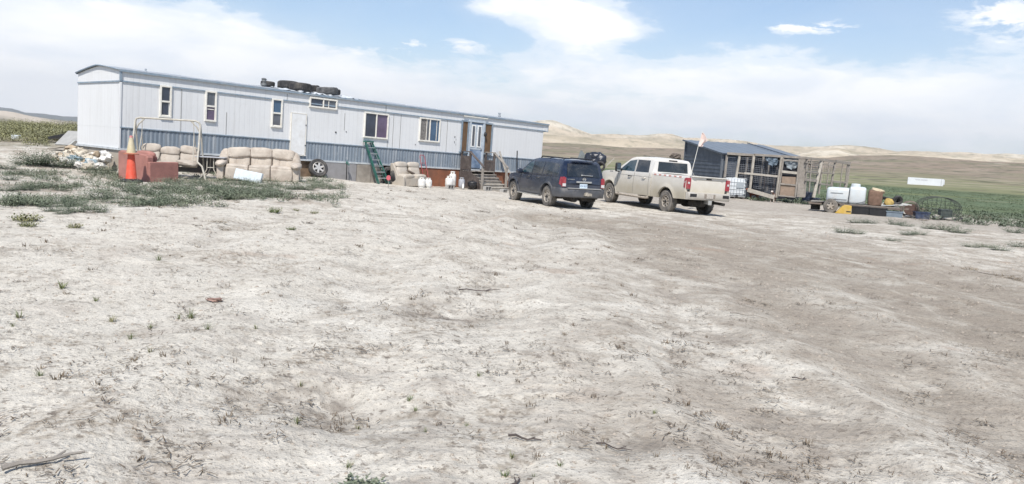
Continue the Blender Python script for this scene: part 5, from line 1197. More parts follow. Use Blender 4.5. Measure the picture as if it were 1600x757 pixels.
# ------------------------------------------------------------------ right-hand side: shed, pens, wagon
def at_depth(u, v, y):
    q = ray(u, v); k = y/q[1]; return Vector((q[0]*k, y, CAMZ+q[2]*k))
slate = mat('slate_metal', (.062, .078, .105), .5, .2, 3, dirt=(.16, .17, .18), dirt_amt=.4)
roofm = mat('shed_roof_metal', (.16, .19, .225), .45, .12, 2, metal=.2, dirt=(.24, .25, .26), dirt_amt=.4)
A = Vector((12.1, 47.0)); B = Vector((10.75, 51.0)); Rd = Vector((.943, .333)); L = 5.8
za = gz(*A); zA = 2.03; zB = 2.72
t = thing('metal_shed', 'dark slate metal shed with a single-pitch blue-grey roof behind the wooden pens', 'shed', (A.x, A.y, za), math.atan2(Rd.y, Rd.x))
# local: x along the front eave, y back; A is the origin
cs = math.cos(-math.atan2(Rd.y, Rd.x)); sn = math.sin(-math.atan2(Rd.y, Rd.x))
bx_, by_ = (B.x-A.x)*cs-(B.y-A.y)*sn, (B.x-A.x)*sn+(B.y-A.y)*cs
HA, HB = zA-za, zB-za
q = MB()   # ribbed side wall (horizontal ribs)
nr = 15
def sidew(x0):
    for i in range(nr):
        z0, z1 = HB*i/nr, HB*(i+1)/nr
        for (ya, yb, o) in ((z0, z0+(z1-z0)*.72, 0), (z0+(z1-z0)*.72, z1, .03)):
            # clip against the sloping top
            def lim(z): return max(0, (z-HA)/(HB-HA))     # from which share of the wall this height exists
            t0, t1 = lim(ya), lim(yb)
            if t1 >= 1: continue
            P = lambda tt, z: (bx_*tt+x0-o, by_*tt, z)
            q.add([P(t0, ya), P(1, ya), P(1, yb), P(t1, yb)], [(0, 1, 2, 3)])
            q.add([(bx_*t1+x0-o, by_*t1, yb), (bx_+x0-o, by_, yb), (bx_+x0, by_, yb), (bx_*t1+x0, by_*t1, yb)], [(0, 1, 2, 3)])
sidew(0); q.build('side_wall', slate, t, fixn=False)
q = MB(); sidew(L); q.build('side_wall', slate, t, fixn=False)
q = MB(); q.box((.55, .02, HA/2), (1.1, .04, HA)); q.build('front_wall', slate, t)
q = MB(); q.box((bx_+L/2, by_, HB/2), (L, .04, HB)); q.build('back_wall', slate, t)
q = MB(); q.box((0, -.02, HA/2), (.12, .10, HA)); q.build('corner_trim', mat('shed_trim', (.13, .145, .165), .6), t); q = MB(); q.box((bx_, by_, HB/2), (.12, .10, HB)); q.build('corner_trim', slate, t)
q = MB(); nn = 38
for i in range(nn+1):
    xx = -.18+(L+.36)*i/nn; o = .03 if i % 4 == 0 else 0
    q.v += [(xx+bx_*-.06, by_*-.06, HA-.04+.05+o), (xx+bx_*1.04, by_*1.04, HB+.05+.03+o)]
for i in range(nn): q.f.append((2*i, 2*i+2, 2*i+3, 2*i+1)); q.mi.append(0)
q.build('roof', roofm, t, fixn=False)
q = MB(); q.bar((-.2, 0-.1, HA+.02), (bx_-.2, by_+.1, HB+.05), .05, .09); q.build('verge_trim', slate, t); q = MB(); q.bar((-.2, -.22, HA), (L+.2, -.22, HA), .05, .08); q.build('eave_trim', slate, t)
q = MB(); q.bar((L-1.1, -.1, HA+.10), (bx_+L-1.2, by_, HB+.14), .06, .05); q.build('roof_seam', slate, t)
q = MB(); q.box((3.4, 1.1, HA/2), (4.4, .03, HA-.1)); q.build('interior_shade_sheet', mat('interior_shade', (.02, .024, .034), .9, .4, 4), t)  # near-black sheet added to paint the shaded interior behind the mesh
# pens
P1, P2 = at_depth(1137, 290, 46.2), at_depth(1257, 300, 44.9)
def plane_pt(u, v, Pa, Pb, off=0):
    d = Vector((Pb.x-Pa.x, Pb.y-Pa.y)).normalized(); n = Vector((-d.y, d.x)); q = ray(u, v)
    c = (Pa.x+n.x*off)*n.x+(Pa.y+n.y*off)*n.y; k = c/(q[0]*n.x+q[1]*n.y); return Vector((q[0]*k, q[1]*k, CAMZ+q[2]*k))
pen = thing('animal_pen', 'grey weathered timber and wire pen with a boarded door, built against the dark shed', 'pen', (P1.x, P1.y, gz(P1.x, P1.y)))
o0 = Vector(pen.location)
def pbar(nm, a, b, wd, th_, mt, Pa=P1, Pb=P2, off=0, off2=None, par=None):
    pa = plane_pt(*a, Pa, Pb, off)-o0; pb_ = plane_pt(*b, Pa, Pb, off if off2 is None else off2)-o0
    q = MB(); q.bar(pa, pb_, th_, wd, up=(0, 0, 1) if abs((pb_-pa).normalized().z) < .6 else (1, .2, 0)); return q.build(nm, mt, par or pen, bevel=.006)
wg, wp, wdk = MM['wood_grey'], MM['wood_pale'], MM['wood_dark']
for a, b, w_, o, m_ in [((1131, 288), (1136, 243), .12, .1, wg), ((1149, 285), (1156, 241), .12, .05, wp), ((1171, 301), (1178, 243), .13, 0, wp), ((1187, 296), (1193, 245), .10, .5, wg), ((1163, 292), (1168, 246), .08, .9, wg), ((1198, 299), (1202, 248), .10, .9, wg), ((1207, 300), (1214, 262), .08, .7, wdk), ((1193, 296), (1197, 262), .07, .6, wdk), ((1213, 309), (1222, 246), .17, 0, wp)]:
    pbar('post', a, b, w_, .10, m_, off=o)
pbar('top_beam', (1136, 240), (1180, 243), .14, .08, wg); pbar('top_beam', (1178, 242), (1260, 247), .13, .10, wg, off=.01)
pbar('middle_rail', (1163, 271), (1215, 276), .11, .05, wp, off=-.06); pbar('middle_rail', (1150, 270), (1166, 272), .09, .05, wg, off=.3)
pbar('bottom_board', (1168, 297), (1210, 309), .22, .05, wp, off=-.15, off2=-.75)
d_ = pbar('door', (1220.5, 250), (1249.5, 252), .08, .04, wg, off=-.05)
for a, b, w_ in (((1215.5, 307), (1224, 248), .10), ((1242.5, 308), (1249, 249), .10), ((1222, 268.5), (1246.5, 271), .14), ((1219, 287.5), (1244, 290), .08), ((1216.5, 306), (1243, 308.5), .07)):
    pbar('door_rail', a, b, w_, .045, wp if w_ > .12 else wg, off=-.07, par=d_)
def pquad(nm, pts, mt, off, th_=.02, par=None, Pa=P1, Pb=P2):
    d = Vector((Pb.x-Pa.x, Pb.y-Pa.y)).normalized(); n = Vector((-d.y, d.x, 0)); ps = [plane_pt(*p, Pa, Pb, off)-o0 for p in pts]
    q = MB(); q.add(ps+[p+n*th_ for p in ps], [(0, 1, 2, 3), (7, 6, 5, 4), (0, 4, 5, 1), (1, 5, 6, 2), (2, 6, 7, 3), (3, 7, 4, 0)]); return q.build(nm, mt, par or pen)
ply = mat('weathered_ply', (.265, .20, .15), .85, .2, 6, dirt=(.17, .13, .10), dirt_amt=.5)
pquad('door_panel', [(1218, 306), (1242.5, 308), (1245, 290), (1220, 288)], ply, -.03, par=d_); pquad('door_panel', [(1221, 287), (1243, 288.5), (1243.5, 277), (1222, 276)], ply, -.03, par=d_)
pquad('wide_board', [(1245, 308), (1257.5, 309), (1261, 247), (1250, 246)], wg, -.02, .04)
meshm = mat('wire_mesh', (.13, .14, .16), .6, .2, 5)
def wire(nm, u0, v0, u1, v1, dv, off, nx, nz, Pa=P1, Pb=P2, r_=.012):
    q = MB()
    for i in range(nx+1):
        u = u0+(u1-u0)*i/nx; vv = dv*i/nx; q.tube([plane_pt(u, v0+vv, Pa, Pb, off)-o0, plane_pt(u-3, v1+vv, Pa, Pb, off)-o0], r_, 4, cap=False)
    for j in range(nz+1):
        t_ = j/nz; v = v0+(v1-v0)*t_; q.tube([plane_pt(u0-3*t_, v, Pa, Pb, off)-o0, plane_pt(u1-3*t_, v+dv, Pa, Pb, off)-o0], r_, 4, cap=False)
    return q.build(nm, meshm, pen)
wire('wire_panel', 1137, 246, 1150, 284, 1, .25, 5, 12); wire('wire_panel', 1157, 246, 1176, 292, 1, .3, 7, 16); wire('wire_panel', 1180, 247, 1196, 294, 2, .35, 6, 16); wire('wire_panel', 1198, 249, 1218, 300, 2, .35, 8, 17)
tarpd = mat('dark_tarp', (.05, .065, .085), .6, .3, 6); 
def drape(nm, pts, off, mt, sag=.12, par=None):
    q = MB(); ps = [plane_pt(*p, P1, P2, off)-o0 for p in pts]; n_ = 12
    for i in range(n_+1):
        for j in range(5):
            u, v = i/n_, j/4; p = (ps[0]*(1-u)+ps[1]*u)*(1-v)+(ps[3]*(1-u)+ps[2]*u)*v
            q.v.append(tuple(p+Vector((.03*math.sin(u*17), .06*math.sin(u*13+v*5), -sag*4*u*(1-u)*v+.03*math.sin(u*21)*v))))
    for i in range(n_):
        for j in range(4): q.f.append((i*5+j, (i+1)*5+j, (i+1)*5+j+1, i*5+j+1)); q.mi.append(0)
    return q.build(nm, mt, par or pen, smooth=True, fixn=False)
drape('hanging_tarp', [(1196, 246), (1217, 248), (1216, 254), (1198, 252)], .02, mat('blue_tarp', (.12, .16, .20), .6, .3, 6), .25)
drape('hanging_tarp', [(1225, 248), (1249, 250), (1247, 258), (1226, 256)], .04, mat('grey_rag', (.22, .25, .27), .8, .3, 8), .3, d_)
pquad('inner_panel', [(1222, 276), (1246, 278), (1249, 249), (1225, 248)], mat('backing_black', (.02, .022, .028), .95, .4, 5), .12)  # near-black panel behind the open top of the door
# right pen of open frames
Q1, Q2 = Vector((P2.x, P2.y, 0)), at_depth(1327, 300, 48.2)
pen2 = thing('pen_frames', 'open row of leaning grey timber frames right of the boarded door', 'pen', (Q1.x, Q1.y, gz(Q1.x, Q1.y))); pen_, pen = pen, pen2; o0 = Vector(pen2.location)
for a, b, w_ in (((1257, 308), (1261, 247), .08), ((1271, 309), (1284, 249), .17), ((1279, 304), (1286, 252), .08), ((1298, 292), (1305.5, 252), .10), ((1300, 292), (1303, 262), .06), ((1321, 298), (1328, 253), .13), ((1319, 297), (1325, 256), .05)):
    pbar('post', a, b, w_, .09, wg if w_ < .15 else wp, Q1, Q2)
for a, b, w_ in (((1264, 300), (1268, 249), .07), ((1291, 296), (1296, 253), .06), ((1312, 294), (1317, 256), .06), ((1259, 268), (1279, 271), .08), ((1284, 270), (1303, 272), .08), ((1259, 247), (1284, 250), .12), ((1284, 250), (1306, 253), .14), ((1305, 252), (1328, 256), .16), ((1259, 254), (1281, 259), .06), ((1286, 257), (1304, 259), .06), ((1258, 281), (1276, 283), .14), ((1280, 287), (1299, 290), .09), ((1301, 284), (1322, 286), .10)):
    pbar('rail', a, b, w_, .05, wg, Q1, Q2, off=-.05)
wire('wire_panel', 1262, 252, 1281, 300, 2, .05, 9, 16, Q1, Q2, .013); wire('wire_panel', 1289, 258, 1302, 285, 1, .05, 4, 8, Q1, Q2, .006)
pbar('brace', (1260, 250), (1266, 258), .05, .03, wdk, Q1, Q2)
pen = pen_
# dark stuff inside the right pen
dblue = mat('dark_blue_plastic', (.03, .045, .09), .5, .5, 9, dirt=(.2, .2, .2), dirt_amt=.6)
for i, (u, v, sz, mt, nm, lb, ct) in enumerate(((1262, 296, .55, dblue, 'feed_barrel', 'dark blue feed barrel low inside the open frames', 'barrel'), (1271, 300, .45, dblue, 'feed_tub', 'dark blue scuffed tub behind the leaning frame posts', 'tub'))):
    p = at_depth(u, v, 46.6); t = thing(nm, lb, ct, (p.x, p.y, gz(p.x, p.y)))
    q = MB(); q.lathe([(0, 0), (.25, 0), (.29, .1), (.29, .7), (.26, .78), (.22, .78), (.2, .5), (0, .4)] if i == 0 else [(0, 0), (.3, 0), (.4, .4), (.43, .42), (.38, .4), (.28, .05), (0, .05)], 20); q.build('shell', mt, t, smooth=True)
    q = MB(); q.lathe([(.3, .52), (.31, .54), (.3, .56)] if i == 0 else [(.41, .37), (.44, .39), (.42, .42)], 20); q.build('rim_hoop', mt, t, smooth=True)
# IBC tote
p = at_depth(1147, 296, 46.0); z0 = gz(p.x, p.y)
t = thing('water_tote', 'white caged water tote on a dark pallet in front of the timber pen', 'water tank', (p.x, p.y, z0), -.12)
plast = mat('tote_plastic', (.56, .59, .61), .4, .08, 4); cage = mat('galvanised', (.30, .32, .33), .45, .15, 6, metal=.5)
q = MB(); q.puff((0, 0, .72), (1.10, .95, 1.02), .22, 12); q.build('bottle', plast, t, smooth=True)
q = MB()
for i in range(8):
    x = -.58+1.16*i/7
    for sy in (-.5, .5): q.tube([(x, sy, .18), (x, sy, 1.24)], .011, 5, cap=False)
for i in range(1, 6):
    y = -.5+i/6
    for sx in (-.58, .58): q.tube([(sx, y, .18), (sx, y, 1.24)], .011, 5, cap=False)
for j in range(6):
    z = .2+1.04*j/5; q.tube([(-.58, -.5, z), (.58, -.5, z), (.58, .5, z), (-.58, .5, z), (-.58, -.5, z)], .011, 5, cap=False)
q.build('cage', cage, t)
q = MB(); [q.box((0, -.42+.21*i, .15), (1.2, .12, .025)) for i in range(5)]; [q.box((-.5+.5*i, 0, .07), (.1, 1.0, .12)) for i in range(3)]; q.build('pallet', wdk, t)
q = MB(); q.box((.25, -.52, .86), (.42, .008, .32)); q.build('grey_plate', mat('plate_grey', (.30, .33, .35), .5), t); q = MB(); q.lathe([(0, -.60), (.07, -.60), (.07, -.48)], 12, 'y', (.1, 0, .24)); q.build('outlet_valve', MM['black'], t); q = MB(); q.lathe([(.11, 1.22), (.11, 1.27), (0, 1.27)], 14); q.build('lid', plast, t)
p = at_depth(1152, 301, 45.2); o = MB().box((0, 0, .03), (1.5, .14, .05)).build('ground_plank', wp, bevel=.004, loc=(p.x, p.y, gz(p.x, p.y)), rot=(0, 0, -.1)); tag(o, 'grey board lying on the dirt before the water tote', 'plank')
# dogs
def dog_mat(nm, base, patch, sc, th_):
    m = bpy.data.materials.new(nm); m.use_nodes = True; N = NT(m.node_tree); b = m.node_tree.nodes['Principled BSDF']; tcn = N.n('ShaderNodeTexCoord')
    f = N.ramp(N.noise(tcn.outputs['Object'], sc, 2, .5), [(th_, 0), (th_+.03, 1)]); N.l(N.mix(f, base, patch), b.inputs['Base Color']); b.inputs['Roughness'].default_value = .9; return m
def skin_body(nm, verts, edges, radii, mt, parent, sub=2, root=0):
    me = bpy.data.meshes.new(nm); me.from_pydata(verts, edges, []); o = bpy.data.objects.new(nm, me); C.objects.link(o); o.parent = parent; me.materials.append(mt)
    sk = o.modifiers.new('skin', 'SKIN'); sk.use_smooth_shade = True
    for i, r_ in enumerate(radii): rr_ = r_ if isinstance(r_, tuple) else (r_, r_); me.skin_vertices[0].data[i].radius = rr_; me.skin_vertices[0].data[i].use_root = i == root
    sb = o.modifiers.new('sub', 'SUBSURF'); sb.levels = sub; sb.render_levels = sub; return o
def make_dog(name_label, loc, rz, mt, earm, sc=1):
    t = thing('dog', name_label, 'dog', loc, rz); t.scale = (sc,)*3
    V = [(0, 0, .42), (.18, 0, .44), (.36, 0, .46), (.50, 0, .58), (.58, 0, .68), (.70, 0, .66), (.80, 0, .63), (-.16, 0, .44), (-.24, 0, .46), (-.42, 0, .60)]
    E = [(0, 1), (1, 2), (2, 3), (3, 4), (4, 5), (5, 6), (0, 7), (7, 8), (8, 9)]; Rr = [(.10, .12), (.125, .145), (.11, .13), .08, .085, .06, .04, (.095, .11), .04, .018]
    for s in (-1, 1):
        b = len(V); V += [(.32, s*.08, .34), (.33, s*.09, .20), (.34, s*.09, .08), (.38, s*.09, .025)]; E += [(2, b), (b, b+1), (b+1, b+2), (b+2, b+3)]; Rr += [.06, .035, .026, .03]
        b = len(V); V += [(-.12, s*.09, .34), (-.05, s*.10, .24), (-.20, s*.10, .15), (-.19, s*.10, .06), (-.14, s*.10, .022)]; E += [(7, b), (b, b+1), (b+1, b+2), (b+2, b+3), (b+3, b+4)]; Rr += [.075, .05, .028, .024, .03]
    skin_body('body', V, E, Rr, mt, t)
    for s in (-1, 1):
        q = MB(); q.puff((.56, s*.095, .69), (.06, .035, .13), .9, 6, (R(s*15), 0, 0)); q.build('ear', earm, t, smooth=True)
        q = MB(); q.puff((.655, s*.045, .705), (.022, .018, .022), 1, 5); q.build('eye', MM['black'], t, smooth=True)
    q = MB(); q.puff((.835, 0, .645), (.035, .04, .03), 1, 5); q.build('nose', MM['black'], t, smooth=True)
    return t
p = at_depth(1182, 297, 47.5); make_dog('red-brown dog with pale patches standing side-on in the pen, left of the other dog', (p.x, p.y, gz(p.x, p.y)), R(175), dog_mat('dog_red', (.17, .055, .03), (.5, .43, .34), 4.5, .55), mat('ear_red', (.13, .045, .025), .9), .95)
p = at_depth(1209, 303, 45.4); make_dog('brown and white dog facing out of the pen beside the boarded door', (p.x, p.y, gz(p.x, p.y)), R(-118), dog_mat('dog_brown', (.13, .055, .035), (.55, .5, .45), 5.2, .5), mat('ear_dark', (.035, .02, .018), .9), .95)
# old board shelter behind the pickup
p = at_depth(1015, 245, 60); t = thing('board_shelter', 'low weathered board shelter standing beyond the pickup roof, left of the shed', 'shelter', (p.x, p.y, gz(p.x, p.y)), .1); hh = 2.35
for x in (0, .9, 1.8, 2.4): q = MB(); q.box((x, 0, hh/2), (.12, .1, hh)); q.build('post', wdk, t)
q = MB(); [q.box((.05+.28*i+.1, .06, hh*.55+.2*math.sin(i*2)), (.2, .03, .8+.3*math.sin(i*3.1))) for i in range(8)]; q.build('board_wall', wg, t)
q = MB(); q.box((.6, 0, hh), (1.9, .9, .06), (0, R(2), 0)); q.build('roof_board', wg, t); q = MB(); q.puff((2.0, 0, hh+.1), (.8, .5, .45), .8, 8, wob=.3, seed=3); q.build('scrap_heap', mat('scrap_brown', (.11, .09, .075), .9, .5, 8, bump=.6), t)
# junk wagon behind the SUV
p = at_depth(925, 262, 42.0); zg = gz(p.x, p.y)
t = thing('junk_wagon', 'flat dark wagon behind the blue car, mostly hidden by it', 'wagon', (p.x, p.y, zg), .1)
q = MB(); q.box((0, 0, .95), (2.6, 1.6, .10)); q.build('deck', wdk, t)
for x in (-.8, .8):
    for y in (-.7, .7): q = MB(); tyre_mesh(q, .40, .22, .2, 'y', (x, y, .40)); q.build('wheel', MM['rubber'], t, smooth=True)
q = MB(); q.box((0, 0, .7), (2.2, .3, .4)); q.build('axle_frame', under, t)
bagm = mat('black_bag', (.020, .024, .034), .35, .3, 6, bump=.8, bscale=7)
for i, (u, v, s3, lb) in enumerate(((922, 248, (.62, .6, .62), 'blue-black bag leftmost in the row of bulging bags'), (930, 246, (.60, .6, .52), 'blue-black bag second from the left in the bulging row'), (938, 250, (.68, .6, .66), 'shiny blue-black bag, rightmost and fullest of the row'), (926, 254, (.7, .5, .44), 'low slumped black bag under the others behind the blue car'), (935, 243.5, (.5, .4, .36), 'small blue-black bag perched on top of the row'))):
    pp = at_depth(u, v, 42.0+(.2 if i == 4 else -.1*i)); q = MB(); q.puff((0, 0, 0), s3, .85, 14, (.1*i, .2, i), .10, i); o = q.build('stuffed_bag', bagm, loc=pp, smooth=True, sharp=60); tag(o, lb, 'bag', 'stuffed bags on the wagon')
pp = at_depth(909, 251, 42.3); q = MB(); q.prism([(-.26, 0), (.34, 0), (.30, .12), (-.02, .52), (-.10, .52)], -.03, .03); o = q.build('upright_scrap_panel', mat('panel_greygreen', (.17, .19, .19), .7, .2, 6), loc=pp); tag(o, 'pointed grey-green scrap panel sticking up above the blue car roof', 'panel')
pp = at_depth(938, 260, 41.2); q = MB(); tyre_mesh(q, .26, .16, .14, 'y'); o = q.build('small_tyre', MM['rubber'], smooth=True, loc=pp, rot=(.3, .1, -.2)); tag(o, 'small black tyre below the stuffed bags beside the white bonnet', 'tyre')
pp = at_depth(948, 258, 41.5); q = MB(); q.bar((-.25, 0, -.3), (.35, 0, .35), .3, .03); o = q.build('scrap_board', MM['wood_pale'], loc=pp); tag(o, 'tilted grey board behind the bonnet of the white pickup', 'board')
# ------------------------------------------------------------------ flatbed trailer with tank
TA = R(-23); tx, ty = 15.79, 39.5; tz = gz(tx, ty)
ft = thing('flatbed_trailer', 'low rusty flatbed utility trailer with a dusty wheel, loaded with a white tank', 'trailer', (tx, ty, tz), TA)
rust = mat('rusty_frame', (.13, .105, .09), .85, .3, 7, dirt=(.24, .19, .15), dirt_amt=.6)
q = MB(); [q.box((1.05, -.62+.155*i, .47), (4.0, .14, .035)) for i in range(11)]; q.build('deck', wg, ft)
q = MB(); q.box((1.05, -.72, .42), (4.15, .06, .10)); q.box((1.05, .96, .42), (4.15, .06, .10)); [q.box((x, .12, .41), (.06, 1.6, .08)) for x in (-.9, 0, 1, 2, 3.05)]; q.build('frame', rust, ft)
q = MB(); q.bar((3.1, -.3, .42), (3.25, .12, .42), .06, .08); q.bar((3.1, .55, .42), (3.25, .12, .42), .06, .08); q.box((3.3, .12, .42), (.4, .1, .08)); q.build('drawbar', rust, ft)
q = MB(); q.tube([(3.12, -.7, .48), (3.12, -.7, .05)], .03, 8); q.box((3.12, -.7, .02), (.2, .16, .04)); q.tube([(3.05, -.7, .45), (3.3, -.72, .62)], .02, 6); q.build('jack_stand', rust, ft)
for sy in (-.86, 1.08):
    q = MB(); tyre_mesh(q, .345, .19, .2, 'y', (0, sy, .345)); wv = q.build('wheel', dtyre, ft, smooth=True); q = MB(); rim_mesh(q, .19, 0, 5, (0, sy-.08, .345), -1, .08); rim_back(q, .19, 0, (0, sy-.08, .345), -1); q.build('rim', drim, wv, smooth=True)
    q = MB(); n_ = 12
    for k in range(n_+1):
        a = math.pi*k/n_; q.v += [(.42*math.cos(a), sy-.12, .345+.42*math.sin(a)), (.42*math.cos(a), sy+.12, .345+.42*math.sin(a))]
    for k in range(n_): q.f.append((2*k, 2*k+1, 2*k+3, 2*k+2)); q.mi.append(0)
    q.build('mudguard', rust, ft, smooth=True)
q = MB(); q.bar((-1.25, -.7, .44), (-.25, -.74, .50), .07, .05); q.box((-.72, .1, .22), (.42, .7, .3)); q.build('tail_bracket', under, ft)
def on_trailer(nm, lb, cat, x, y, z, rz=0, group=None): 
    c, s_ = math.cos(TA), math.sin(TA); return thing(nm, lb, cat, (tx+x*c-y*s_, ty+x*s_+y*c, tz+z), TA+rz, group)
t = on_trailer('spray_tank', 'big white two-level plastic tank with a black strap on the flatbed trailer', 'water tank', .62, .0, .49)
tw = mat('tank_white', (.53, .57, .59), .45, .06, 4, dirt=(.5, .47, .42), dirt_amt=.4, dirt_scale=3)
q = MB(); q.puff((-.32, 0, .38), (1.12, 1.15, .76), .30, 14); q.build('tank_body', tw, t, smooth=True); q = MB(); q.puff((.52, 0, .42), (.80, 1.17, .86), .28, 14); q.build('tank_body', tw, t, smooth=True)
q = MB(); q.lathe([(.22, .82), (.21, .96), (.18, .99), (0, 1.0)], 18, 'z', (.42, 0, 0)); q.build('lid', tw, t, smooth=True)
q = MB(); q.box((-.40, -.585, .50), (.55, .02, .03)); q.box((-.35, -.585, .20), (.85, .02, .03)); q.build('moulded_groove', mat('groove_grey', (.30, .32, .33), .7), t)
q = MB(); q.tube([(.14, -.60, 0), (.16, -.61, .4), (.17, -.58, .78), (.17, -.3, .83), (.17, .5, .8)], .018, 6); q.tube([(.5, -.61, .05), (.75, -.62, .12), (.95, -.58, .22)], .014, 6); q.build('strap', MM['black'], t)
t = on_trailer('rolled_carpet', 'upright bundle of brown carpet with a pale torn top right of the white tank', 'carpet', 1.95, -.1, .49)
q = MB(); q.puff((0, 0, .36), (.64, .9, .76), .22, 12, wob=.05, seed=2); q.build('bundle', mat('carpet_brown', (.165, .105, .075), .95, .25, 8, bump=.6), t, smooth=True); q = MB(); q.puff((.10, 0, .72), (.62, .8, .22), .7, 12, (0, R(12), 0), .08, 5); q.build('torn_top', mat('straw_foam', (.46, .39, .27), .95, .2, 9, bump=.5), t, smooth=True)
yel = mat('yellow_canvas', (.42, .30, .10), .85, .3, 8, bump=.5)
t = on_trailer('yellow_bag', 'crumpled yellow canvas bag among black scrap on the trailer front', 'bag', 2.58, -.2, .49); q = MB(); q.puff((0, 0, .2), (.42, .4, .38), .8, 10, (0, .3, 0), .14, 4); q.build('bag_body', yel, t, smooth=True); q = MB(); q.tube([(-.15, 0, .3), (-.1, 0, .45), (.1, 0, .42), (.15, 0, .28)], .02, 6); q.build('handle', MM['black'], t)
for i, (x, y, z, sc, lb) in enumerate(((2.35, .1, .49, .26, 'small black tyre left of the yellow bag'), (2.95, -.1, .62, .24, 'small black tyre right of the yellow bag'), (2.85, .3, .52, .28, 'black tyre lying behind the yellow bag'))):
    c, s_ = math.cos(TA), math.sin(TA); q = MB(); tyre_mesh(q, sc, sc*.5, .15, 'y'); o = q.build('small_tyre', MM['rubber'], smooth=True, loc=(tx+x*c-y*s_, ty+x*s_+y*c, tz+z+sc*.8), rot=(.3*i, .2, TA+.5*i)); tag(o, lb, 'tyre', 'small tyres on the trailer front')
for i in range(7):
    c, s_ = math.cos(TA), math.sin(TA); x, y = 2.35+.16*i*.8, -.35+.08*i; q = MB(); q.box((0, 0, 0), (1.0+.1*(i % 3), .10, .03)); o = q.build('pale_batten', MM['wood_pale'] if i % 2 else tw, loc=(tx+x*c-y*s_, ty+x*s_+y*c, tz+.53+.025*i), rot=(0, R(2*(i-3)), TA+.1*(i-3))); tag(o, 'pale batten in the loose pile on the trailer front', 'batten', 'battens on the trailer front')
# things on the ground by the trailer
c, s_ = math.cos(TA), math.sin(TA)
def by_trailer(nm, lb, cat, x, y, rz=0, group=None):
    X_, Y_ = tx+x*c-y*s_, ty+x*s_+y*c; return thing(nm, lb, cat, (X_, Y_, gz(X_, Y_)), TA+rz, group)
t = by_trailer('yellow_hopper', 'yellow wedge-shaped metal hopper standing on the dirt beside the trailer wheel', 'hopper', .62, -1.15, .05)
q = MB(); q.prism([(-.38, 0), (.32, 0), (.32, .40), (.02, .42), (-.10, .34)], -.25, .25); q.build('body', mat('yellow_paint', (.50, .33, .06), .6, .12, 6, dirt=(.45, .33, .16), dirt_amt=.6, dirt_scale=5), t, bevel=.015); q = MB(); q.box((.2, -.253, .12), (.2, .008, .05)); q.build('dark_mark', MM['black'], t); q = MB(); q.tube([(.04, 0, .40), (.06, 0, .45), (.26, 0, .45), (.28, 0, .40)], .015, 6); q.build('handle', MM['black'], t)
def crate(nm, lb, x, y, d, mt, rz=0, cat='crate'):
    t = by_trailer(nm, lb, cat, x, y, rz); a, b_, h = d; q = MB(); q.box((0, 0, .02), (a, b_, .04))
    for sx in (-1, 1): q.box((sx*a/2, 0, h/2), (.03, b_+.03, h), (0, R(sx*5), 0))
    for sy in (-1, 1): q.box((0, sy*b_/2, h/2), (a, .03, h), (R(-sy*5), 0, 0))
    q.build('shell', mt, t); q = MB()
    for sy in (-1, 1): q.box((0, sy*(b_/2+.03), h), (a+.1, .04, .04))
    for sx in (-1, 1): q.box((sx*(a/2+.03), 0, h), (.04, b_+.02, .04))
    q.build('rim', mt, t); return t
crate('black_tub', 'black plastic tub under the trailer, left one beside the yellow hopper', 1.35, -.6, (.75, .6, .36), MM['black']); crate('black_tub', 'black plastic tub under the trailer, right one beside the blue-grey tub', 2.1, -.6, (.72, .6, .38), MM['black'], .1); crate('grey_tub', 'blue-grey plastic tub on the ground below the trailer drawbar', 2.85, -.62, (.66, .5, .26), mat('tub_grey', (.17, .21, .25), .5, .15, 6), 0)
t = by_trailer('wire_reel', 'rusty brown coil of wire behind the trailer drawbar', 'wire coil', 3.6, 1.2, .2)
q = MB(); 
for i in range(9): q.lathe([(.36+.02*(i % 3), -.12+.03*i), (.38+.02*(i % 3), -.11+.03*i), (.36+.02*(i % 3), -.10+.03*i)], 22, 'y', (0, 0, .42))
q.build('coil', rust, t); q = MB(); q.lathe([(0, -.13), (.30, -.13), (.30, -.11), (0, -.11)], 20, 'y', (0, 0, .42)); q.build('core', mat('rust_core', (.09, .055, .045), .9, .4, 8), t)
t = by_trailer('wire_cage', 'large round wire cage lying on its side at the right end of the junk', 'wire cage', 4.8, 1.1, .15)
q = MB(); thin = mat('thin_wire', (.05, .055, .05), .7)
for yy in (-.5, -.17, .17, .5): q.tube([(.95*math.cos(a*.2618), yy, .55+.55*math.sin(a*.2618)) for a in range(25)], .012, 4, cap=False)
for k in range(24): a = k*.2618; q.tube([(.95*math.cos(a), -.5, .55+.55*math.sin(a)), (.95*math.cos(a), .5, .55+.55*math.sin(a))], .008, 4, cap=False)
for k in range(9): x = -.8+.2*k; zz = .55*math.sqrt(max(0, 1-(x/.95)**2)); q.tube([(x, -.5, .55-zz), (x, -.5, .55+zz)], .008, 4, cap=False)
for k in range(1, 6): z = .55*2*k/6; xx = .95*math.sqrt(max(0, 1-((z-.55)/.55)**2)); q.tube([(-xx, -.5, z), (xx, -.5, z)], .008, 4, cap=False)
q.build('wire_hoops', thin, t); q = MB(); q.box((.35, 0, .3), (.5, .6, .4)); q.build('wire_door', mat('cage_dark', (.06, .075, .07), .8, .4, 8), t)
crate('dark_box', 'dark open box among the pale scraps right of the trailer', 4.1, .7, (.6, .4, .34), dblue, .2, 'box')
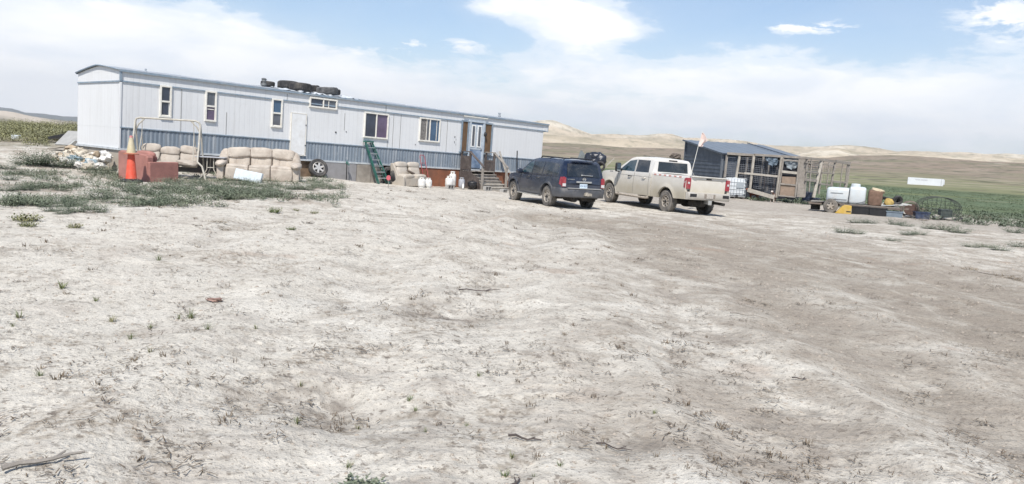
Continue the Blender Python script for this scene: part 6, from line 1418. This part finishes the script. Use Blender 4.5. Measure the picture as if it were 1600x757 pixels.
for i in range(12):
    x, y = 3.3+rnd.random()*2.6, .1+rnd.random()*1.0; sz = rnd.uniform(.15, .4); X_, Y_ = tx+x*c-y*s_, ty+x*s_+y*c; q = MB()
    if i % 3: q.box((0, 0, 0), (sz*1.9, sz*.6, .04))
    else: q.puff((0, 0, 0), (sz, sz*.8, sz*.6), .7, 7, wob=.15, seed=i)
    o = q.build('scrap_piece', [tw, MM['wood_pale'], MM['rubber'], alu][i % 4], loc=(X_, Y_, gz(X_, Y_)+.06+.1*rnd.random()), rot=(rnd.uniform(-.3, .3), rnd.uniform(-.3, .3), rnd.uniform(0, 3))); tag(o, 'small scrap piece in the litter right of the trailer', 'scrap', 'scrap litter right of the trailer')
# box trailer far out in the field
p1 = at_depth(1424, 288, 335); zz = float(hbase(p1.x, p1.y)); 
x, y = ground_hit(1445, 289.5); x0, y0 = ground_hit(1424.5, 288.3); dd = math.hypot(x, y); ln = 12.4*dd/345*1.0
t = thing('box_trailer', 'long white box trailer body standing alone in the far green field', 'box trailer', (x, y, float(hbase(x, y))-.35), R(-24)); sc = dd/345
cw_ = mat('container_white', (.64, .665, .69), .5, .05, .6, dirt=(.6, .6, .6), dirt_amt=.3)
q = MB(); q.box((0, 0, .3+1.35*sc), (12.2*sc, 2.5*sc, 2.7*sc)); q.build('box_body', cw_, t); q = MB(); q.box((0, 0, .1), (11.8*sc, 2.3*sc, .7)); q.build('chassis', MM['black'], t)
q = MB(); q.box((6.1*sc+.25, 0, .3+1.5*sc), (.5, 1.9*sc, 1.9*sc)); q.build('cooling_unit', mat('unit_grey', (.55, .57, .6), .5), t, bevel=.1); q = MB(); q.box((5.4*sc, -1.27*sc, .3+1.35*sc), (.1, .06, 2.6*sc)); q.build('corner_post', mat('unit_dark', (.2, .21, .23), .6), t)
text_mesh('side_lettering', 'FRANK WESTERN', .62*sc, mat('letter_grey', (.22, .2, .26), .7), t, (-1.4*sc, -1.26*sc, .3+1.9*sc), (R(90), 0, 0), sx=.85)
# things beyond the near end wall
def lean(nm, lb, cat, pa, pb, wd, th_, mt):
    q = MB(); q.bar((0, 0, 0), pb-pa, wd, th_); o = q.build(nm, mt, loc=pa); return tag(o, lb, cat)
lean('leaning_sheet', 'grey flat sheet leaning on the far corner of the end wall', 'sheet', at_depth(103, 227, 32), at_depth(124, 206, 32.6), 1.2, .03, mat('sheet_grey', (.30, .30, .29), .8, .15, 4))
lean('black_ramp', 'long black ramp lying propped in the sagebrush beyond the end wall', 'ramp', at_depth(84, 216, 38), at_depth(126, 208, 38), .9, .12, MM['black'])
lean('fallen_board', 'pale fallen board on the ground beyond the end wall', 'board', at_depth(80, 232, 33)+Vector((0, 0, .0)), at_depth(112, 228, 33), .5, .04, MM['wood_pale'])
lean('pale_sheet', 'small white sheet propped at the foot of the far end-wall corner', 'sheet', at_depth(110, 230, 31), at_depth(122, 220, 31), .5, .03, tw)
x, y, z = G(26, 219); q = MB(); q.box((0, 0, .12), (.42, .3, .26)); o = q.build('white_box', tw, bevel=.03, loc=(x, y, z)); tag(o, 'small white box sitting in front of the sagebrush at the far left', 'box')
# ------------------------------------------------------------------ plants and litter
def foliage_mat(nm, cols, rough=.8):
    m = bpy.data.materials.new(nm); m.use_nodes = True; N = NT(m.node_tree); b = m.node_tree.nodes['Principled BSDF']
    oi = N.n('ShaderNodeObjectInfo'); tcn = N.n('ShaderNodeTexCoord'); geo = N.n('ShaderNodeNewGeometry')
    f = N.m('ADD', N.m('MULTIPLY', oi.outputs['Random'], .35), N.m('MULTIPLY', N.noise(geo.outputs['Position'], 1.3, 3, .6), .75))
    f2 = N.noise(geo.outputs['Position'], 30, 2, .5)
    c = N.ramp(f, [(.25, cols[0]), (.5, cols[1]), (.78, cols[2])]); c = N.mix(1.0, c, N.ramp(f2, [(.35, .7), (.65, 1.2)]), 'MULTIPLY')
    N.l(c, b.inputs['Base Color']); b.inputs['Roughness'].default_value = rough; b.inputs['Specular IOR Level'].default_value = .2
    b.inputs['Subsurface Weight'].default_value = 0
    return m
F_salt = foliage_mat('saltbush_leaf', [(.085, .112, .075), (.13, .158, .11), (.20, .22, .155)])
F_grass = foliage_mat('grass_leaf', [(.085, .12, .035), (.13, .16, .06), (.22, .21, .11)])
F_sage = foliage_mat('sage_leaf', [(.10, .105, .075), (.175, .18, .13), (.26, .255, .125)])
F_dry = foliage_mat('dry_stem', [(.09, .07, .05), (.16, .125, .09), (.30, .25, .18)])
F_field = foliage_mat('field_leaf', [(.12, .16, .10), (.15, .185, .115), (.20, .205, .12)])
def clump_arrays(seed, n_stem, h, w_, leafs, leaf, droop=.3, flat=.6):
    r_ = np.random.RandomState(seed); V = []; Fs = []
    for i in range(n_stem):
        a = r_.rand()*6.283; rr_ = w_*.5*math.sqrt(r_.rand())*.75; bx, by = rr_*math.cos(a)*.7, rr_*math.sin(a)*.7
        tilt = rr_/(w_*.5)*1.0+r_.rand()*.35; L_ = h*(.55+.5*r_.rand())*(1.1-.25*tilt); a2 = a+r_.randn()*.5
        dx, dy, dz = math.sin(tilt)*math.cos(a2), math.sin(tilt)*math.sin(a2), math.cos(tilt)
        for k in range(leafs):
            t_ = (k+.6)/leafs; x = bx+dx*L_*t_; y = by+dy*L_*t_; z = max(.01, dz*L_*t_-droop*L_*t_*t_*.3)
            la = r_.rand()*6.283; up = r_.rand()*.9+.1; s_ = leaf*(.7+.6*r_.rand())*(1.1-.35*t_)
            ux, uy, uz = math.cos(la)*s_, math.sin(la)*s_, up*s_; px, py = -math.sin(la)*s_*.28, math.cos(la)*s_*.28
            b = len(V); V += [(x, y, z), (x+ux*.5+px, y+uy*.5+py, z+uz*.5), (x+ux, y+uy, z+uz), (x+ux*.5-px, y+uy*.5-py, z+uz*.5)]; Fs.append((b, b+1, b+2, b+3))
    return np.array(V), np.array(Fs)
def grass_arrays(seed, n, h, w_, bw=.006):
    r_ = np.random.RandomState(seed); V = []; Fs = []
    for i in range(n):
        a = r_.rand()*6.283; rr_ = w_*.35*r_.rand(); x, y = rr_*math.cos(a), rr_*math.sin(a); L_ = h*(.5+.6*r_.rand()); tl = .2+r_.rand()*.9; a += r_.randn()*.4
        px, py = -math.sin(a)*bw, math.cos(a)*bw; x1, y1, z1 = x+math.cos(a)*L_*.5*math.sin(tl*.6), y+math.sin(a)*L_*.5*math.sin(tl*.6), L_*.5*math.cos(tl*.6)
        x2, y2, z2 = x1+math.cos(a)*L_*.5*math.sin(tl*1.3), y1+math.sin(a)*L_*.5*math.sin(tl*1.3), z1+L_*.5*math.cos(tl*1.3); b = len(V)
        V += [(x-px, y-py, 0), (x+px, y+py, 0), (x1+px*.8, y1+py*.8, z1), (x1-px*.8, y1-py*.8, z1), (x2, y2, z2)]; Fs.append((b, b+1, b+2, b+3)); Fs.append((b+3, b+2, b+4, b+4))
    return np.array(V), np.array(Fs)
def twig_arrays(seed, n, h, w_, bw=.004):
    r_ = np.random.RandomState(seed); V = []; Fs = []
    for i in range(n):
        a = r_.rand()*6.283; x, y = r_.randn()*w_*.25, r_.randn()*w_*.25; L_ = h*(.4+.8*r_.rand()); el = r_.rand()**3*.35; dx, dy, dz = math.cos(a)*math.cos(el)*L_, math.sin(a)*math.cos(el)*L_, math.sin(el)*L_
        b = len(V); px, py = -math.sin(a)*bw, math.cos(a)*bw; V += [(x-px, y-py, .008), (x+px, y+py, .008), (x+dx+px*.5, y+dy+py*.5, .01+dz), (x+dx-px*.5, y+dy-py*.5, .01+dz)]; Fs.append((b, b+1, b+2, b+3))
    return np.array(V), np.array(Fs)
def np_mesh(nm, V, F4, mt):
    me = bpy.data.meshes.new(nm); me.vertices.add(len(V)); me.vertices.foreach_set('co', V.astype(np.float32).ravel())
    tri = F4[:, 2] == F4[:, 3] if F4.shape[1] == 4 else np.zeros(len(F4), bool)
    cnt = np.where(tri, 3, 4); ls = np.concatenate([[0], np.cumsum(cnt)[:-1]]); flat = F4.ravel()
    keep = np.ones(len(flat), bool); keep[3::4] = ~tri; li = flat[keep]
    me.loops.add(len(li)); me.loops.foreach_set('vertex_index', li.astype(np.int32)); me.polygons.add(len(F4)); me.polygons.foreach_set('loop_start', ls.astype(np.int32)); me.update(calc_edges=True)
    me.materials.append(mt); return me
def place_obj(nm, me, loc, rz, sc, lb, cat, grp):
    o = bpy.data.objects.new(nm, me); C.objects.link(o); o.location = loc; o.rotation_euler = (0, 0, rz); o.scale = sc if isinstance(sc, tuple) else (sc,)*3; return tag(o, lb, cat, grp)
def scatter(nm, protos, XY, sc, rz, mt, zs=None, kind='stuff', dz=0):
    XY = np.asarray(XY); Z = (hfull(XY[:, 0], XY[:, 1]) if zs is None else zs)+dz; Vs = []; Fs = []; b = 0; r_ = np.random.RandomState(3); pi = r_.randint(0, len(protos), len(XY))
    for k in range(len(protos)):
        V, F_ = protos[k]; id_ = np.where(pi == k)[0]
        if not len(id_): continue
        c_, s_ = np.cos(rz[id_])[:, None], np.sin(rz[id_])[:, None]; S = sc[id_][:, None]
        X = (V[None, :, 0]*c_-V[None, :, 1]*s_)*S+XY[id_, 0][:, None]; Y = (V[None, :, 0]*s_+V[None, :, 1]*c_)*S+XY[id_, 1][:, None]; Zz = V[None, :, 2]*S+Z[id_][:, None]
        Vs.append(np.stack([X, Y, Zz], -1).reshape(-1, 3)); Fs.append((F_[None]+(np.arange(len(id_))*len(V))[:, None, None]+b).reshape(-1, 4)); b += len(id_)*len(V)
    me = np_mesh(nm, np.concatenate(Vs), np.concatenate(Fs), mt); o = bpy.data.objects.new(nm, me); C.objects.link(o); return tag(o, kind=kind)
salt = [np_mesh('saltbush', *clump_arrays(i, 150, .78, 1.0, 8, .052), F_salt) for i in range(6)]
saltG = [np_mesh('low_weed', *clump_arrays(i+20, 70, .38, 1.0, 6, .075), F_grass) for i in range(3)]
dryc = [np_mesh('dry_weed', *clump_arrays(i+30, 40, .34, 1.0, 4, .07), F_dry) for i in range(3)]
rp = random.Random(21)
def clump(u, v, wpx, kind, lb, cat, grp, hk=1):
    x, y, z = G(u, v); d = math.hypot(x, y); w_ = wpx*d/FPX
    me = rp.choice({'s': salt, 'g': saltG, 'd': dryc}[kind]); nm = {'s': 'saltbush', 'g': 'low_weed', 'd': 'dry_weed'}[kind]
    return place_obj(nm, me, (x, y, z-.01), rp.uniform(0, 6.28), (w_*1.3, w_*1.3, w_*rp.uniform(.95, 1.35)*hk), lb, cat, grp)
def row(boxes, kind, lb, grp, hk=1):
    for (u0, v0, u1, v1, n, w_) in boxes:
        for i in range(n):
            t_ = (i+.5)/n; clump(u0+(u1-u0)*t_+rp.uniform(-w_*.2, w_*.2), v0+(v1-v0)*rp.random(), w_*rp.uniform(.75, 1.25), kind, lb, 'bush', grp, hk)
row([(0, 314, 48, 322, 4, 30), (52, 316, 125, 325, 5, 28), (75, 328, 165, 337, 5, 26), (130, 304, 205, 320, 5, 26)], 's', 'grey-green saltbush in the left belt of weeds before the orange cone', 'saltbush left of and below the orange cone', .8)
row([(200, 296, 300, 320, 9, 27), (250, 288, 325, 300, 5, 22), (215, 322, 300, 318, 4, 22)], 's', 'grey-green saltbush in the belt below the pink armchair and the swing', 'saltbush below the pink armchair', .75)
row([(330, 300, 398, 313, 6, 28), (395, 298, 450, 313, 6, 30), (350, 286, 440, 292, 5, 18), (450, 288, 530, 298, 7, 20), (480, 282, 520, 287, 3, 14), (350, 312, 378, 314, 2, 16)], 's', 'grey-green saltbush in the weeds in front of the tan sofa', 'saltbush in front of the tan sofa', .85)
row([(0, 282, 60, 300, 5, 24), (60, 288, 130, 298, 4, 20), (0, 262, 30, 275, 2, 22)], 's', 'grey-green saltbush scattered at the far left of the yard', 'saltbush at the far left of the yard', .6)
row([(30, 258, 75, 260, 3, 34)], 's', 'large dark green bush mound left of the end wall', 'dark bush mound left of the end wall', .9)
row([(80, 262, 112, 262, 2, 26), (158, 271, 186, 271, 2, 22), (128, 270, 150, 270, 1, 18)], 's', 'grey-green bush at the foot of the heap of pale bundles', 'bushes at the foot of the pale heap', .8)
for u, v, w_, lb in ((40, 346, 40, 'yellow-green weed patch at the left edge, the wider of a close pair'), (45, 355, 24, 'small yellow-green weed just below the wide weed patch at the left edge'), (116, 357, 22, 'lone small green weed on bare pale dirt below the saltbush belt'), (428, 333, 22, 'low green weed right below the saltbush before the tan sofa'), (492, 333, 15, 'small green weed on the dirt below the leaning wheel'), (462, 330, 12, 'tiny green weed between two larger weeds below the tan sofa'), (455, 362, 15, 'upright pale green weed on the track below the tan sofa')):
    clump(u, v, w_, 'g', lb, 'weed', 'green weeds on the left of the yard')
for u, v, w_ in ((310, 355, 20), (340, 352, 34), (350, 360, 24), (400, 358, 22), (255, 340, 18), (480, 350, 24), (500, 360, 20), (640, 300, 20), (690, 312, 22), (755, 330, 26), (560, 312, 18)):
    clump(u, v, w_, 'd', 'low tuft of dry brown weed on the pale yard left of the cars', 'dry weed', 'dry weed tufts left of the cars', .5)
RB = [(1340, 349, 22), (1358, 350, 20), (1398, 352, 22), (1415, 355, 20), (1318, 364, 24), (1340, 366, 20), (1396, 376, 19), (1418, 368, 20), (1436, 367, 22), (1448, 358, 16), (1470, 360, 30), (1496, 364, 26), (1512, 352, 14), (1586, 364, 24), (1594, 387, 26), (1518, 388, 22), (1540, 388, 20), (1562, 393, 22)]
for i, (u, v, w_) in enumerate(RB): clump(u, v, w_, 's', 'grey-green saltbush on the dirt right of the loaded trailer', 'bush', 'saltbush right of the loaded trailer', .6)
for u, v, w_ in ((1512, 423, 28), (1575, 436, 34), (1590, 440, 26), (1420, 330, 40), (1450, 333, 44), (1480, 338, 40), (1440, 345, 26), (1530, 342, 36), (1400, 322, 30)): clump(u, v, w_, 'd', 'dry brown weed tuft between the dirt and the green field', 'dry weed', 'dry weed tufts at the field edge', .5)
# the dark plant at the bottom edge and the foreground grass
x, y, z = G(560, 748); big = np_mesh('trailing_plant', *clump_arrays(77, 60, .16, .26, 9, .03, 1.0), F_salt); place_obj('trailing_plant', big, (x, y, z), 0, (1.0, .8, .55), 'dark grey-green leafy plant at the bottom edge of the photo', 'weed', None)
gt = [np_mesh('grass_tuft', *grass_arrays(i, 26, .09, .08, .0022), F_grass) for i in range(4)]
for u, v, s_ in ((790, 730, 1.0), (800, 706, .8), (875, 725, .7), (835, 738, .5), (748, 584, .9), (640, 612, .9), (650, 625, .7), (665, 662, .6), (30, 498, 1.5), (20, 512, .9), (62, 590, 1.0), (235, 562, 1.0), (248, 410, 1.6), (175, 500, 1.3), (205, 532, 1.2), (325, 525, 1.3), (298, 497, 1.6), (235, 512, 1.1), (465, 636, 1.0), (470, 590, .9), (545, 712, .9), (1022, 652, .7), (98, 452, 2.0), (280, 497, 1.0), (730, 645, .6), (150, 470, 1.2), (400, 520, .9), (560, 640, .7)):
    x, y, z = G(u, v); place_obj('grass_tuft', rp.choice(gt), (x, y, z-.004), rp.uniform(0, 6), s_*.7, 'small green grass tuft growing from the pale bare dirt', 'grass tuft', 'grass tufts on the bare dirt')
# sticks
def stick(u, v, L_, ang, r_, lb, bend=.1):
    x, y, z = G(u, v); q = MB(); P = []
    for i in range(6):
        t_ = i/5-.5; P.append((math.cos(ang)*L_*t_-math.sin(ang)*bend*L_*math.sin(i*1.3), math.sin(ang)*L_*t_+math.cos(ang)*bend*L_*math.sin(i*1.7), .012+.3*r_*math.sin(i*2)+r_))
    q.tube(P, [r_*(1.1-.12*i) for i in range(6)], 6); q.tube([P[3], (P[3][0]+math.cos(ang+.7)*L_*.25, P[3][1]+math.sin(ang+.7)*L_*.25, .03)], r_*.5, 5)
    o = q.build('stick', MM['wood_dark'] if r_ < .008 else wg, smooth=True, loc=(x, y, z)); tag(o, lb, 'stick', 'sticks on the ground')
stick(70, 742, .34, .75, .012, 'thick grey split stick at the bottom left corner', .03); stick(750, 451, .5, .25, .007, 'long bent dark stick on the dirt in the middle of the yard'); stick(1163, 500, .3, -.35, .008, 'straight dark stick on the brown dirt of the right track'); stick(600, 292, .8, .1, .01, 'long thin dark stick on the dirt under the ladder'); stick(820, 680, .2, -.3, .007, 'short pale root lying right of the foreground ruts'); stick(960, 692, .22, -.45, .005, 'thin dark stick on the dirt at the lower middle'); stick(803, 748, .16, 1.2, .007, 'short upright-lying pale stick below the foreground grass'); stick(915, 510, .1, -.4, .008, 'stubby dark chip of wood right of the middle rut')
stick(1250, 597, .12, -.2, .005, 'tiny dark stick on the right-hand dirt'); stick(1555, 432, .9, -.2, .012, 'dark fallen branch by the right edge at the brown track')
x, y, z = G(335, 473); q = MB(); q.puff((0, 0, .015), (.15, .07, .03), .8, 8, wob=.35, seed=5); o = q.build('rusty_scrap', mat('rust_scrap', (.26, .17, .14), .9, .4, 12), loc=(x, y, z), smooth=True); tag(o, 'crumpled rust-pink scrap lying on the pale dirt at the left', 'scrap')
# ---- stuff: litter, clods, ground weeds, field growth, sage slope
rs = np.random.RandomState(8)
def polar(n, r0, r1, a0, a1, p=1.0):
    u = rs.rand(n); r_ = r0*(r1/r0)**(u**p); a = np.radians(a0+(a1-a0)*rs.rand(n)); return np.stack([r_*np.sin(a), r_*np.cos(a)], 1), r_
XY, r_ = polar(7500, 3.2, 32, -42, 42); m_ = fbm(XY[:, 0]*.9, XY[:, 1]*.9, 3)+.5*rs.rand(len(XY)); k_ = m_ > .40
XY, r_ = XY[k_], r_[k_]; scatter('dry_straw_litter', [twig_arrays(i, 9, .038, .11, .0026) for i in range(6)], XY, (.8+.05*r_)*(.6+.9*rs.rand(len(XY))), rs.rand(len(XY))*6.28, F_dry)
XY, r_ = polar(500, 4, 32, -42, 42); k_ = fbm(XY[:, 0]*.5+3, XY[:, 1]*.5, 3)+.25*(XY[:, 0] < 2) > .25; XY, r_ = XY[k_], r_[k_]
scatter('sparse_ground_grass', [grass_arrays(i+50, 16, .035, .12, .0020) for i in range(4)], XY, (.7+.05*r_)*(.5+rs.rand(len(XY))), rs.rand(len(XY))*6.28, F_dry)
def clod_arr(seed):
    r = np.random.RandomState(seed); V = []; F_ = []
    n = 6
    for j, (z, k) in enumerate(((0, 1), (.45, .8))):
        for i in range(n): a = 6.283*i/n; V.append((math.cos(a)*k*(.7+.5*r.rand()), math.sin(a)*k*(.7+.5*r.rand()), z))
    V.append((0, 0, .75))
    for i in range(n): F_.append((i, (i+1) % n, n+(i+1) % n, n+i)); F_.append((n+i, n+(i+1) % n, 2*n, 2*n))
    return np.array(V), np.array(F_)
XY, r_ = polar(7000, 3.2, 26, -42, 42); soilclod = mat('soil_clod', (.33, .29, .245), .95, .2, 30, bump=.4)
scatter('soil_clods', [clod_arr(i) for i in range(5)], XY, (.004+.0007*r_)*(.5+1.6*rs.rand(len(XY))**2.5), rs.rand(len(XY))*6.28, soilclod, dz=-.002)
# low weeds between the individual bushes on the left
pts = []
while len(pts) < 700:
    u, v = rs.rand()*540, 262+rs.rand()*70
    if v > 300+ (u < 300)*26-abs(u-300)*.02 or rs.rand() < .2: 
        if v > 325: continue
    x, y = ground_hit(u, v)
    if float(fbm(np.array([x*.6]), np.array([y*.6]), 3)[0])+.25*rs.rand() > .12 and (x-TL.x)*nW.x+(y-TL.y)*nW.y < -.4: pts.append((x, y))
XY = np.array(pts); scatter('yard_ground_weeds', [clump_arrays(i+60, 22, .22, .45, 4, .04) for i in range(5)], XY, .5+.7*rs.rand(len(XY)), rs.rand(len(XY))*6.28, F_salt)
XY, r_ = polar(9000, 46, 210, 3, 44, .8); n_ = fbm(XY[:, 0]*.03, XY[:, 1]*.12, 3); k_ = (n_+.4*rs.rand(len(XY)) > -.05) & ~((r_ < 62) & (XY[:, 0] < 22)); XY, r_ = XY[k_], r_[k_]
scatter('field_growth', [clump_arrays(i+80, 14, .13, 1.5, 3, .08) for i in range(5)], XY, (.6+.005*r_)*(.5+.8*rs.rand(len(XY))), rs.rand(len(XY))*6.28, F_field)
XY, r_ = polar(1500, 36, 62, 12, 44, 1); k_ = (r_ > 41) & ~((r_ < 47) & (XY[:, 0] < 20)); XY, r_ = XY[k_], r_[k_]
scatter('field_edge_weeds', [clump_arrays(i+90, 16, .3, .7, 3, .10) for i in range(4)], XY, .5+.7*rs.rand(len(XY)), rs.rand(len(XY))*6.28, F_salt)
XY, r_ = polar(1900, 33, 120, -42, -24, .7); side = (XY[:, 0]-TL.x)*nW.x+(XY[:, 1]-TL.y)*nW.y; al = (XY[:, 0]-TL.x)*dW.x+(XY[:, 1]-TL.y)*dW.y
k_ = ((side > 5.5) | (al < -2.5)) & (r_ > 38+16*rs.rand(len(XY))**1.3+4*fbm(XY[:, 0]*.2, XY[:, 1]*.2, 2)) & (fbm(XY[:, 0]*.12, XY[:, 1]*.12, 3) > -.22); XY, r_ = XY[k_], r_[k_]
scatter('sagebrush_slope', [clump_arrays(i+100, 60, .85, 1.4, 6, .085) for i in range(6)], XY, (.3+1.05*rs.rand(len(XY))**1.7), rs.rand(len(XY))*6.28, F_sage)
# ------------------------------------------------------------------ air
hz_m = bpy.data.materials.new('haze'); hz_m.use_nodes = True; ht = hz_m.node_tree; ht.nodes.clear(); HN = NT(ht)
pv = HN.n('ShaderNodeVolumePrincipled'); pv.inputs['Color'].default_value = (.86, .90, .96, 1); pv.inputs['Density'].default_value = .00006; pv.inputs['Anisotropy'].default_value = .2
ho = HN.n('ShaderNodeOutputMaterial'); HN.l(pv.outputs[0], ho.inputs['Volume'])
q = MB(); q.box((0, 0, 200), (25400, 25400, 900)); o = q.build('haze', hz_m); tag(o, kind='stuff')
